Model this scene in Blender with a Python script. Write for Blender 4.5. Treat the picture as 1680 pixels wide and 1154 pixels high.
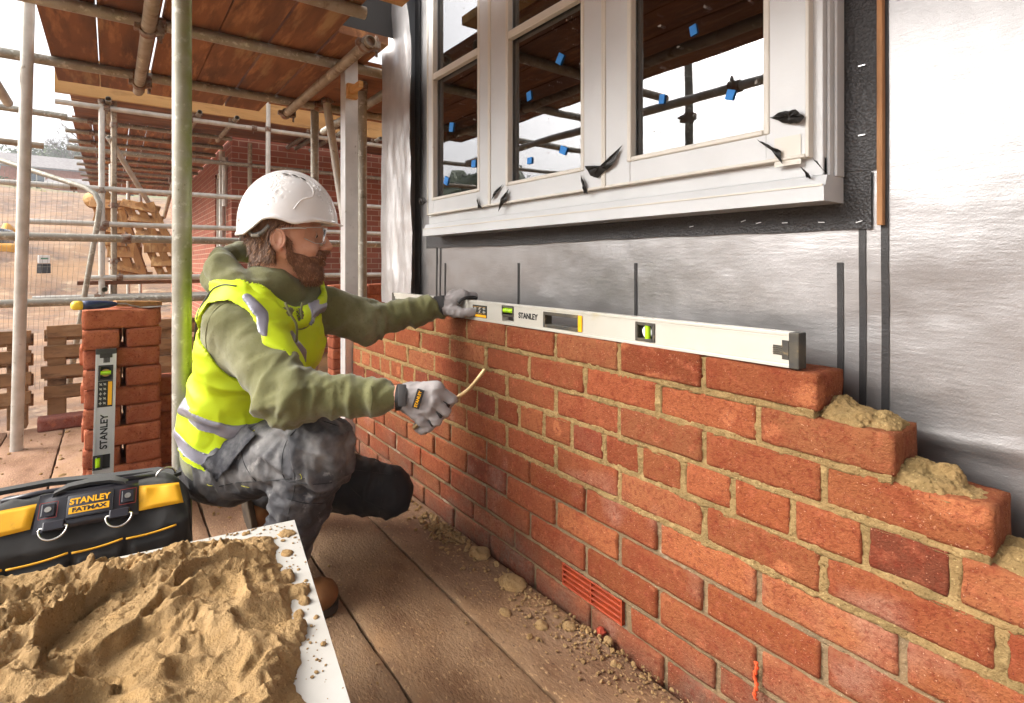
import bpy, bmesh, math, random
import numpy as np
from mathutils import Vector, Matrix, Quaternion
for _o in list(bpy.data.objects): bpy.data.objects.remove(_o)
SC = bpy.context.scene
COL = SC.collection
R = math.radians
# ---------------------------------------------------------------- camera, sky, sun, exposure
CX, CY, CZ, FPX, YAW, HOR = 1.5407, -0.9527, 0.89, 887.7, 0.6378, 433.7
camd = bpy.data.cameras.new('camera'); cam = bpy.data.objects.new('camera', camd); COL.objects.link(cam)
FW = Vector((-math.cos(YAW), math.sin(YAW), 0)); RT = Vector((FW.y, -FW.x, 0))
cam.matrix_world = Matrix(((RT.x, 0, -FW.x, CX), (RT.y, 0, -FW.y, CY), (0, 1, 0, CZ), (0, 0, 0, 1)))
camd.sensor_width = 36; camd.lens = FPX/1680*36; camd.shift_y = (HOR-577)/1680
camd.clip_start = 0.02; camd.clip_end = 600
SC.camera = cam
W = bpy.data.worlds.new('World'); SC.world = W; W.use_nodes = True
nt = W.node_tree; bg = nt.nodes['Background']
sky = nt.nodes.new('ShaderNodeTexSky'); sky.sky_type = 'NISHITA'; sky.sun_disc = False
SUN_AZ = R(205); SUN_EL = R(36)      # azimuth of the direction towards the sun, from +Y clockwise
sky.sun_elevation = SUN_EL; sky.sun_rotation = SUN_AZ
sky.air_density = 1.0; sky.dust_density = 6.0; sky.ozone_density = 1.0
hs = nt.nodes.new('ShaderNodeHueSaturation'); hs.inputs['Saturation'].default_value = 0.22
nt.links.new(sky.outputs[0], hs.inputs['Color']); nt.links.new(hs.outputs[0], bg.inputs[0])
bg.inputs[1].default_value = 0.15
sd = bpy.data.lights.new('sun', 'SUN'); sd.energy = 1.15; sd.angle = R(36); sd.color = (1.0, .955, .89)
so = bpy.data.objects.new('sun', sd); COL.objects.link(so)
sv = Vector((math.sin(SUN_AZ)*math.cos(SUN_EL), math.cos(SUN_AZ)*math.cos(SUN_EL), math.sin(SUN_EL)))
so.rotation_euler = sv.to_track_quat('Z', 'Y').to_euler(); so.location = (0, -4, 6)
SC.view_settings.view_transform = 'Standard'; SC.view_settings.look = 'None'
SC.view_settings.exposure = 1.62; SC.view_settings.gamma = 1.0
SC.render.engine = 'CYCLES'
SC.cycles.max_bounces = 8; SC.cycles.diffuse_bounces = 4; SC.cycles.glossy_bounces = 4; SC.cycles.transparent_max_bounces = 12

# ---------------------------------------------------------------- points of the place
def at(px, py, s):                       # point s metres deep in front of the viewpoint
    t = (px-840)/FPX
    return Vector((CX, CY, CZ)) + (FW + RT*t + Vector((0, 0, (HOR-py)/FPX)))*s
def aty(px, py, y):                      # ... on the upright plane Y = y
    t = (px-840)/FPX
    return at(px, py, (y-CY)/(FW.y+RT.y*t))
def atx(px, py, x):
    t = (px-840)/FPX
    return at(px, py, (x-CX)/(FW.x+RT.x*t))
def atz(px, py, z):
    return at(px, py, (CZ-z)*FPX/(py-HOR))

# ---------------------------------------------------------------- noise (numpy)
def _hash(ix, iy, iz, k):
    h = (ix*374761393 + iy*668265263 + iz*1274126177 + k*974634777) & 0xffffffff
    h = ((h ^ (h >> 13))*1274126177) & 0xffffffff
    return ((h ^ (h >> 16)) & 0xffff)/65535.0*2-1
def noise(P, scale=1.0, seed=0):
    P = np.asarray(P, float)*scale + 113.7
    i = np.floor(P).astype(np.int64); f = P-i; u = f*f*f*(f*(f*6-15)+10)
    out = 0
    for dx in (0, 1):
        wx = u[..., 0] if dx else 1-u[..., 0]
        for dy in (0, 1):
            wy = u[..., 1] if dy else 1-u[..., 1]
            for dz in (0, 1):
                wz = u[..., 2] if dz else 1-u[..., 2]
                out = out + wx*wy*wz*_hash(i[..., 0]+dx, i[..., 1]+dy, i[..., 2]+dz, seed)
    return out
def fbm(P, scale=1.0, octv=4, seed=0, gain=.5):
    a = 1.0; s = scale; o = 0; n = 0
    for k in range(octv):
        o = o + a*noise(P, s, seed+k*17); n += a; a *= gain; s *= 2.03
    return o/n

# ---------------------------------------------------------------- materials
MATS = {}
def lin(c):                               # hex or tuple
    if isinstance(c, str):
        c = tuple(int(c[i:i+2], 16)/255 for i in (0, 2, 4))
        c = tuple(((v+.055)/1.055)**2.4 if v > .04045 else v/12.92 for v in c)
    return (c[0], c[1], c[2], 1.0)
def mat(name, c1, c2=None, scale=8.0, rough=.7, metal=0.0, bump=0.0, bscale=60.0, bdist=.002,
        spots=None, rnd=0.0, attr=None, stretch=None, rough2=None, spec=.5, sheen=0, coat=0, detail=6, lo=.35, hi=.65, extra=None):
    """principled material: two noise-mixed colours, spots = [(colour, scale, threshold, softness), ...], bump"""
    if name in MATS: return MATS[name]
    m = bpy.data.materials.new(name); m.use_nodes = True; MATS[name] = m
    t = m.node_tree; N = t.nodes; L = t.links; b = N['Principled BSDF']
    tc = N.new('ShaderNodeTexCoord'); vec = tc.outputs['Object']
    if rnd:
        oi = N.new('ShaderNodeObjectInfo'); va = N.new('ShaderNodeVectorMath'); va.operation = 'SCALE'; va.inputs[3].default_value = 1
        cb = N.new('ShaderNodeCombineXYZ'); mm = N.new('ShaderNodeMath'); mm.operation = 'MULTIPLY'; mm.inputs[1].default_value = 37.0
        L.new(oi.outputs['Random'], mm.inputs[0]); L.new(mm.outputs[0], cb.inputs[0]); L.new(mm.outputs[0], cb.inputs[1])
        va = N.new('ShaderNodeVectorMath'); L.new(vec, va.inputs[0]); L.new(cb.outputs[0], va.inputs[1]); vec = va.outputs[0]
    if stretch:
        mp = N.new('ShaderNodeMapping'); mp.inputs['Scale'].default_value = stretch; L.new(vec, mp.inputs[0]); vec = mp.outputs[0]
    def nz(sc, det=detail, r=.55):
        n = N.new('ShaderNodeTexNoise'); n.inputs['Scale'].default_value = sc; n.inputs['Detail'].default_value = det
        n.inputs['Roughness'].default_value = r; L.new(vec, n.inputs['Vector']); return n.outputs['Fac']
    def rmp(src, a, c):
        r = N.new('ShaderNodeMapRange'); r.inputs[1].default_value = a; r.inputs[2].default_value = c; L.new(src, r.inputs[0]); return r.outputs[0]
    def mix(f, A, B, mode='MIX'):
        x = N.new('ShaderNodeMix'); x.data_type = 'RGBA'; x.blend_type = mode
        if isinstance(f, float): x.inputs[0].default_value = f
        else: L.new(f, x.inputs[0])
        for k, v in ((6, A), (7, B)):
            if isinstance(v, tuple): x.inputs[k].default_value = v
            else: L.new(v, x.inputs[k])
        return x.outputs[2]
    col = lin(c1)
    if attr:
        at_ = N.new('ShaderNodeAttribute'); at_.attribute_name = attr; col = at_.outputs['Color']
    if c2 is not None:
        if attr: col = mix(rmp(nz(scale), lo, hi), col, mix(1.0, col, lin(c2), 'MULTIPLY'))
        else: col = mix(rmp(nz(scale), lo, hi), col, lin(c2))
    for (sc_, s, th, soft) in (spots or []):
        col = mix(rmp(nz(s, 5, .6), th-soft, th+soft), col, lin(sc_))
    if rnd:
        hsv = N.new('ShaderNodeHueSaturation')
        r = N.new('ShaderNodeMapRange'); r.inputs[3].default_value = 1-rnd; r.inputs[4].default_value = 1+rnd
        L.new(oi.outputs['Random'], r.inputs[0]); L.new(r.outputs[0], hsv.inputs['Value'])
        if isinstance(col, tuple): hsv.inputs['Color'].default_value = col
        else: L.new(col, hsv.inputs['Color'])
        col = hsv.outputs[0]
    if isinstance(col, tuple): b.inputs['Base Color'].default_value = col
    else: L.new(col, b.inputs['Base Color'])
    b.inputs['Metallic'].default_value = metal; b.inputs['Specular IOR Level'].default_value = spec
    if rough2 is not None:
        r = N.new('ShaderNodeMapRange'); r.inputs[1].default_value = .3; r.inputs[2].default_value = .7
        r.inputs[3].default_value = rough; r.inputs[4].default_value = rough2; L.new(nz(scale*1.7), r.inputs[0]); L.new(r.outputs[0], b.inputs['Roughness'])
    else: b.inputs['Roughness'].default_value = rough
    if sheen: b.inputs['Sheen Weight'].default_value = sheen
    if coat: b.inputs['Coat Weight'].default_value = coat
    if bump:
        bn = N.new('ShaderNodeBump'); bn.inputs['Strength'].default_value = bump; bn.inputs['Distance'].default_value = bdist
        L.new(nz(bscale, 8, .65), bn.inputs['Height']); L.new(bn.outputs[0], b.inputs['Normal'])
    if extra: extra(t, b, vec)
    return m

# ---------------------------------------------------------------- object helpers
def tag(o, label=None, cat=None, group=None, kind=None):
    if label: o['label'] = label
    if cat: o['category'] = cat
    if group: o['group'] = group
    if kind: o['kind'] = kind
    return o
def thing(name, loc, label, cat, group=None, rot=None):
    o = bpy.data.objects.new(name, None); COL.objects.link(o); o.location = loc
    o.empty_display_size = .05
    if rot is not None: o.rotation_euler = rot
    return tag(o, label, cat, group)
def wloc(p):
    v = Vector((0, 0, 0))
    while p is not None: v = v + Vector(p.location); p = p.parent
    return v
def obj(name, data, m=None, parent=None, smooth=False, local=False, angle=None):
    """link a mesh (bmesh or (verts, faces)) given in world coordinates, as a child of an unrotated parent"""
    me = bpy.data.meshes.new(name)
    if isinstance(data, bmesh.types.BMesh):
        data.to_mesh(me); data.free()
    elif isinstance(data, bpy.types.Mesh): me = data
    else:
        v, f = data[0], data[1]
        me.from_pydata([tuple(x) for x in np.asarray(v)], [], [tuple(int(k) for k in q) for q in f]) if len(v) else None
    me.update()
    if m is not None:
        for x in (m if isinstance(m, (list, tuple)) else [m]): me.materials.append(x)
    if smooth:
        me.shade_smooth() if angle is None else me.shade_smooth()
        if angle is not None: me.set_sharp_from_angle(angle=R(angle))
    o = bpy.data.objects.new(name, me); COL.objects.link(o)
    if parent is not None:
        o.parent = parent
        if not local: me.transform(Matrix.Translation(-wloc(parent)))
    return o
def recenter(o):
    """put a parentless mesh object's origin at its base centre"""
    me = o.data; n = len(me.vertices); c = np.empty(n*3); me.vertices.foreach_get('co', c); c = c.reshape(-1, 3)
    b = Vector(((c[:, 0].min()+c[:, 0].max())/2, (c[:, 1].min()+c[:, 1].max())/2, c[:, 2].min()))
    me.transform(Matrix.Translation(-b)); o.location = b
    return o
def solo(name, data, m, label, cat, group=None, kind=None, smooth=False, angle=None):
    o = obj(name, data, m, None, smooth, angle=angle); recenter(o)
    if kind == 'structure': o['kind'] = kind; return o
    return tag(o, label, cat, group, kind)
def copytree(o, parent=None):
    c = o.copy(); COL.objects.link(c)
    if parent is not None: c.parent = parent
    for ch in [x for x in bpy.data.objects if x.parent == o]: copytree(ch, c)
    return c
# bmesh pieces
def box(bm, lo, hi, M=None, bevel=0.0, seg=2):
    r = bmesh.ops.create_cube(bm, size=1.0); vs = r['verts']
    lo = Vector(lo); hi = Vector(hi); c = (lo+hi)/2; d = hi-lo
    for v in vs: v.co = Vector((v.co.x*d.x, v.co.y*d.y, v.co.z*d.z))+c
    if bevel:
        es = list({e for v in vs for e in v.link_edges})
        rb = bmesh.ops.bevel(bm, geom=es, offset=bevel, segments=seg, affect='EDGES', profile=.5)
        vs = list({v for v in rb['verts']} | {v for v in vs if v.is_valid})
        # all verts of this island
        seen = set(vs); st = list(vs)
        while st:
            v = st.pop()
            for e in v.link_edges:
                w = e.other_vert(v)
                if w not in seen: seen.add(w); st.append(w)
        vs = list(seen)
    if M is not None:
        for v in vs: v.co = M @ v.co
    return vs
def tube(bm, a, b, r, seg=16, wall=0.0, r2=None, caps=True):
    a = Vector(a); b = Vector(b); d = (b-a); L = d.length; q = d.to_track_quat('Z', 'Y'); r2 = r if r2 is None else r2
    rings = []
    prof = [(r, 0), (r2, L)] if not wall else [(r-wall, min(.12, L*.4)), (r-wall, 0), (r, 0), (r2, L), (r2-wall, L), (r2-wall, L-min(.12, L*.4))]
    for (rr, z) in prof:
        rings.append([bm.verts.new(a + q @ Vector((rr*math.cos(2*math.pi*k/seg), rr*math.sin(2*math.pi*k/seg), z))) for k in range(seg)])
    for i in range(len(rings)-1):
        for k in range(seg): bm.faces.new((rings[i][k], rings[i][(k+1) % seg], rings[i+1][(k+1) % seg], rings[i+1][k]))
    if caps:
        bm.faces.new(rings[0][::-1]); bm.faces.new(rings[-1])
    return [v for g in rings for v in g]
def path(bm, pts, r, seg=8, closed=False):
    """round bar swept along points; r number or list"""
    P = [Vector(p) for p in pts]; n = len(P); rr = r if isinstance(r, (list, tuple)) else [r]*n
    rings = []; up = None
    for i in range(n):
        d = (P[(i+1) % n]-P[i-1]) if (closed or 0 < i < n-1) else (P[1]-P[0] if i == 0 else P[-1]-P[-2])
        d.normalize()
        if up is None: up = d.orthogonal().normalized()
        up = (up-d*up.dot(d)).normalized(); s = d.cross(up)
        rings.append([bm.verts.new(P[i]+(up*math.cos(2*math.pi*k/seg)+s*math.sin(2*math.pi*k/seg))*rr[i]) for k in range(seg)])
    for i in range(n if closed else n-1):
        A, B = rings[i], rings[(i+1) % n]
        for k in range(seg): bm.faces.new((A[k], A[(k+1) % seg], B[(k+1) % seg], B[k]))
    if not closed: bm.faces.new(rings[0][::-1]); bm.faces.new(rings[-1])
def BM(): return bmesh.new()
def text_mesh(s, size, depth, M, bold=0.0, aspect=1.0, shear=0.0):
    """lettering as a mesh: M maps (x right, y up, z out) to the world"""
    cu = bpy.data.curves.new('t', 'FONT'); cu.body = s; cu.size = size; cu.extrude = depth; cu.offset = bold; cu.align_x = 'CENTER'; cu.align_y = 'CENTER'; cu.shear = shear
    o = bpy.data.objects.new('t', cu); COL.objects.link(o)
    bpy.context.view_layer.update()
    me = bpy.data.meshes.new_from_object(o.evaluated_get(bpy.context.evaluated_depsgraph_get()))
    bpy.data.objects.remove(o)
    me.transform(M @ Matrix.Diagonal((aspect, 1, 1, 1)))
    return me
def frame(o, x, y):
    """matrix with origin o, x axis x, y axis y, z out"""
    x = Vector(x).normalized(); y = Vector(y); y = (y-x*y.dot(x)).normalized(); z = x.cross(y)
    return Matrix(((x.x, y.x, z.x, o[0]), (x.y, y.y, z.y, o[1]), (x.z, y.z, z.z, o[2]), (0, 0, 0, 1)))

# ---------------------------------------------------------------- distance-field modelling (surface nets)
def seg_par(P, a, b):
    a = np.array(a, float); b = np.array(b, float); d = b-a
    return np.clip(((P-a)@d)/(d@d), 0, 1)
def rcone(P, a, b, ra, rb):
    a = np.array(a, float); b = np.array(b, float)
    h = seg_par(P, a, b); q = P-(a+h[..., None]*(b-a))
    return np.sqrt((q*q).sum(-1))-(ra+(rb-ra)*h)
def ell(P, c, r, M=None):
    q = P-np.array(c, float)
    if M is not None: q = q@np.array(M, float).T       # rows of M = local axes
    r = np.array(r, float); k0 = np.sqrt(((q/r)**2).sum(-1)); k1 = np.sqrt(((q/(r*r))**2).sum(-1))+1e-9
    return k0*(k0-1)/k1
def rbox(P, c, h, rad, M=None):
    q = P-np.array(c, float)
    if M is not None: q = q@np.array(M, float).T
    q = np.abs(q)-(np.array(h, float)-rad)
    return np.sqrt((np.maximum(q, 0)**2).sum(-1))+np.minimum(q.max(-1), 0)-rad
def smin(a, b, k):
    h = np.clip(.5+.5*(b-a)/k, 0, 1); return b+(a-b)*h-k*h*(1-h)
def smax(a, b, k): return -smin(-a, -b, k)
def surfnet(fn, lo, hi, h, axes=None):
    if axes is None:
        lo = np.array(lo, float); hi = np.array(hi, float); n = np.ceil((hi-lo)/h).astype(int)+1
        axes = [lo[i]+h*np.arange(n[i]) for i in range(3)]
    B = 4; n3 = [len(a) for a in axes]
    ci = [np.unique(np.append(np.arange(0, m, B), m-1)) for m in n3]
    ca = [np.asarray(axes[k])[ci[k]] for k in range(3)]
    X, Y, Z = np.meshgrid(*ca, indexing='ij'); C = fn(np.stack([X, Y, Z], -1).astype(np.float32)).astype(np.float32)
    step = np.sqrt(sum(np.maximum.reduce(np.diff(ca[k]))**2 for k in range(3)))
    loc = np.meshgrid(*[np.append(np.diff(ca[k]), 0) for k in range(3)], indexing='ij'); diag = np.sqrt(sum(q*q for q in loc))
    blk = np.full([len(c)-1 for c in ci], 1e9, np.float32)
    for a in (0, 1):
        for b_ in (0, 1):
            for c_ in (0, 1): blk = np.minimum(blk, np.abs(C[a:C.shape[0]-1+a, b_:C.shape[1]-1+b_, c_:C.shape[2]-1+c_]))
    near = blk < diag[:-1, :-1, :-1]*1.25+.004
    rep_ = [np.minimum(np.searchsorted(ci[k], np.arange(n3[k]), side='right')-1, len(ci[k])-2) for k in range(3)]
    V = C[np.ix_(*rep_)].copy(); V = np.where(np.abs(V) < 1e-6, 1e-6, V)
    M_ = near[np.ix_(*rep_)]
    for ax in range(3):            # block faces belong to both neighbours
        sh = np.zeros_like(M_); s0 = [slice(None)]*3; s1 = [slice(None)]*3; s0[ax] = slice(1, None); s1[ax] = slice(None, -1); sh[tuple(s0)] = M_[tuple(s1)]; M_ = M_ | sh
    I = np.argwhere(M_)
    if len(I):
        Pn = np.stack([np.asarray(axes[k])[I[:, k]] for k in range(3)], -1).astype(np.float32)
        V[M_] = fn(Pn)
    V[0] = V[-1] = np.maximum(V[0], h); V[:, 0] = np.maximum(V[:, 0], h); V[:, -1] = np.maximum(V[:, -1], h)
    V[:, :, 0] = np.maximum(V[:, :, 0], h); V[:, :, -1] = np.maximum(V[:, :, -1], h); V[-1] = np.maximum(V[-1], h)
    S = V < 0
    def cor(A, d): return A[d[0]:A.shape[0]-1+d[0], d[1]:A.shape[1]-1+d[1], d[2]:A.shape[2]-1+d[2]]
    D8 = [(a, b, c) for a in (0, 1) for b in (0, 1) for c in (0, 1)]
    cnt = sum(cor(S, d).astype(np.int8) for d in D8); act = (cnt > 0) & (cnt < 8)
    ids = -np.ones(act.shape, np.int64); idx = np.argwhere(act); ids[act] = np.arange(len(idx))
    acc = np.zeros((len(idx), 3)); num = np.zeros(len(idx))
    cv = {d: cor(V, d)[act].astype(float) for d in D8}
    for d in D8:
        for ax in range(3):
            if d[ax]: continue
            e = list(d); e[ax] = 1; e = tuple(e); a = cv[d]; b = cv[e]; cr = (a < 0) != (b < 0)
            t = np.where(cr, a/np.where(cr, a-b, 1), 0); p = np.tile(np.array(d, float), (len(a), 1)); p[:, ax] += t
            acc[cr] += p[cr]; num[cr] += 1
    g = idx+acc/num[:, None]; verts = np.stack([np.interp(g[:, k], np.arange(len(axes[k])), axes[k]) for k in range(3)], 1)
    faces = []
    for ax in range(3):
        u, w = [k for k in range(3) if k != ax]
        sl0 = [slice(1, -1)]*3; sl0[ax] = slice(0, -1); sl1 = list(sl0); sl1[ax] = slice(1, None)
        A = S[tuple(sl0)]; B = S[tuple(sl1)]; e = np.argwhere(A != B)
        if not len(e): continue
        ain = A[A != B]
        base = e.copy(); base[:, u] += 1; base[:, w] += 1
        def idq(du, dw):
            q = base.copy(); q[:, u] += du; q[:, w] += dw; return ids[q[:, 0], q[:, 1], q[:, 2]]
        q = np.stack([idq(-1, -1), idq(0, -1), idq(0, 0), idq(-1, 0)], -1)
        flip = ain if ax != 1 else ~ain
        q[~flip] = q[~flip][:, ::-1]
        faces.append(q)
    F = np.concatenate(faces); F = F[(F >= 0).all(1)]
    return verts, F
def normals(v, f):
    t = np.cross(v[f[:, 2]]-v[f[:, 0]], v[f[:, 3]]-v[f[:, 1]]); n = np.zeros_like(v)
    for k in range(4): np.add.at(n, f[:, k], t)
    return n/(np.linalg.norm(n, axis=1, keepdims=True)+1e-12)
def fastmesh(name, v, f):
    me = bpy.data.meshes.new(name); me.vertices.add(len(v)); me.vertices.foreach_set('co', np.asarray(v, np.float32).ravel())
    f = np.asarray(f, np.int32); k = f.shape[1]
    me.loops.add(f.size); me.loops.foreach_set('vertex_index', f.ravel())
    me.polygons.add(len(f)); me.polygons.foreach_set('loop_start', np.arange(0, f.size, k, dtype=np.int32))
    me.update(calc_edges=True); me.validate(); return me
def vcol(me, name, cols):
    a = me.color_attributes.new(name, 'FLOAT_COLOR', 'POINT'); c = np.ones((len(me.vertices), 4), np.float32); c[:, :3] = cols
    a.data.foreach_set('color', c.ravel())
def relax(v, f, it=1, k=.5):
    for _ in range(it):
        s = np.zeros_like(v); n = np.zeros(len(v))
        for a in range(4):
            np.add.at(s, f[:, a], v[f[:, (a+1) % 4]]+v[f[:, a-1]]); np.add.at(n, f[:, a], 2)
        v = v+(s/n[:, None]-v)*k
    return v
# ================================================================ brick wall under construction
rng = random.Random(5)
ZT = .711
m_brick = mat('brick_red', 'B4603F', None, attr='tint', rough=.95, spec=.12, bump=1.0, bscale=240, bdist=.005,
    spots=[('7A3422', 16, .70, .22), ('B0664A', 42, .74, .20), ('6E2E1E', 130, .62, .14), ('C99A7C', 260, .68, .05), ('46190F', 320, .66, .06)])
def mortar_extra(t, b, vec):
    pass
m_mortar = mat('mortar', '9A7E54', '86704A', scale=14, rough=.95, spec=.15, bump=1.0, bscale=260, bdist=.006, spots=[('A98F62', 40, .62, .08), ('5E4A2C', 170, .64, .07), ('B8A070', 240, .66, .06)])
m_mortar_old = mat('mortar_weathered', '8A7254', '7A6850', scale=18, rough=.95, spec=.15, bump=1.0, bscale=260, bdist=.005,
    spots=[('C4B8A2', 7, .69, .07), ('5F5340', 160, .66, .06), ('A8967A', 220, .66, .06)])
def brick_verts(x0, x1, y0, y1, z0, z1, seed, worn=.0016, n=(14, 6, 6), frog=False):
    """one hand-made looking brick: rounded box surface grid with rough faces"""
    bm = bmesh.new(); L = (x1-x0, y1-y0, z1-z0)
    c = Vector(((x0+x1)/2, (y0+y1)/2, (z0+z1)/2))
    # gridded box
    nx, ny, nz = n
    idx = {}
    vs = []; fs = []
    def vid(i, j, k):
        if (i, j, k) not in idx: idx[(i, j, k)] = len(vs); vs.append((i/nx, j/ny, k/nz))
        return idx[(i, j, k)]
    for i in range(nx):
        for j in range(ny):
            fs.append((vid(i, j, 0), vid(i, j+1, 0), vid(i+1, j+1, 0), vid(i+1, j, 0)))
            fs.append((vid(i, j, nz), vid(i+1, j, nz), vid(i+1, j+1, nz), vid(i, j+1, nz)))
    for i in range(nx):
        for k in range(nz):
            fs.append((vid(i, 0, k), vid(i+1, 0, k), vid(i+1, 0, k+1), vid(i, 0, k+1)))
            fs.append((vid(i, ny, k), vid(i, ny, k+1), vid(i+1, ny, k+1), vid(i+1, ny, k)))
    for j in range(ny):
        for k in range(nz):
            fs.append((vid(0, j, k), vid(0, j, k+1), vid(0, j+1, k+1), vid(0, j+1, k)))
            fs.append((vid(nx, j, k), vid(nx, j+1, k), vid(nx, j+1, k+1), vid(nx, j, k+1)))
    bm.free()
    v = np.array(vs)
    # crowd grid lines to the edges
    def crowd(a): return .5-.5*np.cos(math.pi*a)*(.62)-.5*(1-2*a)*(-.0)*0 if 0 else a
    q = (v-.5)*np.array(L); hl = np.array(L)/2; rad = .0042
    inner = np.clip(q, -(hl-rad), hl-rad); d = q-inner; ln = np.linalg.norm(d, axis=1, keepdims=True)
    cmax = np.abs(d).max(1, keepdims=True)
    q = inner+np.where(ln > 0, d/np.maximum(ln, 1e-9)*np.minimum(cmax, rad), 0)
    if frog:
        top = (v[:, 2] > .99) & (np.abs(q[:, 0]) < hl[0]-.03) & (np.abs(q[:, 1]) < hl[1]-.022); q[top, 2] -= .011
    s = Vector((seed*1.37, seed*.71, 0))
    pn = q+np.array([seed*.731, seed*.413, 0])
    q = q+worn*np.stack([fbm(pn, 38, 3, 1), fbm(pn, 38, 3, 2), fbm(pn, 38, 3, 3)], 1)
    q = q+.0016*np.stack([noise(pn, 9, 5), noise(pn, 9, 6), noise(pn, 9, 7)], 1)
    return q+np.array(c), np.array(fs)
BR = [(.42, .110, .052), (.38, .088, .040), (.35, .078, .038), (.40, .112, .056), (.27, .062, .038), (.45, .13, .065), (.39, .095, .046), (.36, .084, .042)]
def bricks_mesh(name, specs, **kw):
    V = []; F = []; C = []; off = 0
    for (x0, x1, y0, y1, z0, z1, sd, col) in specs:
        v, f = brick_verts(x0, x1, y0, y1, z0, z1, sd, **kw)
        V.append(v); F.append(f+off); off += len(v); C.append(np.tile(np.array(col), (len(v), 1)))
    V = np.concatenate(V); me = fastmesh(name, V, np.concatenate(F)); cc = np.concatenate(C)
    return me, V, cc
WL = -1.06                                   # far left corner of the wall
courses = {1: (0, .225, 1.115), 2: (.1125, .225, 1.228), 3: (0, .225, 1.342), 4: (-.05, .1125, 1.46), 5: (0, .225, 1.56), 6: (.1125, .225, 1.68),
           7: (0, .225, 1.79), 8: (.1125, .225, 1.90), 9: (.02, .225, 2.02), 10: (.12, .225, 2.1)}
specs = []; sd = 1
for n, (off, pitch, end) in courses.items():
    zc = ZT-.075*(n-.5)
    setback = 0.0 if n < 9 else .012
    k = math.floor((WL-off)/pitch)
    while True:
        a = off+k*pitch; b = a+pitch; k += 1
        if b < WL+.02: continue
        if a > end-.05: break
        x0 = max(a+.0054, WL); x1 = min(b-.0054, end)
        if n == 9 and .40 < (a+b)/2 < .66:   # the air brick stands here
            if .49 < (a+b)/2 < .60 or True:
                if .245+.225 <= (a+b)/2 <= .70: pass
        sd += 1
        c = rng.choice(BR); j = rng.uniform(.46, .70); c = (c[0]*j*1.12, c[1]*j*1.42, c[2]*j*1.20)
        jz = rng.uniform(-.0016, .0016); jy = rng.uniform(-.0025, .0025)+setback
        hh = .0328+rng.uniform(-.0012, .0012)
        specs.append([x0+rng.uniform(-.001, .0015), x1+rng.uniform(-.0015, .001), jy, jy+.1025, zc-hh+jz, zc+hh+jz, sd, c, n])
# top right brick ends with patches, air brick cut
AX0, AX1 = aty(924, 950, .012).x, aty(1023, 950, .012).x
specs2 = []
for s in specs:
    if s[8] == 9 and s[0] < AX1 and s[1] > AX0:
        if s[0] < AX0-.03: s[1] = AX0-.006; specs2.append(s)
        elif s[1] > AX1+.03: s[0] = AX1+.006; specs2.append(s)
        continue
    specs2.append(s)
specs = specs2
print('airbrick', AX0, AX1)
wall = thing('brick_wall', (0.2, .05, -.045), 'half built red brick wall stepping down to the right with squeezed-out mortar', 'brick wall')
front = [s[:8] for s in specs]
me, V, cc = bricks_mesh('bricks', front, n=(22, 9, 9), frog=False)
def splash(V, C):        # mud splashed over the foot of the wall, chalky bloom and paler kiss marks
    z = V[:, 2]; n1 = fbm(V, 14, 4, 40)*.5+.5; n2 = fbm(V, 3.1, 3, 41)*.5+.5
    f = np.clip((.20-z+(n2-.5)*.30)/.15, 0, 1)*np.clip(n1*1.5, 0, 1)*.85
    mud = np.array([.175, .100, .068])
    C = C*(1-f[:, None])+mud*f[:, None]
    b = np.clip((fbm(V, 7, 3, 55)-.34)*5, 0, 1)*.45*(z < .42)
    C = C*(1-b[:, None])+np.array([.34, .19, .14])*b[:, None]
    return C
cc = splash(V, cc)
# orange rubbed patches on particular bricks (they stay with the brick)
def patch(cx_, cz_, w, h, col, k=1.0):
    global cc
    q = (((V[:, 0]-cx_)/w)**2+((V[:, 2]-cz_)/h)**2)+.8*fbm(V, 45, 3, 77)
    f = np.clip((1.0-q)*3, 0, 1)*(V[:, 1] < .03)*k
    cc = cc*(1-f[:, None])+np.array(col)*f[:, None]
for (px, py, w, h) in ((1196, 690, .016, .020), (1268, 712, .020, .024), (1285, 935, .021, .016), (1020, 565, .02, .012), (914, 703, .018, .02), (653, 608, .02, .02), (1080, 620, .04, .01), (1560, 830, .05, .02), (1330, 650, .03, .02)):
    p = aty(px, py, 0); patch(p.x, p.z, w, h, (.42, .15, .065), .75)
vcol(me, 'tint', cc)
obj('bricks', me, m_brick, wall, smooth=True)

# mortar: a rough slab just behind the brick faces, standing out unevenly in the fresh courses
def mortar_sheet(z0, z1, x0, x1fn, fresh, seed, res=.003, hi_amp=.006):
    nx = int((x1fn-x0)/res); nz = int((z1-z0)/res)
    X, Z = np.meshgrid(np.linspace(x0, x1fn, nx+1), np.linspace(z0, z1, nz+1), indexing='ij')
    P = np.stack([X, np.zeros_like(X)+seed, Z], -1)
    if fresh:
        off_, pit_, end_ = courses[int(seed)]
        dx = np.abs((X-off_+pit_/2) % pit_-pit_/2); dz = np.minimum(np.abs(Z-(ZT-.075*int(seed))), np.abs(Z-(ZT-.075*(int(seed)-1))))
        d = np.minimum(dx, dz)-.0012+.0035*fbm(P, 70, 3, seed+9)
        Y = .0030-.0060*np.clip(fbm(P, 22, 3, seed)+.25, -1, 1)-.0034*fbm(P, 130, 3, seed+3)
        Y = Y+np.clip((d-.0065)/.003, 0, 1)*.012
    else:
        Y = .0075-.003*fbm(P, 90, 4, seed)
    ids = np.arange((nx+1)*(nz+1)).reshape(nx+1, nz+1)
    v = np.stack([X, Y, Z], -1).reshape(-1, 3)
    f = np.stack([ids[:-1, :-1], ids[1:, :-1], ids[1:, 1:], ids[:-1, 1:]], -1).reshape(-1, 4)
    return v, f
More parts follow.
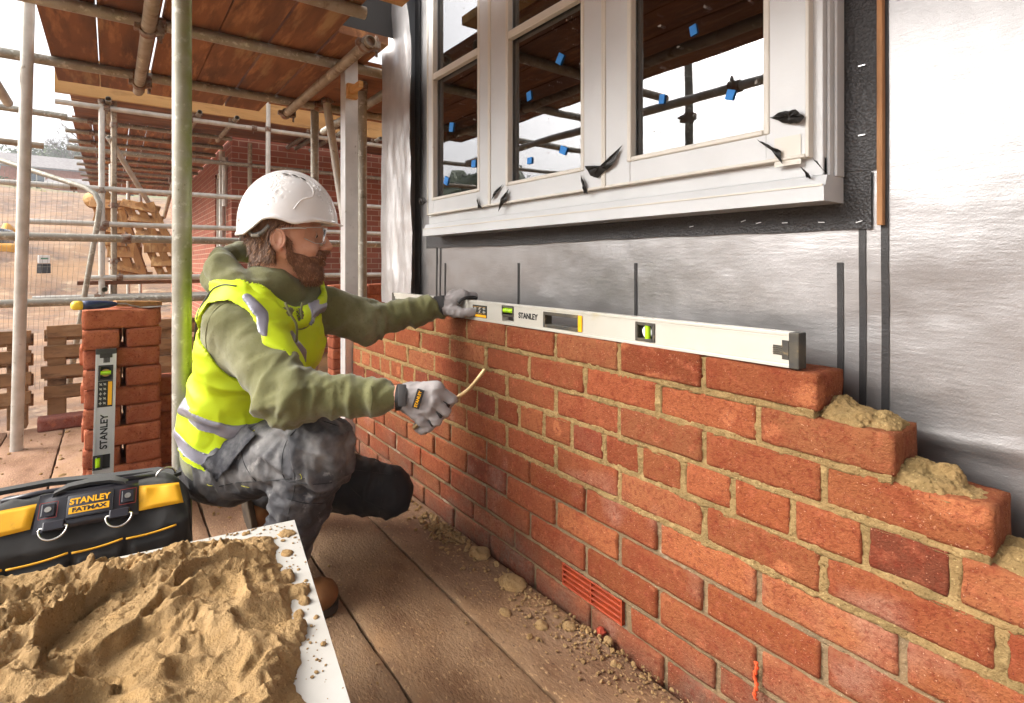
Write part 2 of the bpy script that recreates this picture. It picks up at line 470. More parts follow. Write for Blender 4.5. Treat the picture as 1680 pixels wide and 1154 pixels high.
def slab(z0, z1, x0, x1, fresh, seed, setb=0.0):
    v, f = mortar_sheet(z0, z1, x0, x1, fresh, seed)
    v[:, 1] += setb
    # back and rim
    n0 = len(v); bv = np.array([[x0, .098, z0], [x1, .098, z0], [x1, .098, z1], [x0, .098, z1]])
    return v, f, n0
def mortar_block(name, rows, m):
    V = []; F = []; off = 0
    for (z0, z1, x0, x1, fresh, seed, setb) in rows:
        v, f = mortar_sheet(z0, z1, x0, x1, fresh, seed); v[:, 1] += setb
        nx = int((x1-x0)/.003); nz = int((z1-z0)/.003); ids = np.arange((nx+1)*(nz+1)).reshape(nx+1, nz+1)
        V.append(v); F += [tuple(q) for q in (f+off)]
        # rim extruded backwards
        b = v.copy(); b[:, 1] = .099+setb; base = off+len(v)
        rim = list(ids[:, 0])+list(ids[-1, 1:])+list(ids[-2::-1, -1])+list(ids[0, -2:0:-1])
        V.append(v[rim]*np.array([1, 0, 1])+np.array([0, .099+setb, 0])); n = len(rim)
        for i in range(n): F.append((off+rim[i], base+i, base+(i+1) % n, off+rim[(i+1) % n]))
        off += len(v)+n
    return np.concatenate(V), F
rows = []
for n, (o_, p_, e_) in courses.items():
    if n < 6: rows.append((ZT-.075*n-.008, ZT-.075*(n-1)-.008, WL+.004, e_-.004, True, n, 0.0))
v, f = mortar_block('m', rows, None)
obj('fresh_mortar', (v, f), m_mortar, wall, smooth=True)
rows = []
for n, (o_, p_, e_) in courses.items():
    if n >= 6: rows.append((ZT-.075*n-.008, ZT-.075*(n-1)-.008, WL+.004, e_-.004, False, n, 0.0 if n < 9 else .012))
v, f = mortar_block('m', rows, None)
obj('weathered_mortar', (v, f), m_mortar_old, wall, smooth=True)
# air brick: orange louvres
m_air = mat('air_brick_clay', 'A03C18', '843014', scale=30, rough=.6, bump=.3, bscale=200)
m_dark = mat('dark_void', '0B0A09', rough=.95)
zc = ZT-.075*8.5
bm = BM()
for i in range(5):
    zz = zc-.030+i*.0135
    box(bm, (AX0+.002, .008, zz-.0026), (AX1-.002, .020, zz+.0026), bevel=.001, seg=1)
for xx in (AX0+.002, (AX0+AX1)/2, AX1-.004): box(bm, (xx-.002, .0085, zc-.031), (xx+.002, .026, zc+.029))
ab = obj('air_brick', bm, m_air, wall)
bm = BM(); box(bm, (AX0, .028, zc-.033), (AX1, .05, zc+.033)); obj('air_brick_shade', bm, m_dark, wall)  # near-black block, the shade behind the louvres put into its colour
# mortar lying on the steps of the wall
def lump(name, c, r, seed, amp=.35, h=.004, flat=None, m=m_mortar, parent=None, sc=None, extra=None):
    c = np.array(c); r = np.array(r)
    def fn(P):
        d = ell(P, c, r)
        if extra is not None:
            for (cc_, rr_) in extra: d = smin(d, ell(P, np.array(cc_), np.array(rr_)), .01)
        d = d+amp*r.min()*fbm(P, sc or .9/r.min(), 4, seed)
        if flat is not None: d = np.maximum(d, flat-P[..., 2])
        return d
    v, f = surfnet(fn, c-r*1.9-.01-(0 if extra is None else .03), c+r*1.9+.01+(0 if extra is None else .06), h)
    nn_ = normals(v, f); v = v+nn_*(.0035*(.6-2.2*np.abs(fbm(v, 70, 3, seed+5)))+.0016*fbm(v, 200, 2, seed))[:, None]
    return obj(name, fastmesh(name, v, f), m, parent, smooth=True)
z2 = ZT-.075-.004; z3 = ZT-.150-.004; z4 = ZT-.225-.004
lump('mortar_bed', (1.150, .048, z2+.004), (.044, .038, .017), 3, .5, .0022, z2-.004, parent=wall, extra=[((1.16, .052, z2-.002), (.062, .044, .007)), ((1.185, .06, z2+.002), (.03, .035, .012)), ((1.13, .06, z2+.012), (.02, .03, .018))])
lump('mortar_bed', (1.255, .045, z3+.002), (.046, .038, .015), 9, .35, .0022, z3-.004, parent=wall, extra=[((1.262, .050, z3-.002), (.066, .044, .007)), ((1.245, .055, z3+.018), (.015, .016, .013)), ((1.275, .066, z3+.016), (.018, .018, .014)), ((1.225, .045, z3+.008), (.025, .03, .016))])
lump('mortar_bed', (1.372, .052, z4+.004), (.050, .045, .020), 12, .5, .0022, z4-.004, parent=wall)
# orange line end hanging at the foot of the wall

m_line = mat('orange_twine', 'C8481C', rough=.8)
bm = BM(); P = [aty(1240+2*math.sin(k*.9), 1086+62*k/14, -.006) for k in range(15)]
for ph in (0, math.pi): path(bm, [p+Vector((.0022*math.cos(k*1.6+ph), .0022*math.sin(k*1.6+ph), 0)) for k, p in enumerate(P)], .0022, 6)
solo('twine_end', bm, m_line, 'orange twisted twine end hanging from a joint at the foot of the wall', 'twine', smooth=True)
# ================================================================ timber frame house with foil and window
YM = .158
def foil_extra(t, b, vec):
    N = t.nodes; L = t.links; prev = None
    for sc, st, di, det in ((430, .22, .0010, 2), (95, .16, .0020, 3), (2.6, .55, .018, 3)):
        n = N.new('ShaderNodeTexNoise'); n.inputs['Scale'].default_value = sc; n.inputs['Detail'].default_value = det
        if sc == 95:
            mp = N.new('ShaderNodeMapping'); mp.inputs['Scale'].default_value = (.35, 1, 1.6); L.new(vec, mp.inputs[0]); L.new(mp.outputs[0], n.inputs['Vector'])
        else: L.new(vec, n.inputs['Vector'])
        bp = N.new('ShaderNodeBump'); bp.inputs['Strength'].default_value = st; bp.inputs['Distance'].default_value = di; L.new(n.outputs[0], bp.inputs['Height'])
        if prev is not None: L.new(prev.outputs[0], bp.inputs['Normal'])
        prev = bp
    L.new(prev.outputs[0], b.inputs['Normal'])
m_foil = mat('foil_membrane', 'A09E9E', '949291', scale=3, rough=.34, metal=.97, rough2=.42, extra=foil_extra)
m_tape = mat('black_tape', '1C1B1B', '262424', scale=30, rough=.42, bump=.3, bscale=200)
def dpc_extra(t, b, vec):
    N = t.nodes; L = t.links
    v = N.new('ShaderNodeTexVoronoi'); v.inputs['Scale'].default_value = 210; L.new(vec, v.inputs['Vector'])
    b1 = N.new('ShaderNodeBump'); b1.inputs['Strength'].default_value = .8; b1.inputs['Distance'].default_value = .002; L.new(v.outputs[0], b1.inputs['Height']); L.new(b1.outputs[0], b.inputs['Normal'])
m_dpc = mat('damp_proof_membrane', '2B2A2B', '353435', scale=6, rough=.48, extra=dpc_extra)
m_upvc = mat('cream_upvc', 'CAC6BC', 'C2BDB2', scale=3, rough=.35, bump=.05, bscale=20, spots=[('A89880', 26, .70, .04)])
m_film = mat('protective_film', 'C0C2C3', 'B8BABB', scale=6, rough=.28, bump=.25, bscale=18, bdist=.004)
m_torn = mat('torn_film', '23211F', '3A3835', scale=60, rough=.35, bump=.5, bscale=90)
m_batten = mat('timber_batten', 'B08258', '8E6440', scale=6, stretch=(9, 9, 1), rough=.8, bump=.3, bscale=40)
m_ply = mat('yellow_timber', 'B4803E', 'C2945A', scale=5, stretch=(1, 1, 9), rough=.75)
m_blue = mat('blue_foam_pad', '2F86D6', '2A78C4', scale=20, rough=.7)
house = thing('timber_frame_house', (.6, .3, 0), 'silver foil wrapped timber frame house wall with a cream casement window', 'house')
XL = aty(690, 300, YM).x
# foil sheet with slow bulges; window opening left out
WX0, WX1, WZ0 = -.44, 1.098, 1.004
def foil_grid(x0, x1, z0, z1, res, amp=.004, seed=0):
    nx = max(2, int((x1-x0)/res)); nz = max(2, int((z1-z0)/res))
    X, Z = np.meshgrid(np.linspace(x0, x1, nx+1), np.linspace(z0, z1, nz+1), indexing='ij')
    P = np.stack([X, X*0, Z], -1); Y = YM+amp*fbm(P*np.array([1, 1, 1.7]), 2.6, 3, 21+seed)+.0006*fbm(P, 40, 2, 9)
    # horizontal fold low on the right
    Y = Y-.0030*np.exp(-((Z-(.60+.06*(X-1.3)))/.010)**2)*np.clip((X-1.12)/.1, 0, 1)
    ids = np.arange((nx+1)*(nz+1)).reshape(nx+1, nz+1)
    return np.stack([X, Y, Z], -1).reshape(-1, 3), np.stack([ids[:-1, :-1], ids[1:, :-1], ids[1:, 1:], ids[:-1, 1:]], -1).reshape(-1, 4)
V = []; F = []; off = 0
for (a, b, c, d) in ((-.94, 1.25, -.1, 1.03), (-.94, WX0+.03, 1.03, 2.9), (WX1-.03, 2.9, 1.03, 2.9), (1.25, 2.9, -.1, 1.03), (WX0+.03, WX1-.03, 2.25, 2.9)):
    v, f = foil_grid(a, b, c, d, .012); V.append(v); F.append(f+off); off += len(v)
obj('foil_membrane', fastmesh('foil', np.concatenate(V), np.concatenate(F)), m_foil, house, smooth=True)
# side wall and body of the house behind the foil
bm = BM()
box(bm, (-.945, .25, -.1), (2.9, .34, 1.0)); box(bm, (-.945, .25, 1.0), (WX0+.02, .34, 2.9)); box(bm, (WX1-.02, .25, 1.0), (2.9, .34, 2.9))
box(bm, (-.945, .34, -.1), (-.86, 4.0, 2.9)); box(bm, (-.86, 3.9, -.1), (2.9, 4.0, 2.9)); box(bm, (2.82, .34, -.1), (2.9, 3.9, 2.9))
box(bm, (-.86, .34, .3), (2.82, 3.9, .38)); box(bm, (-.86, .34, 2.5), (2.82, 3.9, 2.6)); box(bm, (-.86, .1600, 2.60), (2.82, .2, 2.9))
obj('panel', bm, m_ply, house)
bm = BM()
for x in (-.3, .3, .62, .9): box(bm, (x, 1.0, .38), (x+.045, 1.1, 2.5))
for x in (.1, 1.5): box(bm, (x, 2.6, .38), (x+.09, 2.7, 2.5))
box(bm, (-.86, 1.0, 2.2), (2.8, 1.1, 2.28))
obj('inner_stud_frame', bm, m_batten, house)
# vertical tapes
def tape(px, y0, y1, w, lb=None):
    a = aty(px, y0, YM); b = aty(px, y1, YM); bm = BM()
    n = 24
    zs = [b.z+(a.z-b.z)*i/n for i in range(n+1)]
    rows_ = []
    for z in zs:
        P = np.array([[a.x, 0, z]]); y = YM+.004*float(fbm(P*np.array([1, 1, 1.7]), 2.6, 3, 21)[0])-.0022
        rows_.append([bm.verts.new((a.x-w/2, y, z)), bm.verts.new((a.x+w/2, y, z)), bm.verts.new((a.x+w/2, y+.0018, z)), bm.verts.new((a.x-w/2, y+.0018, z))])
    for i in range(n):
        for k in range(4): bm.faces.new((rows_[i][k], rows_[i][(k+1) % 4], rows_[i+1][(k+1) % 4], rows_[i+1][k]))
    obj('batten_tape', bm, m_tape, house)
for (px, a, b, w) in ((717, 405, 700, .010), (723, 405, 700, .010), (731, 432, 700, .010), (851, 432, 760, .009), (1043, 432, 760, .009), (1379, 431, 860, .011), (1415.5, 370, 900, .0115), (1452.5, -500, 960, .012)): tape(px, a, b, w)
# membrane flashing round the window
def flash():
    bm = BM()
    def sheet(x0, x1, z0, z1, nx, nz, seed, wav=.003):
        g = [[bm.verts.new((x0+(x1-x0)*i/nx, YM-.006+wav*float(fbm(np.array([[x0+(x1-x0)*i/nx, 0, z0+(z1-z0)*j/nz]]), 14, 3, seed)[0]), z0+(z1-z0)*j/nz+(.001*math.sin(i*.9)+.002*math.sin(i*.17+1) if j == 0 else 0))) for j in range(nz+1)] for i in range(nx+1)]
        for i in range(nx):
            for j in range(nz): bm.faces.new((g[i][j], g[i+1][j], g[i+1][j+1], g[i][j+1]))
    zb = aty(705, 411, YM).z
    x0 = aty(701, 400, YM).x; x1 = aty(1432, 376, YM).x
    sheet(x0, x1, zb+.006, 1.06, 60, 4, 3); sheet(WX1-.01, x1+.008, 1.06, 2.6, 6, 60, 5)
    return bm
obj('flashing', flash(), m_dpc, house, smooth=True)
fl = [o for o in bpy.data.objects if o.name == 'flashing'][0]
m_staple = mat('bright_metal', 'C9C9C9', rough=.3, metal=1)
for (px, py) in ((1414, 108), (1414, 222), (1410, 364), (1348, 365), (1288, 366), (1245, 366), (1220, 363), (1135, 372)):
    p = aty(px, py, YM-.009); bm = BM(); box(bm, (p.x-.0055, p.y-.002, p.z-.0008), (p.x+.0055, p.y, p.z+.0008), Matrix.Translation(p) @ Matrix.Rotation(R(random.Random(px).uniform(-25, 5)), 4, 'Y') @ Matrix.Translation(-p)); obj('staple', bm, m_staple, fl)
# timber batten on the right
a = aty(1439.5, 370, YM-.012); b = aty(1449, 370, YM-.012)
bm = BM(); box(bm, (a.x, YM-.016, a.z), (b.x, YM-.002, 2.9), bevel=.001); obj('batten', bm, m_batten, house)
# ---- window
win = thing('window', (.33, .12, 1.0), None, None); win.parent = house; win.location = Vector((.33, .12, 1.0))-house.location
def fx(px, y=.09): return aty(px, 300, y).x
m_glass = bpy.data.materials.new('window_glass'); m_glass.use_nodes = True
t = m_glass.node_tree; gb = t.nodes['Principled BSDF']; gb.inputs['Base Color'].default_value = (.02, .02, .02, 1)
gm = t.nodes.new('ShaderNodeMixShader'); gtr = t.nodes.new('ShaderNodeBsdfTransparent'); gtr.inputs[0].default_value = (.62, .64, .62, 1)
ggl = t.nodes.new('ShaderNodeBsdfGlossy'); ggl.inputs['Roughness'].default_value = .015; ggl.inputs[0].default_value = (.95, .95, .97, 1)
fr = t.nodes.new('ShaderNodeFresnel'); fr.inputs['IOR'].default_value = 2.5
dn = t.nodes.new('ShaderNodeTexNoise'); dn.inputs['Scale'].default_value = 60; dn.inputs['Detail'].default_value = 9; tcc = t.nodes.new('ShaderNodeTexCoord'); t.links.new(tcc.outputs['Object'], dn.inputs['Vector'])
mr = t.nodes.new('ShaderNodeMapRange'); mr.inputs[1].default_value = .66; mr.inputs[2].default_value = .74; mr.inputs[4].default_value = .5; t.links.new(dn.outputs[0], mr.inputs[0])
dif = t.nodes.new('ShaderNodeBsdfDiffuse'); dif.inputs[0].default_value = (.55, .52, .48, 1); m2 = t.nodes.new('ShaderNodeMixShader')
wn = t.nodes.new('ShaderNodeTexNoise'); wn.inputs['Scale'].default_value = 3; t.links.new(tcc.outputs['Object'], wn.inputs['Vector'])
wb = t.nodes.new('ShaderNodeBump'); wb.inputs['Strength'].default_value = .06; wb.inputs['Distance'].default_value = .01; t.links.new(wn.outputs[0], wb.inputs['Height']); t.links.new(wb.outputs[0], ggl.inputs['Normal'])
t.links.new(fr.outputs[0], gm.inputs[0]); t.links.new(gtr.outputs[0], gm.inputs[1]); t.links.new(ggl.outputs[0], gm.inputs[2])
t.links.new(mr.outputs[0], m2.inputs[0]); t.links.new(gm.outputs[0], m2.inputs[1]); t.links.new(dif.outputs[0], m2.inputs[2])
t.links.new(m2.outputs[0], t.nodes['Material Output'].inputs[0])
ZTOP = 2.25
# outer frame with stepped sides
bm = BM()
fr_w = .035
for (x0, x1, y0, y1) in ((WX0, WX0+.040, .096, .150), (WX1-.044, WX1-.012, .090, .150), (WX1-.0119, WX1-.006, .103, .150), (WX1-.0059, WX1, .118, .150)):
    box(bm, (x0, y0, 1.052), (x1, y1, ZTOP), bevel=.002)
box(bm, (WX0, .092, 1.052), (WX1-.012, .150, 1.088), bevel=.003)
box(bm, (WX0, .09, ZTOP-.05), (WX1, .150, ZTOP), bevel=.003)
m1c = fx(808); m2c = fx(996)
for xm in (m1c, m2c): box(bm, (xm-.020, .093, 1.088), (xm+.020, .149, ZTOP-.05), bevel=.003)
obj('frame', bm, m_film, win)
# sill: stepped profile
bm = BM()
def prof(pts, x0, x1):
    A = [bm.verts.new((x0, y, z)) for y, z in pts]; B = [bm.verts.new((x1, y, z)) for y, z in pts]; n = len(pts)
    for i in range(n): bm.faces.new((A[i], A[(i+1) % n], B[(i+1) % n], B[i]))
    bm.faces.new(A[::-1]); bm.faces.new(B)
prof([(.070, 1.004), (.070, 1.030), (.074, 1.033), (.0765, 1.034), (.0765, 1.0365), (.084, 1.0515), (.15, 1.0515), (.15, 1.004)], WX0-.012, WX1-.002)
bmesh.ops.recalc_face_normals(bm, faces=bm.faces[:])
sill = obj('sill', bm, m_film, win)
bm = BM(); box(bm, (WX0-.010, .0685, 1.0305), (WX1-.004, .0735, 1.0345), bevel=.001); obj('sill_bead', bm, m_upvc, win)
# sashes: each a mitred frame with inner bead, pane, transom bar
def sash(xa, xb, ga, gb, bars, yf=.078):
    z0 = 1.090; z1 = ZTOP-.052; g0 = 1.151; g1 = ZTOP-.12
    bm = BM()
    box(bm, (xa, yf, z0), (ga, yf+.06, z1), bevel=.003); box(bm, (gb, yf, z0), (xb, yf+.06, z1), bevel=.003)
    box(bm, (ga-.002, yf+.0015, z0), (gb+.002, yf+.058, g0), bevel=.003); box(bm, (ga-.002, yf+.0015, g1), (gb+.002, yf+.058, z1), bevel=.003)
    s = obj('sash', bm, m_film, win)
    # cream beads round the glass
    bm = BM(); w = .012
    def bead(x0, x1, z0_, z1_): box(bm, (x0, yf-.0025, z0_), (x1, yf+.018, z1_), bevel=.003)
    bead(ga-.009, ga+.004, g0-.008, g1+.008); bead(gb-.004, gb+.009, g0-.008, g1+.008); bead(ga+.0041, gb-.0041, g0-.008, g0+.004); bead(ga+.0041, gb-.0041, g1-.004, g1+.008)
    for zb in bars: bead(ga+.0041, gb-.0041, zb-.013, zb+.013)
    # outer cream edge of the sash
    for (x0, x1, z0_, z1_) in ((xa-.003, xa+.004, z0-.003, z1), (xb-.004, xb+.003, z0-.003, z1), (xa+.0041, xb-.0041, z0-.003, z0+.004)):
        box(bm, (x0, yf-.004, z0_), (x1, yf+.05, z1_), bevel=.002)
    obj('bead', bm, m_upvc, win)
    bm = BM(); box(bm, (ga, yf+.022, g0), (gb, yf+.026, g1)); p = obj('pane', bm, m_glass, win)
    bm = BM(); box(bm, (ga, yf+.046, g0), (gb, yf+.050, g1)); p2 = obj('pane', bm, m_glass, win)
    # dark spacer
    bm = BM()
    for (x0, x1, a_, b_) in ((ga+.004, ga+.009, g0, g1), (gb-.009, gb-.004, g0, g1), (ga+.009, gb-.009, g0, g0+.008)): box(bm, (x0, yf+.0262, a_), (x1, yf+.0458, b_))
    obj('spacer_bar', bm, m_tape, win)
    return yf+.022
yg = .078
sash(WX0+.018, m1c-.003, fx(714, yg+.01), fx(788.5, yg+.01), [1.635])
sash(m1c+.003, m2c-.003, fx(836.5, yg+.01), fx(959, yg+.01), [1.628])
sash(m2c+.003, fx(1326, yg), fx(1038, yg+.01), fx(1260, yg+.01), [1.628])
# foam pads on the glass
for (px, py, w, h, an, sk) in ((741, 209, .030, .034, 12, 0), (777.5, 269, .028, .026, 3, 0), (732.5, 297, .032, .030, 25, 0), (919, 97, .026, .030, 35, 0), (868.5, 158, .022, .028, -8, 0), (869.5, 264, .024, .020, 2, 0), (924.5, 247, .030, .022, 25, 0),
                        (1138, 50, .018, .023, -10, 0), (1086.5, 163, .016, .022, 10, 0), (1198.5, 156, .020, .021, 20, 0)):
    p = aty(px, py, .0985); bm = BM()
    w *= .95; h *= 1.0
    M = Matrix.Translation(p) @ Matrix.Rotation(R(an), 4, 'Y')
    box(bm, (-w/2, -.003, -h/2), (w/2, .0, h/2), M, bevel=.0006, seg=1); obj('foam_pad', bm, m_blue, win)
# corner weld patches (bare upvc) and torn film curls
def cornerpatch(px, py, w, h, an=0, y=.0772):
    p = aty(px, py, y); bm = BM()
    M = Matrix.Translation(p) @ Matrix.Rotation(R(an), 4, 'Y')
    box(bm, (-w/2, -.0006, -h/2), (w/2, .0, h/2), M); obj('bare_corner', bm, m_upvc, win)
cornerpatch(1292, 248, .050, .055)
def curl(pts, seed=0):
    """torn scrap of film: a crumpled triangle fan of points (px, py, lift)"""
    bm = BM(); P = [aty(a, b, .0755)+Vector((0, -l, 0)) for a, b, l in pts]
    n = len(P); r_ = random.Random(seed); c = sum(P, Vector())/n
    ring = []
    for i in range(n):
        a = P[i]; b = P[(i+1) % n]
        for k in range(4):
            q = a.lerp(b, k/4); ring.append(q+Vector((r_.uniform(-1, 1), 0, r_.uniform(-1, 1)))*.0012)
    v0 = [bm.verts.new(q) for q in ring]; v1 = [bm.verts.new(q.lerp(c, .5)+Vector((0, -r_.uniform(0, .007), 0))) for q in ring]; vc = bm.verts.new(c+Vector((0, -.004, 0)))
    m_ = len(ring)
    for i in range(m_):
        bm.faces.new((v0[i], v0[(i+1) % m_], v1[(i+1) % m_], v1[i])); bm.faces.new((v1[i], v1[(i+1) % m_], vc))
    bmesh.ops.solidify(bm, geom=bm.faces[:], thickness=.0006)
    obj('torn_film', bm, m_torn, win)
curl([(1264, 194, .002), (1285, 184, .008), (1311, 182, .012), (1323, 193, .006), (1318, 203, .012), (1292, 204, .004)], 1)
curl([(1241, 229, .002), (1262, 238, .004), (1283, 249, .006), (1286, 271, .004), (1279, 256, .002), (1262, 243, .002)], 2)
curl([(1314, 274, .002), (1325, 281, .004), (1333, 295, .002), (1324, 291, .002)], 3)
curl([(1334, 258, .001), (1344, 268, .004), (1358, 285, .002), (1347, 276, .001)], 4)
curl([(960, 273, .002), (978, 283, .004), (1003, 262, .010), (1023, 237, .003), (1009, 272, .008), (982, 292, .003), (970, 289, .002)], 5)
curl([(953, 286, .002), (962, 300, .008), (966, 318, .003), (959, 318, .003), (956, 302, .002)], 6)
curl([(826, 302, .002), (815, 322, .008), (806, 330, .002), (812, 315, .004)], 7)
curl([(836, 310, .002), (834, 328, .008), (818, 348, .002), (824, 326, .006)], 8)
curl([(783, 320, .002), (788, 334, .007), (793, 343, .002), (785, 342, .002)], 9)
curl([(687, 325, .001), (699, 324, .008), (703, 331, .006), (695, 337, .003), (688, 335, .001)], 10)
# crumpled foil sheet hanging at the house corner
def cornerfoil():
    x0 = aty(643, 300, YM).x-.02; x1 = aty(690, 300, YM).x
    nz = 220; nx = 30; z0 = .66; z1 = 2.6
    U_, Z = np.meshgrid(np.linspace(0, 1, nx+1), np.linspace(z0, z1, nz+1), indexing='ij')
    edge = x1+.016*fbm(np.stack([Z*0, Z*0, Z], -1), 4.5, 3, 4)-.05*np.clip((Z-1.9)/.5, 0, 1)
    X = x0+(edge-x0)*U_; P = np.stack([X, X*0, Z], -1)
    rid = 1-np.abs(fbm(P*np.array([1.9, 1, .55]), 6, 3, 31))*2
    Y = .12-.006*rid-.010*fbm(P*np.array([1,1,.5]), 5, 2, 8)-.012*U_**3*np.clip(fbm(P*np.array([0, 0, 1]), 7, 2, 66)+.4, 0, 1)
    ids = np.arange((nx+1)*(nz+1)).reshape(nx+1, nz+1)
    return np.stack([X, Y, Z], -1).reshape(-1, 3), np.stack([ids[:-1, :-1], ids[1:, :-1], ids[1:, 1:], ids[:-1, 1:]], -1).reshape(-1, 4)
m_crum = mat('crumpled_foil', 'D4D3D3', 'B8B5B4', scale=6, rough=.42, metal=.80, bump=.25, bscale=14, bdist=.006)
v, f = cornerfoil(); cf = obj('loose_foil', fastmesh('cf', v, f), m_crum, house, smooth=True)
bm = BM(); box(bm, (aty(683, 300, YM).x, YM-.007, -.1), (aty(691, 300, YM).x, YM-.004, 2.6)); obj('gap_shade_strip', bm, m_tape, house)  # black strip stands in for the shade in the gap beside the loose foil
# ================================================================ ground, deck, hill
def terrain():
    V = []; rs = [0, 2, 4, 5, 6, 7, 8, 9, 10, 11, 12, 13, 14, 15, 16, 17, 18, 19, 20, 21, 22, 23, 24, 25, 26, 27, 28, 30, 32, 34, 36, 38, 40, 43, 46, 50, 54, 58, 64, 72, 84, 100, 140, 220, 400]
    na = 360; P = []
    for r in rs:
        for k in range(na):
            a = 2*math.pi*k/na; P.append((CX+r*math.cos(a), CY+r*math.sin(a), 0))
    P = np.array(P); r = np.repeat(rs, na).astype(float); a = np.arctan2(P[:, 1]-CY, P[:, 0]-CX)
    def ss(x, lo, hi): t = np.clip((x-lo)/(hi-lo), 0, 1); return t*t*(3-2*t)
    west = np.clip(np.cos(a-math.pi)*1.2, 0, 1)          # towards -X the excavated bank and the hill
    z = -.32+ss(r, 16, 27)*2.2*west+ss(r, 27, 62)*5.2*west+ss(r, 66, 140)*12*west+ss(r, 18, 60)*5.0*(1-west)
    z += .10*fbm(P, .35, 4, 3)*np.clip(r/6, 0, 1)+.06*fbm(P, 1.5, 3, 4)*np.clip((r-4)/4, 0, 1)+.5*fbm(P, .07, 3, 8)*ss(r, 18, 40)
    z += .35*(np.abs(fbm(P, .25, 3, 12)))*ss(r, 12, 20)*west
    P[:, 2] = z
    f = []
    n = len(rs)
    for i in range(n-1):
        for k in range(na): f.append((i*na+k, i*na+(k+1) % na, (i+1)*na+(k+1) % na, (i+1)*na+k))
    return P, np.array(f)[:, ::-1]
def ground_extra(t, b, vec):
    # grass and bushes replace bare earth further up the hill
    N = t.nodes; L = t.links
    sp = N.new('ShaderNodeSeparateXYZ'); L.new(vec, sp.inputs[0])
    n = N.new('ShaderNodeTexNoise'); n.inputs['Scale'].default_value = .25; n.inputs['Detail'].default_value = 6; L.new(vec, n.inputs['Vector'])
    ad = N.new('ShaderNodeMath'); ad.operation = 'MULTIPLY_ADD'; ad.inputs[1].default_value = 3.0; L.new(n.outputs[0], ad.inputs[0]); L.new(sp.outputs[2], ad.inputs[2])
    mr = N.new('ShaderNodeMapRange'); mr.inputs[1].default_value = 7.3; mr.inputs[2].default_value = 8.6; L.new(ad.outputs[0], mr.inputs[0])
    old = b.inputs['Base Color'].links[0].from_socket
    x = N.new('ShaderNodeMix'); x.data_type = 'RGBA'; L.new(mr.outputs[0], x.inputs[0]); L.new(old, x.inputs[6]); x.inputs[7].default_value = lin('6E7038')
    L.new(x.outputs[2], b.inputs['Base Color'])
m_ground = mat('muddy_ground', '86623F', '6B4A30', scale=.8, rough=.75, bump=.6, bscale=5, bdist=.06, spots=[('AE9474', 2.2, .62, .08), ('4F3826', 1.6, .60, .10), ('9A7248', .35, .55, .08)], extra=ground_extra, rough2=.5)
v, f = terrain(); g = obj('ground', fastmesh('ground', v, f), m_ground, None, smooth=True); tag(g, kind='structure')

# deck of scaffold boards laid along the wall, everyone works on it
m_deck = mat('deck_board', '6E5037', 'C4B4A4', scale=7, rough=.85, bump=1.0, bscale=150, bdist=.005, stretch=(.55, 1, 1), attr='tint',
    spots=[('6A4A34', 14, .70, .12), ('9A7650', 6, .66, .14), ('B09068', 130, .64, .06), ('4A3222', 170, .66, .06)])
def deck():
    V = []; F = []; C = []; off = 0; r_ = random.Random(3)
    edges = [-.012, -.222, -.460, -.690, -.925, -1.155, -1.39, -1.62]
    for i in range(len(edges)-1):
        y1 = edges[i]-.004; y0 = edges[i+1]+.004
        xs = [(-2.35, -1.15+r_.uniform(-.1, .1)), (-1.14, 2.3)] if i > 2 else [(-2.3, 2.3)]
        for (x0, x1) in xs:
            if len(xs) > 1: x0, x1 = (x0, -1.2) if x0 < -2 else (-1.193, x1)
            nx = int((x1-x0)/.014); ny = 16
            U_, Y = np.meshgrid(np.linspace(x0, x1, nx+1), np.linspace(y0, y1, ny+1), indexing='ij')
            P = np.stack([U_, Y, U_*0], -1)
            ey = .0035*fbm(P*np.array([1, 0, 0])+np.array([0, i*3.1, 0]), 16, 4, i)
            Y = Y+np.where(np.arange(ny+1)[None, :] >= ny, ey, 0)+np.where(np.arange(ny+1)[None, :] <= 0, ey[:, ::-1], 0)
            Z = .0022*fbm(P, 6, 3, 5+i)+.0012*fbm(P, 45, 3, 15+i)+r_.uniform(-.002, .002)
            e = np.minimum(np.arange(ny+1), ny-np.arange(ny+1))[None, :]; Z = Z-.004*(e == 0)
            ids = np.arange((nx+1)*(ny+1)).reshape(nx+1, ny+1)
            v = np.stack([U_, Y, Z], -1).reshape(-1, 3); f = np.stack([ids[:-1, :-1], ids[1:, :-1], ids[1:, 1:], ids[:-1, 1:]], -1).reshape(-1, 4)
            rim = list(ids[:, 0])+list(ids[-1, 1:])+list(ids[-2::-1, -1])+list(ids[0, -2:0:-1]); b = v[rim].copy(); b[:, 2] = -.038
            n = len(v); m = len(rim)
            fr_ = np.array([(n+k, n+(k+1) % m, rim[(k+1) % m], rim[k]) for k in range(m)])
            V.append(np.concatenate([v, b])); F.append(np.concatenate([f, fr_])+off); off += n+m
            k = r_.uniform(.88, 1.1)
            base = np.array([.295, .185, .100])*k if x1 > 0 else np.array([.42, .265, .165])*k
            c = np.tile(base, (n+m, 1)); vv = V[-1]
            # sunlit pale tan put into the colour towards the open left end, red dust along the wall
            wgt = np.clip((-.15-vv[:, 0]+.25*fbm(vv, 3, 3, 61))/.9, 0, 1)[:, None]; c = c*(1-wgt)+np.array([.40, .235, .145])*wgt
            wr = np.clip((vv[:, 1]+.24+.07*fbm(vv, 5, 4, 62))/.12, 0, 1)[:, None]*.6; c = c*(1-wr)+np.array([.25, .145, .085])*wr
            C.append(c)
    me = fastmesh('deck', np.concatenate(V), np.concatenate(F)); vcol(me, 'tint', np.concatenate(C)); return me
dk = obj('deck', deck(), m_deck, None, smooth=True, angle=50); tag(dk, kind='structure')
bm = BM()
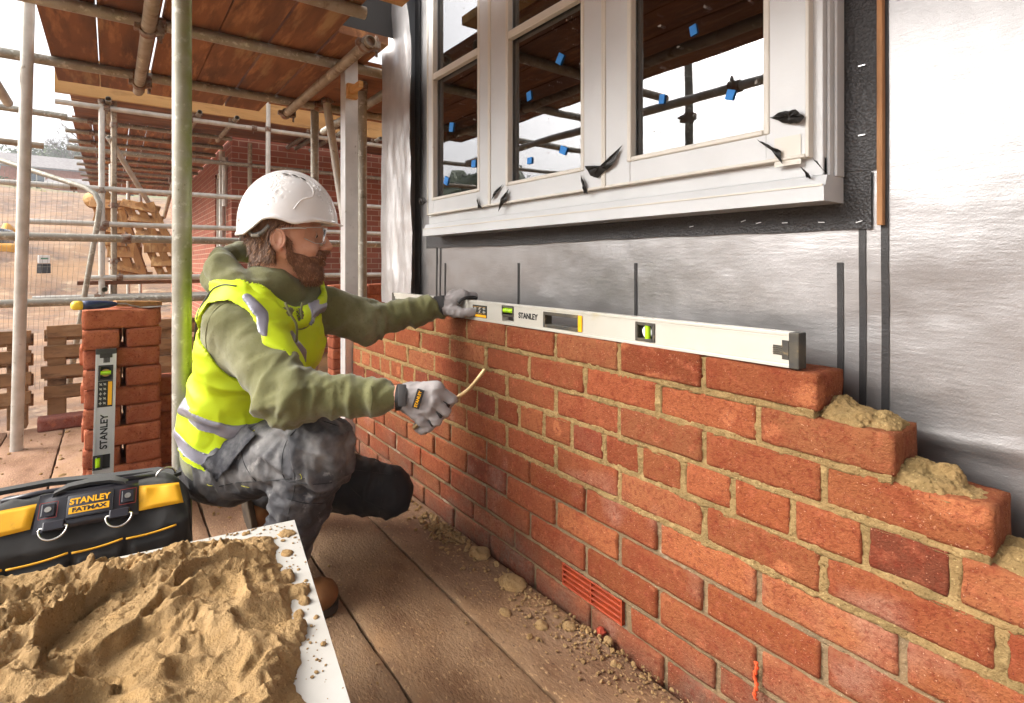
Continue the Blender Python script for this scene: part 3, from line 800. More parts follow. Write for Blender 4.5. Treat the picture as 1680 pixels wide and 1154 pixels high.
for x in (-2.2, -1.1, 0, 1.1, 2.2): box(bm, (x-.03, -1.62, -.31), (x+.03, -.01, -.04))
bearers = obj('deck_bearers', bm, m_batten, None); tag(bearers, kind='structure')

# droppings of mortar along the wall
m_wet = mat('mortar_pile', 'A48760', '90744E', scale=9, rough=.95, spec=.12, bump=1.0, bscale=230, bdist=.006, spots=[('AE8C5E', 22, .64, .12), ('6E5230', 150, .66, .08), ('BC9C6C', 260, .66, .06)])
def splat(px, py, rx, ry, label, seed, h=.014, g='mortar splats dropped along the foot of the wall'):
    p = atz(px, py, .0)
    def fn(P):
        q = (P-np.array([p.x, p.y, 0]))
        d = ell(q, (0, 0, 0), (rx, ry, h))
        d = d+.30*h*fbm(P, 60, 4, seed)+.5*h*np.abs(fbm(P, 22, 2, seed+2))
        return np.maximum(d, -.004-P[..., 2])
    v, f = surfnet(fn, (p.x-rx*1.3-.01, p.y-ry*1.3-.01, -.006), (p.x+rx*1.3+.01, p.y+ry*1.3+.01, h*1.6+.01), .0025)
    solo('mortar_splat', fastmesh('s', v, f), m_wet, label, 'mortar splat', g, smooth=True)
splat(787, 908, .040, .035, 'round ridged mortar splat nearest the kneeling knee', 1)
splat(840, 957, .048, .035, 'widest mortar splat, oval, in front of the air brick', 2)
splat(887, 1027, .020, .018, 'small round mortar dab with a ring on it, lying alone', 3, .010)
splat(934, 1030, .018, .018, 'small mortar dab beside the crumbs under the air brick', 4, .012)
splat(998, 1053, .012, .012, 'smooth pebble-like mortar dab by the red brick chip', 5, .012)
splat(1008, 1090, .010, .011, 'mortar dab nearest the bottom edge of the photo', 6, .012)
splat(829, 1005, .020, .014, 'flat faint mortar smear on the board left of the crumbs', 7, .006)
def crumbs():
    bm = BM(); r_ = random.Random(9)
    def chip(p, s):
        M = Matrix.Translation(p) @ Matrix.Rotation(r_.uniform(0, 6), 4, 'Z') @ Matrix.Rotation(r_.uniform(0, 1), 4, 'X') @ Matrix.Diagonal((s*r_.uniform(.7, 1.4), s*r_.uniform(.7, 1.2), s*r_.uniform(.5, .8), 1))
        r = bmesh.ops.create_icosphere(bm, subdivisions=1, radius=1, matrix=M)
        for v in r['verts']: v.co += Vector([r_.uniform(-1, 1) for _ in range(3)])*s*.22
    for _ in range(560):
        px = r_.gauss(955, 125); py = 877+.718*(px-768)-18-abs(r_.gauss(0, 38)); py = max(py, 870)
        py = 877+.718*(px-768)+10+abs(r_.gauss(0, 30))*1.2
        if py > 1180: continue
        p = atz(px, py, .003); chip(p, abs(r_.gauss(.0010, .0022))+.0009)
    for _ in range(190):
        px = r_.gauss(720, 26); py = 877+.718*(px-768)+8+abs(r_.gauss(0, 20)); p = atz(px, py, .003)
        if p.y < -.3: continue
        chip(p, abs(r_.gauss(.004, .003))+.0015)
    for _ in range(260):
        p = Vector((r_.uniform(-.3, 1.0), r_.uniform(-.8, -.02), .003)); chip(p, abs(r_.gauss(.0012, .0012))+.0007)
    for _ in range(160):
        p = Vector((r_.uniform(-2.2, -.5), r_.uniform(-1.5, -.6), .003)); chip(p, abs(r_.gauss(.004, .004))+.001)
    return bm
solo('mortar_crumbs', crumbs(), m_wet, 'dry mortar crumbs scattered over the deck by the wall', 'crumbs', kind='stuff')
m_redchip = mat('brick_chip', 'A03A22', '7A2A18', scale=60, rough=.9)
p = atz(986, 1040, .0); bm = BM(); r = bmesh.ops.create_icosphere(bm, subdivisions=2, radius=.011, matrix=Matrix.Translation(p+Vector((0, 0, .006))))
for v in r['verts']: v.co += Vector([random.Random(v.index).uniform(-1, 1) for _ in range(3)])*.003
solo('brick_chip', bm, m_redchip, 'small chip of red brick among the crumbs', 'brick chip')

# ================================================================ scaffold
m_tube = mat('galvanised_tube', 'A39E92', '8C877A', scale=14, rough=.42, metal=.55, rough2=.6, spots=[('C4C0B5', 40, .62, .06), ('6F6656', 22, .66, .06)], bump=.15, bscale=150)
m_tube_w = mat('pale_galvanised_tube', 'C6C2BA', 'B0ABA0', scale=14, rough=.45, metal=.35, rough2=.6, spots=[('8E8474', 30, .68, .05)])
m_tube_b = mat('brown_stained_tube', 'A29684', '8A7C68', scale=10, rough=.55, metal=.4, spots=[('6B5238', 18, .62, .08), ('C4B79C', 30, .66, .06)])
def alg_extra(t, b, vec):
    N = t.nodes; L = t.links; sp = N.new('ShaderNodeSeparateXYZ'); L.new(vec, sp.inputs[0])
    mr = N.new('ShaderNodeMapRange'); mr.inputs[1].default_value = 1.15; mr.inputs[2].default_value = .72; mr.inputs[3].default_value = 0; mr.inputs[4].default_value = 1; L.new(sp.outputs[2], mr.inputs[0])
    mx = N.new('ShaderNodeMapRange'); mx.inputs[1].default_value = -.018; mx.inputs[2].default_value = .018; L.new(sp.outputs[1], mx.inputs[0])
    n = N.new('ShaderNodeTexNoise'); n.inputs['Scale'].default_value = 25; n.inputs['Detail'].default_value = 6; L.new(vec, n.inputs['Vector'])
    a = N.new('ShaderNodeMath'); a.operation = 'MULTIPLY'; L.new(mr.outputs[0], a.inputs[0]); L.new(mx.outputs[0], a.inputs[1])
    c = N.new('ShaderNodeMath'); c.operation = 'MULTIPLY'; L.new(a.outputs[0], c.inputs[0]); L.new(n.outputs[0], c.inputs[1])
    c2 = N.new('ShaderNodeMath'); c2.operation = 'MULTIPLY'; c2.inputs[1].default_value = 1.6; c2.use_clamp = True; L.new(c.outputs[0], c2.inputs[0])
    old = b.inputs['Base Color'].links[0].from_socket
    x = N.new('ShaderNodeMix'); x.data_type = 'RGBA'; L.new(c2.outputs[0], x.inputs[0]); L.new(old, x.inputs[6]); x.inputs[7].default_value = lin('858E4A')
    L.new(x.outputs[2], b.inputs['Base Color'])
m_tube_g = mat('mossy_tube', 'A6A296', '8F8B7E', scale=14, rough=.42, metal=.5, rough2=.6, spots=[('C4C0B5', 40, .62, .06), ('5F584A', 60, .70, .04)], bump=.15, bscale=150, extra=alg_extra)
m_rust = mat('rusty_coupler', '7A5136', '8F8A80', scale=30, rough=.6, metal=.4, spots=[('5A3A24', 40, .6, .08)])
def coupler(parent, p, axis, r=.0245, m=m_rust, other=None):
    """forged clamp round the tube at p: band, lug, bolt and nut"""
    bm = BM(); a = Vector(axis).normalized(); q = a.to_track_quat('Z', 'Y'); M = Matrix.Translation(p) @ q.to_matrix().to_4x4()
    vs = tube(bm, (0, 0, -.025), (0, 0, .025), r+.007, 14)
    box(bm, (r-.002, -.018, -.022), (r+.030, .018, .022), bevel=.004)
    tube(bm, (r+.018, -.045, 0), (r+.018, .045, 0), .006, 8); tube(bm, (r+.018, .022, 0), (r+.018, .036, 0), .011, 6)
    box(bm, (-r-.022, -.010, -.02), (-r+.002, .014, .02), bevel=.004)
    for v in bm.verts: v.co = M @ v.co
    return obj('coupler', bm, m, parent, smooth=True, angle=40)
def stube(a, b, label, m=m_tube, r=.02415, coup=(), group=None, name='scaffold_tube'):
    a = Vector(a); b = Vector(b); c = (a+b)/2
    t_ = thing(name, c, label, 'scaffold tube', group)
    bm = BM(); tube(bm, a, b, r, 20, wall=.0035); obj('tube', bm, m, t_, smooth=True, angle=40)
    for u in coup: coupler(t_, a.lerp(b, u), b-a, r)
    return t_
ZL = 1.87
# standards near the walkway
stube((-.205, -.795, -.02), (-.205, -.795, 2.9), 'thick upright scaffold tube with green algae, beside the tool bag', m_tube_g, coup=(.62,))
pa = at(27, 740, 2.58); pb = at(47, 0, 2.50)
stube((pa.x, pa.y, 0), pb+(pb-pa)*.3, 'slightly leaning upright tube at the far left, standing on the tan boards', m_tube_w)
stube((-1.93, .076, -.3), (-1.93, .076, 2.35), 'dark upright tube rising just behind the top of the helmet', m_tube, coup=(.83,))
stube((-1.36, .166, -.3), (-1.36, .166, 2.03), 'dark upright tube between the square white post and the loose foil', m_tube, coup=(.93,))
a = at(533, 150, 3.35); b = at(586, 500, 3.35); stube(a, a+(b-a)*1.35, 'slanting brace tube passing behind the square white post', m_tube_w, coup=(.03,))
# transoms under the boards (run across the walkway)
g1 = 'tubes under the boards overhead'
stube((-1.10, -1.55, ZL), (-1.10, 1.6, ZL), 'overhead cross tube, middle of the three under the boards', m_tube, coup=(.24,), group=g1)
stube((-1.88, -2.3, ZL), (-1.88, 1.6, ZL), 'overhead cross tube farthest from the viewer, near the board ends', m_tube, coup=(.375, .61), group=g1)
stube((-.5, -1.5, ZL), (-.5, -.155, ZL), 'overhead cross tube that stops short above the square white post', m_tube_b, group=g1)
stube((.62, -1.6, ZL), (.62, -.1, ZL), 'overhead cross tube seen mirrored in the window pane', m_tube, group=g1)
stube((1.9, -1.6, ZL), (1.9, -.1, ZL), 'overhead cross tube above the near end of the wall', m_tube, group=g1)
stube((-2.0, -.835, 1.82), (1.2, -.835, 1.82), 'brown stained tube running lengthwise under the boards to an open end', m_tube_b, coup=(.30, .05), group=g1)
stube((-2.02, -.083, 1.82), (-.62, -.083, 1.82), 'brown lengthwise tube ending with a clamp beside the loose foil', m_tube_b, coup=(.97, .03), group=g1)
stube((-2.3, .247, 1.82), (-1.15, .247, 1.82), 'short lengthwise tube behind the dark upright tube', m_tube, coup=(.2,), group=g1)
stube((-2.6, -1.42, 1.80), (2.6, -1.42, 1.80), 'outer lengthwise tube along the open edge, mirrored in the window', m_tube_w, coup=(.5,), group=g1)
for x, lb in ((-.46, 'upright tube at the open edge mirrored in the large pane'), (2.35, 'upright tube at the open edge behind the viewpoint')):
    stube((x, -1.66, -.3), (x, -1.66, 3.0), lb, m_tube, coup=(.63,))
# guard rails at the end of the walkway
stube((-2.64, -2.9, 1.05), (-2.64, 1.6, 1.05), 'thick grey rail at chest height behind the worker', m_tube, r=.0242, coup=(.45,))
stube((-2.64, -2.9, .665), (-2.64, 1.6, .665), 'thick grey lower rail at the level of the brick stack top', m_tube, r=.0242)
stube((-3.05, -3.5, 1.70), (-3.05, -1.3, 1.65), 'thin tube crossing the sky behind the leaning upright', m_tube_b, r=.02)
stube((-3.4, -3.4, 2.0), (-3.4, -1.2, 1.93), 'tan tube crossing the sky above the thin one', m_tube, r=.022)
# boards overhead
m_board = mat('scaffold_board', '8E5C38', '74482C', scale=3.0, rough=.8, stretch=(.35, 2.2, 2.2), bump=.35, bscale=40, spots=[('5E3A24', 5, .60, .10), ('A88458', 3.2, .63, .05), ('B37A4C', 11, .62, .10)], rnd=.16)
m_board_y = mat('fresh_timber_board', 'C39A60', 'A87C46', scale=3.0, rough=.8, stretch=(2.2, .35, 2.2), bump=.3, bscale=40, spots=[('8E683C', 8, .62, .08)], rnd=.10)
m_board_yx = mat('weathered_board_across', '8E5C38', '6A4128', scale=3.0, rough=.8, stretch=(2.2, .35, 2.2), bump=.35, bscale=40, spots=[('5E3A24', 5, .60, .10), ('A88458', 6, .66, .05)], rnd=.16)
def board(lo, hi, label, group, m=m_board, mb=None, rot=0.0, cat='scaffold board', bevel=.003, name='scaffold_board'):
    lo = Vector(lo); hi = Vector(hi); c = (lo+hi)/2; d = (hi-lo)/2
    bm = BM(); box(bm, -d, d, bevel=bevel)
    o = obj(name, bm, m); o.location = c; o.rotation_euler = (0, 0, rot)
    # galvanised end bands
    return tag(o, label, cat, group)
gb_ = 'boards of the platform overhead'
ys = [-1.19, -1.0, -.787, -.576, -.374, -.165]
order = ['outermost overhead board, with a big pale plaster stain', 'second overhead board from the open edge', 'third overhead board from the open edge, middle of the platform', 'fourth overhead board from the open edge', 'innermost overhead board of the main run, nearest the house']
for i in range(5):
    board((-2.32, ys[i]+.0035, 1.897), (2.6, ys[i+1]-.0035, 1.935), order[i], gb_, rot=R([.0, .08, -.06, .10, 0][i]))
rb = 'boards of the overhead platform turning the house corner'
for i in range(5):
    x1 = -1.14-.21*i
    board((x1-.205, -.15+.03*i, 1.90+.004*i), (x1, 2.4, 1.935), ['overhead corner board nearest the house', 'overhead corner board second from the house', 'middle overhead corner board', 'overhead corner board second from the outside', 'outermost overhead corner board'][i], rb, m_board_yx)
board((-2.1, -.158, 1.897), (-.80, .075, 1.935), 'short overhead board just outside the house corner', rb, m_board)
board((-.42, -.156, 1.897), (2.6, -.036, 1.935), 'narrow inner overhead board close to the window, mirrored in the panes', gb_, m_board_y)
bm = BM(); box(bm, (-.86, -.13, 1.96), (-.855, .13, 2.5), bevel=.001); solo('dark_sheet', bm, mat('dark_polythene', '2A2724', rough=.5), 'dark polythene sheet hanging above the boards by the house corner', 'sheet')
# square white post at the wall end
m_profile = mat('aluminium_profile', 'D8D6D4', 'C6C4C2', scale=10, rough=.35, metal=.5, spots=[('8E8880', 40, .70, .04)])
pp = thing('profile_post', (-1.10, 0, -.1), 'square white aluminium profile post fixed upright at the far end of the brick wall', 'post')
bm = BM(); box(bm, (-1.13, -.036, -.1), (-1.064, .03, 2.11), bevel=.003); obj('post', bm, m_profile, pp)
bm = BM(); box(bm, (-1.07, -.02, 1.72), (-.92, .0, 1.75)); box(bm, (-1.064, -.03, 1.70), (-1.04, .02, 1.77)); obj('bracket', bm, m_ply, pp)
bm = BM(); box(bm, (-1.135, -.042, 2.06), (-1.059, .036, 2.12), bevel=.004); obj('cap', bm, m_upvc, pp)
# ================================================================ the neighbouring house and its scaffold
def brickwall_extra(t, b, vec):
    N = t.nodes; L = t.links
    sp = N.new('ShaderNodeSeparateXYZ'); L.new(vec, sp.inputs[0])
    ad = N.new('ShaderNodeMath'); ad.operation = 'ADD'; L.new(sp.outputs[0], ad.inputs[0]); L.new(sp.outputs[1], ad.inputs[1])
    cb = N.new('ShaderNodeCombineXYZ'); L.new(ad.outputs[0], cb.inputs[0]); L.new(sp.outputs[2], cb.inputs[1])
    br = N.new('ShaderNodeTexBrick'); br.inputs['Scale'].default_value = 1; br.inputs['Brick Width'].default_value = .225; br.inputs['Row Height'].default_value = .075
    br.inputs['Mortar Size'].default_value = .006; br.inputs['Mortar Smooth'].default_value = .3; br.inputs['Color1'].default_value = lin('96523A'); br.inputs['Color2'].default_value = lin('844632'); br.inputs['Mortar'].default_value = lin('A98A74')
    br.inputs['Bias'].default_value = .1
    L.new(cb.outputs[0], br.inputs['Vector']); L.new(br.outputs[0], b.inputs['Base Color'])
    bp = N.new('ShaderNodeBump'); bp.inputs['Strength'].default_value = .5; bp.inputs['Distance'].default_value = .006; bp.invert = True; L.new(br.outputs['Fac'], bp.inputs['Height']); L.new(bp.outputs[0], b.inputs['Normal'])
m_fbrick = mat('far_brickwork', 'A4462C', rough=.9, extra=brickwall_extra)
HX, HY = -5.75, .22
nb = thing('brick_house', (-9, 4, -.3), 'unfinished red brick house behind its scaffold, corner towards the worker', 'house')
bm = BM()
zt = 3.3
# right face X = HX with a doorway further along; left face Y = HY with a tall window opening
box(bm, (HX-.1, HY, -.3), (HX, 12, zt))
w0, w1 = -7.05, -6.15      # opening in the left face
box(bm, (w1, HY+.0005, -.3), (HX-.1, HY+.1, zt)); box(bm, (w0, HY, 2.15), (w1, HY+.1, zt)); box(bm, (-14, HY, -.3), (w0, HY+.1, zt))
obj('wall', bm, m_fbrick, nb)
fw = thing('window', (-6.6, HY, .3), None, None); fw.parent = nb; fw.location = Vector((-6.6, HY+.05, 1.0))-nb.location
bm = BM()
for (x0, x1) in ((w0, w0+.07), (w1-.07, w1), (-6.66, -6.58)): box(bm, (x0, HY+.02, .3), (x1, HY+.08, 2.15))
box(bm, (w0, HY+.02, .25), (w1, HY+.08, .32)); box(bm, (w0, HY+.02, 2.08), (w1, HY+.08, 2.15)); obj('frame', bm, m_upvc, fw)
bm = BM(); box(bm, (w0, HY+.09, .0), (w1, HY+.1, 2.15)); obj('pane', bm, m_tape, fw)
bm = BM(); box(bm, (-14, HY+.2, zt), (HX-.2, 12, zt+.05)); obj('roof_deck', bm, m_batten, nb)
bm = BM(); path(bm, [(-6.05, HY-.06, 2.3), (-6.05, HY-.06, 1.0)], .035); path(bm, [(HX-.15, HY-.05, 2.2), (HX-.15, HY-.05, 1.6)], .03); obj('downpipe', bm, m_tube_w, nb)
# scaffold of that house: face run at X = SX, side run along Y = SY
SX = -4.70; SY = -1.05
gs = 'rails of the scaffold round the neighbouring house'
def frail(y0, y1, z, label, m=m_tube_w, x=SX, coup=()): stube((x, y0, z), (x, y1, z), label, m, coup=coup, group=gs)
frail(-1.35, 6, 2.33, 'top rail of the far scaffold just below the fresh fascia boards', coup=(.05, .14, .22))
frail(-2.3, 6, 1.585, 'upper pale guard rail of the far scaffold', coup=(.13,))
frail(-1.6, 6, 1.26, 'lower pale guard rail of the far scaffold', coup=(.08,))
frail(-1.1, 6, .765, 'pale rail lying just above the far scaffold deck', coup=(.03,))
frail(-1.5, 6, .59, 'pale rail lying just below the far scaffold deck', coup=(.06,))
frail(-1.3, 6, 2.04, 'back rail of the far scaffold under its boards', m_tube, x=-5.35)
def fstd(x, y, z0, z1, label, m=m_tube_w, coup=()): stube((x, y, z0), (x, y, z1), label, m, coup=coup, group='uprights of the scaffold round the neighbouring house')
p = atx(167, 400, SX); fstd(SX, p.y, -.3, 2.62, 'pale corner upright of the far scaffold, left end', coup=(.3, .52, .64, .92))
fstd(SX-.06, p.y+.09, -.3, 2.6, 'brown twin upright right beside the pale corner upright', m_tube_b, coup=(.42, .6, .86))
p = atx(438, 300, SX); fstd(SX+.05, p.y, -.3, 2.62, 'pale upright above the left side of the helmet', coup=(.9,))
p = atx(410, 300, -5.35); fstd(-5.35, p.y, -.3, 2.3, 'tan upright against the far brick wall left of the helmet', m_tube_b, coup=(.9,))
for k, (px, lb) in enumerate(((224, 'thin distant upright left of the slanting brace'), (270, 'distant upright just left of the thick mossy upright'), (245, 'distant upright between two others, far back'))):
    fstd(-6.6-1.5*k, -.95+.2*k, -.3, 2.1, lb)
stube(atx(178, 225, SX-.05), atx(292, 412, -6.2), 'long slanting brace of the far scaffold on its left side', m_tube_w)
stube((-4.6, -.35, 2.22), (-7.5, -.35, 1.55), 'slanting brown tube under the far boards', m_tube_b, coup=(.02, .5))
for k, px in enumerate((178, 325, 385, 512, 527, 553, 617)):
    p = atx(px, 200, SX); stube((SX+.14, p.y, 2.385), (SX-1.15, p.y, 2.385), ['open-ended cross tube %s under the far boards' % s for s in ('at the left corner', 'right of the mossy upright', 'left of the pale upright', 'first of a close group above the helmet', 'second of a close group above the helmet', 'third of a close group above the helmet', 'beside the loose foil')][k], m_tube_b if k < 3 else m_tube, coup=(.12,), group='cross tubes of the far scaffold')
for y, z, lb in ((-1.0, .66, 'left'), (.15, .66, 'right')): stube((SX+.12, y, z), (SX-1.1, y, z), 'open-ended tube under the %s part of the far scaffold deck' % lb, m_tube, group='cross tubes under the far scaffold deck')
# boards: upper platform (face run, along Y) with fresh fascia board, side run along X beyond the corner
board((SX+.02, -1.35, 2.40), (SX+.06, 6, 2.625), 'long fresh yellow fascia board along the far scaffold', 'fascia boards of the far scaffold', m_board_y)
board((SX-.02, -1.10, 2.628), (SX+.02, 6, 2.75), 'upper yellow board standing behind the fascia board', 'fascia boards of the far scaffold', m_board_y)
for i in range(4):
    board((SX-.25-.235*i, -1.25, 2.415), (SX-.02-.235*i, 6, 2.45), '%s board of the far upper platform' % ['outermost', 'second', 'third', 'innermost'][i], 'boards of the far upper platform', m_board_yx)
for i in range(9):
    for k in range(2):
        x1 = -5.7-(k*3.6)
        y0 = -1.28+.165*i
        board((x1-3.58, y0, 2.405+.004*k), (x1, y0+.158, 2.44+.004*k), '%s board, counted from the open side, of the %s length of the far side platform' % (['first', 'second', 'third', 'fourth', 'fifth', 'sixth', 'seventh', 'eighth', 'ninth'][i], ['near', 'distant'][k]), 'boards of the far side platform')
for k in range(9):
    x = -5.6-.62*k
    stube((x, -1.36, 2.375), (x, .2, 2.375), '%s tube across under the far side platform, counted from the near corner' % ['first', 'second', 'third', 'fourth', 'fifth', 'sixth', 'seventh', 'eighth', 'ninth'][k], m_tube, coup=(.15,) if k < 3 else (), group='tubes across under the far side platform')
for i in range(4):
    board((SX-.25-.235*i, -1.2, .70), (SX-.02-.235*i, 6, .735), '%s board of the far scaffold deck' % ['outermost', 'second', 'third', 'innermost'][i], 'boards of the far scaffold deck', m_board_yx)
# broken pallets and timber heap
def plank(bm, a, b, w, th, roll=0):
    a = Vector(a); b = Vector(b); q = (b-a).to_track_quat('Y', 'Z'); L_ = (b-a).length
    box(bm, (-w/2, 0, -th/2), (w/2, L_, th/2), Matrix.Translation(a) @ q.to_matrix().to_4x4() @ Matrix.Rotation(roll, 4, 'Y'), bevel=.003)
r_ = random.Random(12)
def heap(c, n, label, tilt):
    t_ = thing('broken_pallet', c, label, 'pallet', 'broken pallets leaning under the far scaffold')
    c = Vector(c)
    for i in range(3):
        bm = BM(); o = Vector((.04*i, .10*i, 0)); plank(bm, c+o, c+o+Vector((-.1, tilt, .80)), .09, .07, .2); obj('runner', bm, m_pallet, t_)
    for i in range(n):
        bm = BM(); u = i/(n-1); o = Vector((.05, -.05, .03))+Vector((-.1, tilt, .76))*u; plank(bm, c+o, c+o+Vector((.05, .30+r_.uniform(-.03, .06), -.03+r_.uniform(-.04, .04))), .12, .02, r_.uniform(.6, 1.5)); obj('slat', bm, m_pallet, t_)
m_pallet = mat('pallet_timber', 'A87A48', '8C6238', scale=4, rough=.85, stretch=(2.5, 2.5, .8), bump=.4, bscale=50, spots=[('6E4A2C', 9, .62, .08), ('C9A36C', 5, .62, .08)])
heap(Vector((-5.5, -.86, .735)), 7, 'broken orange-brown pallet propped against the far corner upright', -.22)
heap(Vector((-5.3, -.50, .735)), 6, 'second broken pallet leaning right of the first', -.32)
# concrete block stack beside it
m_conc = mat('concrete', 'A8A49A', '8E8A80', scale=12, rough=.9, bump=.3, bscale=60)
solo('roll_of_cardboard', (lambda bm: (tube(bm, (-5.9, -1.12, 1.58), (-5.75, -1.02, 1.62), .09, 16), bm)[1])(BM()), m_board_y, 'orange-tan log end sitting on top of the broken pallet', 'log')

# ================================================================ curved barrier frame and mesh
bf = thing('barrier', (-3.6, -2.4, -.2), 'mesh barrier panel with a bent round tube frame at the left', 'barrier')
bm = BM()
pts = [at(-160, 205, 4.1), at(0, 263, 4.1), at(90, 292, 4.1), at(140, 308, 4.1), at(156, 318, 4.1), at(164, 335, 4.1), at(160, 365, 4.1), at(150, 420, 4.1), at(136, 500, 4.1), at(112, 640, 4.1)]
path(bm, pts, .0195, 10); obj('frame', bm, m_tube, bf, smooth=True)
bm = BM()
for i in range(34):
    u = i/33; top = at(-150+290*u, 212+98*u, 4.1); bot = at(-150+262*u, 640, 4.1)
    path(bm, [top, bot], .0010, 4)
for j in range(9):
    v_ = j/8; a = at(-150, 330+j*36, 4.1); b = at(152-12*v_, 330+j*36, 4.1); path(bm, [a, b], .0010, 4)
obj('wire_mesh', bm, m_tube, bf)
# ================================================================ upright pallets at the end of the deck
def pallet(x, y0, y1, ztop, label, nslat=4):
    t_ = thing('pallet', (x, (y0+y1)/2, 0), label, 'pallet', 'pallets standing on edge at the end of the deck')
    for i in range(nslat):
        z = ztop-.034-.112*i
        bm = BM(); box(bm, (x-.02, y0+r_.uniform(-.02, .02), z-.034), (x+.0, y1, z+.034), Matrix.Translation((x, y0, z)) @ Matrix.Rotation(R(r_.uniform(-.6, .6)), 4, 'X') @ Matrix.Translation((-x, -y0, -z)), bevel=.003); obj('slat', bm, m_pallet2, t_)
    for y in (y0+.06, (y0+y1)/2, y1-.06):
        bm = BM(); box(bm, (x-.11, y-.04, 0), (x-.0205, y+.04, ztop-.01), bevel=.004); obj('runner', bm, m_pallet2, t_)
    for i in range(nslat):
        z = ztop-.034-.112*i-.03
        bm = BM(); box(bm, (x-.131, y0, z-.034), (x-.111, y1, z+.034), bevel=.003); obj('slat', bm, m_pallet2, t_)
m_pallet2 = mat('weathered_pallet', 'A07C58', '80603F', scale=4, rough=.85, stretch=(2.5, .8, 2.5), bump=.4, bscale=50, spots=[('4A3424', 7, .60, .10), ('A88A66', 5, .62, .08)])
pallet(-2.36, -2.6, -1.30, .535, 'weathered pallet standing on edge left of the leaning upright')
pallet(-2.42, -1.26, -.12, .545, 'weathered pallet standing on edge behind the brick stack')

# ================================================================ distance: digger, sign, houses, trees
m_yel = mat('digger_yellow', 'E0A020', 'C98A14', scale=3, rough=.45, spots=[('8A6A30', 6, .68, .06)])
m_rub = mat('dark_rubber', '1E1C1A', rough=.8)
m_win = mat('far_glass', '5A6470', rough=.15)
def A(px, py, s): return at(px, py, s)
dg = thing('excavator', A(0, 470, 17), 'yellow digger standing in the mud at the far left edge', 'excavator')
c = A(-18, 424, 17); q = Matrix.Translation(c) @ Matrix.Rotation(YAW*-1+R(30), 4, 'Z')
bm = BM(); box(bm, (-1.4, -.9, -.35), (1.0, .9, .45), q, bevel=.15, seg=3); obj('body', bm, m_yel, dg, smooth=True)
bm = BM(); box(bm, (-.9, -.6, .45), (.2, .4, .95), q, bevel=.08, seg=3); obj('cab', bm, m_win, dg, smooth=True)
bm = BM(); box(bm, (-1.2, -.95, -.95), (1.0, -.55, -.35), q, bevel=.15, seg=3); box(bm, (-1.2, .55, -.95), (1.0, .95, -.35), q, bevel=.15, seg=3); obj('track', bm, m_rub, dg, smooth=True)
bm = BM(); path(bm, [q @ Vector(p_) for p_ in ((-1.0, 0, .3), (-1.8, 0, 1.1), (-2.9, .2, .7), (-3.1, .2, -.3))], [.16, .13, .1, .08], 8); obj('boom', bm, m_yel, dg, smooth=True)
m_white = mat('white_board', 'E2E2DE', rough=.5); m_green = mat('sign_green', '2E7D4E', rough=.5)
sg = thing('site_sign', A(72, 440, 15), 'small white sign board with a green line standing in the mud', 'sign')
a = A(72, 431, 15); q = Matrix.Translation(a) @ Matrix.Rotation(math.pi/2-YAW, 4, 'Z')
bm = BM(); box(bm, (-.02, -.18, -.02), (.02, .18, .20), q, bevel=.01); obj('board', bm, m_white, sg)
bm = BM(); box(bm, (.021, -.12, .09), (.024, .12, .13), q); obj('stripe', bm, m_green, sg)
bm = BM(); box(bm, (-.06, -.16, -.30), (.06, .16, -.03), q, bevel=.01); obj('stand', bm, m_rub, sg)
m_roof = mat('slate_roof', '8C8684', '766F6C', scale=4, rough=.7)
m_fb2 = mat('distant_brick', 'B0705A', '9C5E48', scale=6, rough=.9)
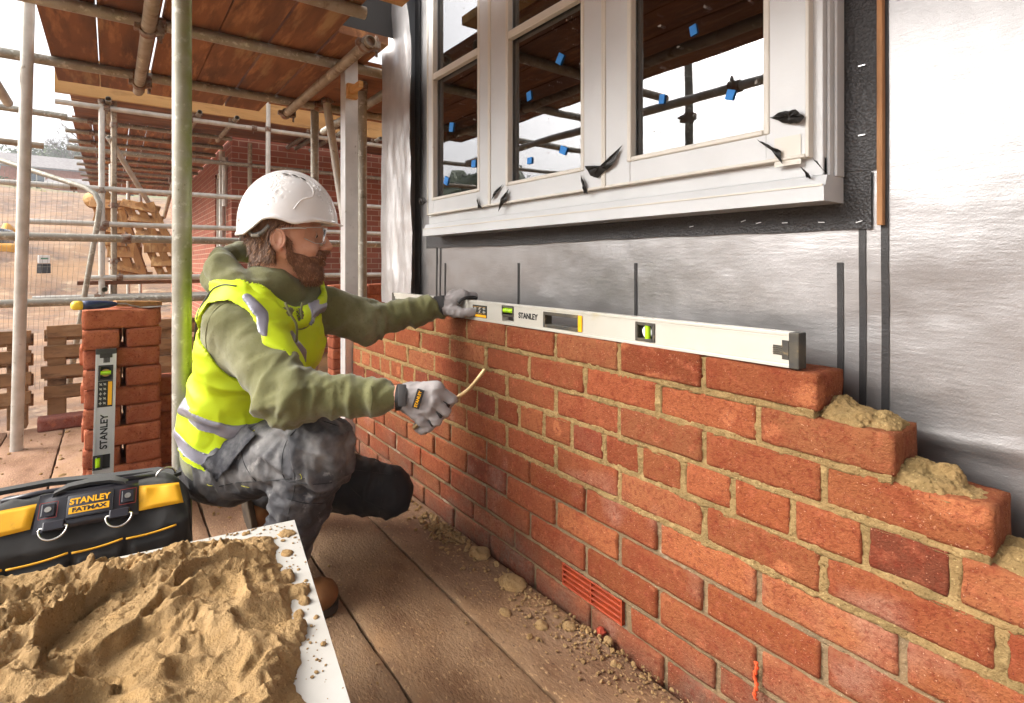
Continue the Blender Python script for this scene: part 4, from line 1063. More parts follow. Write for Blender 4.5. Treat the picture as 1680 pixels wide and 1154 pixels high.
def farhouse(px, py, s, w, d, h, rh, ang, label, chim=False, m=m_fb2, nwin=2):
    p = A(px, py, s); t_ = thing('distant_house', p, label, 'house', 'houses on the hill')
    q = Matrix.Translation(p) @ Matrix.Rotation(ang, 4, 'Z')
    bm = BM(); box(bm, (-w/2, -d/2, -3), (w/2, d/2, h), q); 
    A_ = [bm.verts.new(q @ Vector(v_)) for v_ in ((-w/2, -d/2, h), (-w/2, d/2, h), (-w/2, 0, h+rh-.1), (w/2, -d/2, h), (w/2, d/2, h), (w/2, 0, h+rh-.1))]
    bm.faces.new((A_[0], A_[1], A_[2])); bm.faces.new((A_[3], A_[5], A_[4])); obj('wall', bm, m, t_)
    bm = BM(); e = .4
    for sgn in (-1, 1):
        P0 = [Vector((-w/2-e, sgn*(d/2+e), h-.25)), Vector((w/2+e, sgn*(d/2+e), h-.25)), Vector((w/2+e, 0, h+rh)), Vector((-w/2-e, 0, h+rh))]
        a_ = [bm.verts.new(q @ p_) for p_ in P0]; b_ = [bm.verts.new(q @ (p_+Vector((0, 0, .18)))) for p_ in P0]
        for k in range(4): bm.faces.new((a_[k], a_[(k+1) % 4], b_[(k+1) % 4], b_[k]))
        bm.faces.new(a_[::-1]); bm.faces.new(b_)
    rf = obj('roof', bm, m_roof, t_)
    if chim:
        bm = BM(); box(bm, (-w*.2, -.4, h+rh-.8), (-w*.2+.9, .4, h+rh+1.3), q); box(bm, (-w*.2+.1, -.2, h+rh+1.3), (-w*.2+.35, .2, h+rh+1.7), q); box(bm, (-w*.2+.5, -.2, h+rh+1.3), (-w*.2+.8, .2, h+rh+1.7), q); ch = obj('chimney', bm, m, rf)
        ch.parent = rf; ch.matrix_parent_inverse = Matrix(); ch.data.transform(Matrix.Translation((0, 0, 0)))
    for k in range(nwin):
        for zz in (h-1.15,):
            for sy in (-1, 1):
                x = -w/2+w*(k+.5)/nwin; f_ = BM(); box(f_, (x-.7, sy*(d/2+.02)-.02, zz-.6), (x+.7, sy*(d/2+.02)+.02, zz+.6), q); wo = obj('window', f_, m_white, t_)
                g_ = BM(); box(g_, (x-.6, sy*(d/2+.05)-.02, zz-.5), (x-.05, sy*(d/2+.05)+.02, zz+.5), q); box(g_, (x+.05, sy*(d/2+.05)-.02, zz-.5), (x+.6, sy*(d/2+.05)+.02, zz+.5), q); obj('pane', g_, m_win, wo)
    return t_
hb = math.pi/2-YAW*0
farhouse(115, 322, 62, 11, 8, 2.5, 1.6, hb+.05, 'distant red brick house with grey roof seen between the uprights')
farhouse(20, 318, 66, 14, 8, 2.6, 1.9, hb+.25, 'distant brick house at the left edge of the hill')
farhouse(150, 330, 56, 6, 5, 1.2, .8, hb-.1, 'small low distant house to the right of the others')
m_fence = mat('green_fence', '4E7D5A', rough=.8)
# reflected side: house with a chimney
hq = thing('dummy', (0, 0, 0), None, None); bpy.data.objects.remove(hq)
def wallhouse(x, y, z, ang, label):
    global A
    keep = A
    A = lambda a_, b_, c_: Vector((x, y, z))
    farhouse(0, 0, 0, 13, 9, 3.2, 2.6, ang, label, chim=True)
    A = keep
wallhouse(-8, -24, 0, .2, 'brick house with a chimney mirrored in the large pane')
# trees
m_bark = mat('bark', '6A5B4C', '4E4338', scale=6, rough=.9)
m_leaf = mat('hedge_leaves', '5A6A34', '3E4C26', scale=3, rough=.7, rnd=.1)
m_bush = mat('yellow_green_bush', '8C9A30', '6C7A28', scale=3, rough=.7)
def tree(px, py, s, h, label, seed, loc=None, group='bare trees on the hill', crown=None, m=None):
    p = A(px, py, s) if loc is None else Vector(loc); t_ = thing('bare_tree', p, label, 'tree', group); r2 = random.Random(seed)
    bt = BM(); bc = BM()
    path(bt, [p+Vector((0, 0, -2)), p+Vector((0, 0, h*.2)), p+Vector((.1, .1, h*.45))], [h*.022, h*.018, h*.013], 6)
    def br(q, d, L_, rad, lev):
        e = q+d*L_*.5+Vector([r2.gauss(0, .05) for _ in range(3)])*L_; f_ = e+(d+Vector([r2.gauss(0, .25) for _ in range(3)])).normalized()*L_*.5
        path(bc if lev > 0 else bt, [q, e, f_], [rad, rad*.75, rad*.5], 4)
        if lev >= 3: return
        for _ in range(3 if lev else 4):
            u = r2.uniform(.3, 1); s_ = q.lerp(f_, u)
            nd = (d+Vector((r2.gauss(0, .55), r2.gauss(0, .55), r2.gauss(.15, .35)))).normalized(); br(s_, nd, L_*r2.uniform(.5, .72), rad*.55, lev+1)
    for _ in range(6):
        z = h*r2.uniform(.2, .45); a_ = r2.uniform(0, 6.3); br(p+Vector((0, 0, z)), Vector((math.cos(a_)*.6, math.sin(a_)*.6, .8)).normalized(), h*.33, h*.009, 0)
    obj('trunk', bt, m_bark, t_, smooth=True); obj('crown', bc, m_bark, t_, smooth=True)
    return t_
for i, (px, py, s, h) in enumerate(((140, 300, 75, 12), (118, 296, 80, 9), (98, 298, 84, 8), (70, 296, 82, 7), (158, 305, 70, 9), (40, 292, 90, 7), (185, 300, 80, 9))):
    tree(px, py, s, h, ['tallest bare tree on the hill, right of the leaning upright', 'bare tree just left of the tallest one', 'bare tree in the middle of the row on the hill', 'low bare tree above the brick house roof', 'bare tree beside the far scaffold corner', 'low bare tree near the left edge', 'bare tree half behind the far scaffold upright'][i], i)
def shrub(p, r, label, seed, m, name='bush', cat='bush', n=900, group=None, leaf=.12, flat=.7):
    t_ = BM(); r2 = random.Random(seed)
    for _ in range(n):
        d = Vector((r2.gauss(0, 1), r2.gauss(0, 1), r2.gauss(0, 1))).normalized()*(r2.random()**.4)
        bmp = 1+.35*math.sin(d.x*5+seed)*math.sin(d.y*4)*math.cos(d.z*5)
        c_ = p+Vector((d.x*r*bmp, d.y*r*bmp, abs(d.z)*r*flat*bmp)); M = Matrix.Translation(c_) @ Quaternion((r2.gauss(0, 1), r2.gauss(0, 1), r2.gauss(0, 1), r2.gauss(0, 1))).normalized().to_matrix().to_4x4()
        s_ = leaf*r2.uniform(.5, 1.3)
        vs = [t_.verts.new(M @ Vector(v_)*1) for v_ in ((-s_, 0, 0), (0, -s_*.5, 0), (s_, 0, .2*s_), (0, s_*.5, 0))]; t_.faces.new(vs)
    return solo(name, t_, m, label, cat, group)
shrub(A(62, 333, 40), 1.3, 'yellow-green bush on the bank beside the leaning upright', 1, m_bush, leaf=.12, n=1500)
shrub(A(22, 328, 42), 2.2, 'dark green hedge clump on the bank at the far left', 2, m_leaf, leaf=.14, n=2200)
shrub(A(-20, 322, 43), 2.2, 'dark green hedge clump half outside the left edge', 3, m_leaf, leaf=.14, n=1500)
for k, (px, py, s, r) in enumerate(((72, 292, 82, 4.2), (98, 290, 84, 3.6), (128, 288, 86, 4.4), (152, 296, 80, 3.2), (30, 290, 90, 4.0))):
    shrub(A(px, py, s), r, ['dark evergreen clump on the skyline over the left house roof', 'dark evergreen clump left of the bare trees', 'dark evergreen clump behind the tallest bare tree', 'dark evergreen clump beside the far scaffold', 'dark evergreen clump at the left end of the skyline'][k], 20+k, m_leaf, name='evergreen_tree', cat='tree', n=2600, group='evergreens on the skyline', leaf=.26, flat=1.2)
# wood on the far side, seen in the panes
V = []; F = []
r2 = random.Random(8)
bmw = BM()
for i in range(90):
    a_ = math.radians(195+i*1.0+r2.uniform(-1, 1)); d_ = r2.uniform(44, 62); hh = r2.uniform(4.0, 8.0); c0 = Vector((CX+d_*math.cos(a_), CY+d_*math.sin(a_), 1.5))
    r = bmesh.ops.create_icosphere(bmw, subdivisions=3, radius=1, matrix=Matrix.Translation(c0+Vector((0, 0, hh*.4))) @ Matrix.Diagonal((3.2, 3.2, hh*.55, 1)))
    for v_ in r['verts']:
        q = np.array([v_.co]); v_.co += Vector((float(noise(q, .6, 1)[0]), float(noise(q, .6, 2)[0]), float(noise(q, .6, 3)[0])))*1.1+Vector((float(noise(q, 2.2, 1)[0]), float(noise(q, 2.2, 2)[0]), float(noise(q, 2.2, 3)[0])))*.5
    for _ in range(160):
        d = Vector((r2.gauss(0, 1), r2.gauss(0, 1), r2.gauss(.3, 1))).normalized()*r2.uniform(.95, 1.2); c_ = c0+Vector((d.x*3.3, d.y*3.3, hh*.4+d.z*hh*.57)); s_ = r2.uniform(.10, .28)
        M = Matrix.Translation(c_) @ Quaternion((r2.gauss(0, 1), r2.gauss(0, 1), r2.gauss(0, 1), r2.gauss(0, 1))).normalized().to_matrix().to_4x4()
        bmw.faces.new([bmw.verts.new(M @ Vector(v_)) for v_ in ((-s_, 0, 0), (0, -s_*.6, 0), (s_, 0, .2*s_), (0, s_*.6, 0))])
solo('far_wood', bmw, m_leaf, 'dark wooded skyline mirrored in the window panes', 'wood', kind='stuff')

# ================================================================ damp air
bm = BM(); box(bm, (-260, -170, -2.0), (60, 170, 40)); hz = obj('haze', bm, None)
m_haze = bpy.data.materials.new('haze'); m_haze.use_nodes = True; t = m_haze.node_tree; t.nodes.remove(t.nodes['Principled BSDF'])
pv = t.nodes.new('ShaderNodeVolumePrincipled'); pv.inputs['Color'].default_value = (.95, .96, 1, 1); pv.inputs['Density'].default_value = .0018; pv.inputs['Anisotropy'].default_value = .2
t.links.new(pv.outputs[0], t.nodes['Material Output'].inputs['Volume']); hz.data.materials.append(m_haze); hz['kind'] = 'stuff'; hz['label'] = 'pale damp air over the building site'; hz['category'] = 'haze'
# ================================================================ spirit levels
m_alu = mat('painted_aluminium', 'C2BEB4', 'B8B4A8', scale=5, rough=.38, metal=.25, spots=[('B4A684', 9, .70, .08), ('9C7A50', 45, .76, .03)], bump=.05, bscale=80)
m_alu_new = mat('clean_aluminium', 'C0C1C2', 'B5B6B7', scale=5, rough=.32, metal=.35, spots=[('A89A84', 60, .76, .03)])
m_blk = mat('black_rubber', '232220', '2E2C29', scale=40, rough=.55, bump=.2, bscale=200)
m_blkdirty = mat('dirty_rubber', '2A2926', '4E4636', scale=30, rough=.6, bump=.3, bscale=200, spots=[('6E5E40', 50, .64, .05)])
m_yellow = mat('tool_yellow', 'F0B000', 'E8A400', scale=10, rough=.45)
m_vial = mat('lime_vial', 'A8D818', '94C410', scale=10, rough=.12, spec=.8)
m_ink = mat('black_ink', '161616', rough=.6)
m_wht = mat('white_lens', 'E4E4E0', rough=.2)
def level(o, ax, up, L, H, D, label, new, group):
    """box level; o = lower left front corner, ax along it, up across it; u, v in metres on the face"""
    o = Vector(o); M = frame(o, ax, up)          # local x along, y up the face, z out of the face
    t_ = thing('spirit_level', M @ Vector((L/2, 0, 0)), label, 'spirit level', group)
    ma = m_alu_new if new else m_alu; mb = m_blk if new else m_blkdirty
    holes = HOLES_S if new else HOLES_L
    def B(bm, x0, x1, y0, y1, z0, z1, bev=0.0): return box(bm, (x0, y0, z0), (x1, y1, z1), M, bevel=bev)
    bm = BM()
    B(bm, .012, L-.012, 0, .006, -D, .0015, .0006); B(bm, .012, L-.012, H-.006, H, -D, .0015, .0006)
    # web panels between the holes
    xs = .012
    for (hx0, hx1) in holes+[(L-.012, None)]:
        B(bm, xs, hx0, .0061, H-.0061, -D+.0005, 0)
        if hx1 is None: break
        if hx1 > hx0: B(bm, hx0, hx1, .0061, .0105, -D+.0005, 0); B(bm, hx0, hx1, H-.0105, H-.0061, -D+.0005, 0)
        xs = hx1
    B(bm, .012, L-.012, .0085, .0098, 0, .0009); B(bm, .012, L-.012, H-.0098, H-.0085, 0, .0009)
    obj('body', bm, ma, t_)
    for (a, b) in ((-.002, .016), (L-.016, L+.002)):
        bm = BM(); B(bm, a, b, -.0005, H+.0005, -D-.0015, .0025, .002)
        s = 1 if a < 0 else -1; e = b if a < 0 else a
        for k in range(5): B(bm, *sorted((e, e+s*.028)), H/2-.010+.0035*k, H/2-.007+.0035*k, .0003, .0016+.0006*(k % 2))
        B(bm, *sorted((e, e+s*.012)), H/2-.017, H/2+.017, .0003, .002, .0007); obj('end_cap', bm, mb, t_)
    return t_, M, B
HOLES_L = []; HOLES_S = []
def slot(B, bm, x0, x1, H, yl, yh, t=.0055, z=.0028, D=.022):
    B(bm, x0, x0+t, yl, yh, -D, z, .001); B(bm, x1-t, x1, yl, yh, -D, z, .001); B(bm, x0+t, x1-t, yl, yl+t, -D, z, .001); B(bm, x0+t, x1-t, yh-t, yh, -D, z, .001)
gl = 'two aluminium spirit levels'
H = .0625; D_ = .024
lx0 = -.60; lx1 = 1.083; L = lx1-lx0; lz = .7075
def LX(px): return aty(px, 530, .004).x-lx0
hnd = (LX(892), LX(954)); vb = (LX(1043), LX(1075)); va = (LX(824), LX(843))
HOLES_L += [(va[0], va[1]), hnd, vb]
t_, M, B = level((lx0, .004, lz), (1, 0, 0), (0, 0, 1), L, H, D_, 'long well used spirit level lying along the top of the brick wall', False, gl)
bm = BM(); slot(B, bm, hnd[0], hnd[1], H, .0100, H-.0100, .009); obj('handle_grip', bm, m_blkdirty, t_)
bm = BM(); B(bm, hnd[1]-.010, hnd[1]+.004, .0105, H-.0105, .0005, .0036, .0008); obj('yellow_grip', bm, m_yellow, t_)
bm = BM(); slot(B, bm, vb[0], vb[1], H, .010, H-.010, .007); B(bm, vb[0], vb[1], .010, H-.010, -D_+.001, -.018); obj('vial_holder', bm, m_blkdirty, t_)
bm = BM(); tube(bm, M @ Vector(((vb[0]+vb[1])/2, H/2, -.014)), M @ Vector(((vb[0]+vb[1])/2, H/2, -.006)), .0135, 24); obj('vial_window', bm, m_wht, t_, smooth=True, angle=40)
bm = BM(); xm = (vb[0]+vb[1])/2; tube(bm, M @ Vector((xm+.004, H/2-.015, -.004)), M @ Vector((xm+.004, H/2+.015, -.004)), .0065, 16); obj('vial', bm, m_vial, t_, smooth=True, angle=50)
bm = BM(); slot(B, bm, va[0], va[1], H, .026, H-.004, .005); B(bm, va[0], va[1], .026, H-.004, -D_+.001, -.018); obj('vial_holder', bm, m_blkdirty, t_)
xm = (va[0]+va[1])/2
bm = BM(); tube(bm, M @ Vector((va[0]+.006, .043, -.004)), M @ Vector((va[1]-.006, .043, -.004)), .0075, 16); obj('vial', bm, m_vial, t_, smooth=True, angle=50)
bm = BM()
for dx in (-.004, .004): tube(bm, M @ Vector((xm+dx-.0005, .043, -.004)), M @ Vector((xm+dx+.0005, .043, -.004)), .0079, 16)
obj('vial_line', bm, m_ink, t_)
def lettering(t_, M, s, x, y, size, m, z=.0008, bold=.0, aspect=1.0, rot=0, name='lettering', shear=0):
    me = text_mesh(s, size, .0003, M @ Matrix.Translation((x, y, z)) @ Matrix.Rotation(rot, 4, 'Z'), bold, aspect, shear)
    return obj(name, me, m, t_)
x0, x1 = LX(851), LX(882)
lettering(t_, M, 'STANLEY', (x0+x1)/2, .033, .0225, m_ink, bold=.0007, aspect=(x1-x0)/.0225/4.1)
# warning sticker
a, b = LX(776), LX(799)
bm = BM(); B(bm, a, b, .0105, .050, 0, .0012); obj('sticker', bm, m_ink, t_)
bm = BM(); B(bm, a+.003, b-.003, .012, .020, .0012, .0018)
for k in range(4): B(bm, a+.004+k*(b-a-.008)/4, a+.004+(k+.8)*(b-a-.008)/4, .024, .0245, .0012, .0018); B(bm, a+.004+k*(b-a-.008)/4, a+.004+(k+.8)*(b-a-.008)/4, .044, .0446, .0012, .0018)
obj('sticker_band', bm, m_yellow, t_)
m_stick = mat('sticker_grey', 'A8A49A', rough=.5)
def pictos(t_, M, x0, x1, y0, y1, n=4, vertical=False):
    bm = BM(); r2 = random.Random(4)
    for k in range(n):
        for j in range(2):
            cx_ = x0+(x1-x0)*(k+.5)/n; cy_ = y0+(y1-y0)*(j+.5)/2; w = (x1-x0)/n*.33; h = (y1-y0)*.17
            M2 = M @ Matrix.Translation((cx_, cy_, .0013)) @ Matrix.Rotation(r2.choice([.78, 0, .4]), 4, 'Z')
            box(bm, (-w, -h*.3, 0), (w, h*.3, .0005), M2); box(bm, (-w*.3, -h, 0), (w*.3, h, .0006), M2)
    obj('sticker_print', bm, m_stick, t_)
pictos(t_, M, a+.003, b-.003, .024, .045, 3)
# loose cell of dirt on the level? left as bare paint
# ---- the short level leaning on the brick stack
H2 = .056; L2 = .60; D2 = .024
c = at(163, 577, 1.66); dn = Vector((.02, -.020, -1.0))
# lies on the stack: face plane follows the line from its top to its foot on the deck
top = Vector((-.722, -.965, .605)); foot = Vector((-.655, -.978, .005))
ax = (top-foot).normalized(); fy = Vector((0, 1, 0))      # width runs along the stack face
out = Vector((1, 0, 0))
v_ = (fy-ax*fy.dot(ax)).normalized()
# local x = up the level, local y must give z = x cross y outwards (+X): x=up, y=? up x y = +X -> y = -Y... choose y = -v_
yy = -v_
if ax.cross(yy).x < 0: yy = v_
L2 = (top-foot).length
def slotS(x0, x1): return (x0, x1)
s1 = (.505, .548); s2 = (.215, .262); s3 = (.045, .170)
HOLES_S += [s3, s2, s1]
o_ = foot-yy*H2/2
t_, M, B = level(o_, ax, yy, L2, H2, D2, 'short clean spirit level leaning upright against the brick stack', True, gl)
bm = BM(); slot(B, bm, s3[0], s3[1], H2, .0095, H2-.0095, .006); obj('handle_grip', bm, m_blk, t_)
for (sa, full) in ((s2, 0), (s1, 1)):
    bm = BM()
    if full: slot(B, bm, sa[0]-.004, sa[1]+.004, H2, .008, H2-.008, .006); B(bm, sa[0], sa[1], .01, H2-.01, -D2+.001, -.018)
    else: slot(B, bm, sa[0], sa[1], H2, .000, .030, .006) if yy.y > 0 else slot(B, bm, sa[0], sa[1], H2, H2-.026, H2, .006); B(bm, sa[0], sa[1], .004, H2-.004, -D2+.001, -.018)
    obj('vial_holder', bm, m_blk, t_)
yc = H2/2
bm = BM(); tube(bm, M @ Vector(((s1[0]+s1[1])/2, yc, -.014)), M @ Vector(((s1[0]+s1[1])/2, yc, -.004)), .0125, 24); obj('vial_window', bm, mat('amber_lens', 'B08A40', rough=.2), t_, smooth=True, angle=40)
bm = BM(); xm = (s1[0]+s1[1])/2; tube(bm, M @ Vector((xm, yc-.014, -.001)), M @ Vector((xm, yc+.014, -.001)), .0065, 16); obj('vial', bm, m_vial, t_, smooth=True, angle=50)
yv = H2-.013 if yy.y < 0 else .016
bm = BM(); tube(bm, M @ Vector((s2[0]+.009, yv, -.002)), M @ Vector((s2[1]-.009, yv, -.002)), .0075, 16); obj('vial', bm, m_vial, t_, smooth=True, angle=50)
bm = BM(); B(bm, .415, .500, .008, H2-.008, 0, .0016, .0005); obj('sticker', bm, m_ink, t_)
bm = BM(); B(bm, .420, .497, .010, .021, .0016, .0022) if yy.y > 0 or True else None; obj('sticker_band', bm, m_yellow, t_)
pictos(t_, M, .420, .497, .024, .046, 5)
lettering(t_, M, 'STANLEY', .335, yc, .027, m_ink, bold=.0008, aspect=1.0)
# ================================================================ stack of loose bricks
m_brick_s = mat('loose_brick', 'A04E30', None, attr='tint', rough=.9, spec=.2, bump=1.0, bscale=220, bdist=.005, spots=[('8A3C28', 22, .66, .14), ('C47A58', 34, .68, .12), ('6E2E1E', 140, .64, .10), ('D0A080', 260, .70, .05)])
def loose(c, rz, label, group, seed, size=(.215, .1025, .065), tilt=0, col=None):
    hx, hy, hz = size[0]/2, size[1]/2, size[2]/2
    v, f = brick_verts(-hx, hx, -hy, hy, 0, 2*hz, seed, n=(12, 7, 5), worn=.0028)
    me = fastmesh('brick', v, f); col = col or random.Random(seed).choice([(.42, .130, .062), (.38, .115, .055), (.46, .150, .075), (.35, .105, .052)])
    vcol(me, 'tint', np.tile(np.array(col), (len(v), 1)))
    o = obj('brick', me, m_brick_s, None, smooth=True); o.location = c; o.rotation_euler = (tilt, 0, rz)
    return tag(o, label, 'brick', group)
r_ = random.Random(31)
gk = 'loose bricks stacked at the end of the deck'
names = ['top', 'second', 'third', 'fourth', 'fifth', 'sixth', 'seventh', 'eighth', 'ninth', 'tenth', 'bottom']
fxp = -.752; yc_ = -.918
for i in range(11):
    z = .7355-.0668*(i+1)
    jx, jy = r_.uniform(-.006, .006), r_.uniform(-.006, .006)
    if i in (2, 4): jy -= .006
    if i % 2 == 0:
        loose((fxp-.052+jx, yc_+jy, z), math.pi/2+r_.uniform(-.02, .02), 'front long brick of the %s layer of the tall stack' % names[i], gk, 200+i)
        if i > 0: loose((fxp-.163+jx, yc_-.012+jy, z), math.pi/2+r_.uniform(-.02, .02), 'rear long brick of the %s layer of the tall stack' % names[i], gk, 220+i)
        else: loose((fxp-.170, yc_+.01, z), math.pi/2+.03, 'rear long brick of the top layer of the tall stack', gk, 219)
    else:
        loose((fxp-.107+jx, yc_-.056+jy*.3, z), -.038+r_.uniform(-.006, .006), 'left end-on brick of the %s layer of the tall stack' % names[i], gk, 240+i)
        loose((fxp-.107+r_.uniform(-.005, .005), yc_+.055, z), .038+r_.uniform(-.006, .006), 'right end-on brick of the %s layer of the tall stack' % names[i], gk, 260+i)
# second lower stack to the right, half hidden by the mossy tube
for i in range(7):
    z = .0668*i
    loose((-.93+r_.uniform(-.01, .01), -.712+r_.uniform(-.008, .008), z), math.pi/2+r_.uniform(-.03, .03), 'front brick of the %s layer from the deck in the low stack' % ['first', 'second', 'third', 'fourth', 'fifth', 'sixth', 'seventh'][i], 'loose bricks of the low stack', 300+i)
    if i < 6: loose((-1.045, -.715, z), math.pi/2, 'rear brick of the %s layer from the deck in the low stack' % ['first', 'second', 'third', 'fourth', 'fifth', 'sixth'][i], 'loose bricks of the low stack', 320+i)
p = atz(103, 705, 0.0); loose((p.x-.05, p.y, .002), math.pi/2+.05, 'single loose brick lying on the boards left of the tall stack', gk, 350, col=(.26, .10, .075))
# bricks seen past the far end of the wall, behind the square post
for i in range(2):
    for k in range(3):
        loose((-1.90, .27+.23*k, .76-.0668*(i+1)), math.pi/2, ['upper', 'lower'][i]+' loose brick, %s of three, past the wall end behind the sleeve' % ['left', 'middle', 'right'][k], 'loose bricks past the wall end', 400+i*3+k)
for i in range(9):
    for k in range(3): loose((-1.90, .27+.23*k, .76-.0668*(i+3)), math.pi/2, 'loose brick, %s column, layer %s down, past the wall end' % (['left', 'middle', 'right'][k], ['three', 'four', 'five', 'six', 'seven', 'eight', 'nine', 'ten', 'eleven'][i]), 'loose bricks past the wall end', 430+i*3+k)
# bolster/tool lying on the stack
ztop = .7355
cz = ztop+.016
a = atx(118, 499, -.70); a.z = ztop+.018
q0 = Vector((-.735, -1.055, ztop+.0185)); q1 = Vector((-.79, -.865, ztop+.0165))
ht = thing('pointing_trowel', q0, 'pointing tool with a navy and yellow handle lying on top of the brick stack', 'hand tool')
m_navy = mat('navy_grip', '1E2A48', '27345A', scale=30, rough=.5)
d = (q1-q0).normalized()
bm = BM(); path(bm, [q0-d*.002, q0+d*.004, q0+d*.014, q0+d*.026], [.009, .0145, .0155, .0145], 20); obj('butt', bm, mat('pale_yellow_plastic', 'E8C23A', rough=.45), ht, smooth=True)
bm = BM(); path(bm, [q0+d*.0261, q0+d*.045, q0+d*.075, q0+d*.100, q0+d*.118, q0+d*.125], [.0148, .0152, .0140, .0118, .0075, .004], 20); obj('grip', bm, m_navy, ht, smooth=True)
m_steel = mat('worn_steel', 'A8A49C', '8C887E', scale=30, rough=.35, metal=.8)
bm = BM(); path(bm, [q0+d*.12, q0+d*.15, q0+d*.165+Vector((.005, 0, -.008)), q0+d*.19+Vector((.01, 0, -.013))], [.0035, .003, .003, .003], 8)
bl = [q0+d*.185+Vector((.01, 0, -.0145)), q0+d*.225+Vector((.055, 0, -.0145)), q0+d*.30+Vector((.01, 0, -.0145)), q0+d*.225+Vector((-.02, 0, -.0145))]
vs = [bm.verts.new(p_) for p_ in bl]+[bm.verts.new(p_+Vector((0, 0, .0015))) for p_ in bl]
bm.faces.new(vs[:4][::-1]); bm.faces.new(vs[4:]); [bm.faces.new((vs[k], vs[(k+1) % 4], vs[4+(k+1) % 4], vs[4+k])) for k in range(4)]
obj('blade', bm, m_steel, ht)
bm = BM(); box(bm, (-.07, -.022, 0), (.07, .022, .020), Matrix.Translation((-.83, -.875, ztop+.002)) @ Matrix.Rotation(math.pi/2+.25, 4, 'Z') @ Matrix.Rotation(.06, 4, 'Y'), bevel=.002)
solo('timber_offcut', bm, m_pallet, 'short pale timber offcut lying behind the tool on the brick stack', 'timber')

# ================================================================ mortar board and heap
MBZ = .32
c0 = atz(483, 853, MBZ); cL = atz(0, 958, MBZ); cR = atz(575, 1154, MBZ)
mx_ = (cR-c0).normalized(); my_ = (cL-c0); my_ = (my_-mx_*my_.dot(mx_)).normalized()
m_wboard = mat('white_faced_board', 'B4B1AB', 'A8A49C', scale=6, rough=.5, spots=[('9C8A66', 12, .70, .07), ('8A744E', 90, .73, .03)])
m_plyedge = mat('ply_edge', '8A6444', '6C4A30', scale=40, stretch=(.2, .2, 3), rough=.8)
MB = frame(c0, mx_, my_); 
if MB.col[2].z < 0: MB = Matrix(((mx_.x, my_.x, 0, c0.x), (mx_.y, my_.y, 0, c0.y), (0, 0, 1, c0.z), (0, 0, 0, 1)))
SB = .78
bo = thing('mortar_board', MB @ Vector((SB/2, SB/2, -.30)), 'white faced square plywood mortar board piled with mortar', 'mortar board')
bm = BM(); box(bm, (0, 0, -.0025), (SB, SB, 0), MB); bmesh.ops.recalc_face_normals(bm, faces=bm.faces[:]); obj('facing', bm, m_wboard, bo)
bm = BM(); box(bm, (.0008, .0008, -.018), (SB-.0008, SB-.0008, -.0027), MB); bmesh.ops.recalc_face_normals(bm, faces=bm.faces[:]); obj('ply_core', bm, m_plyedge, bo)
st = thing('stand', MB @ Vector((SB/2, SB/2, -.32)), 'folding steel trestle stand under the mortar board', 'stand')
bm = BM()
for (a, b) in (((.16, .16), (.62, .62)), ((.62, .16), (.16, .62))):
    A_ = MB @ Vector((a[0], a[1], -.034)); B_ = MB @ Vector((b[0], b[1], -.034)); path(bm, [A_, B_], .0155, 10)
for (a, b) in ((.16, .16), (.62, .62), (.62, .16), (.16, .62)): path(bm, [MB @ Vector((a, b, -.03)), MB @ Vector((a+(a-.39)*.15, b+(b-.39)*.15, -.315))], .0145, 10)
obj('frame', bm, m_tube, st, smooth=True)
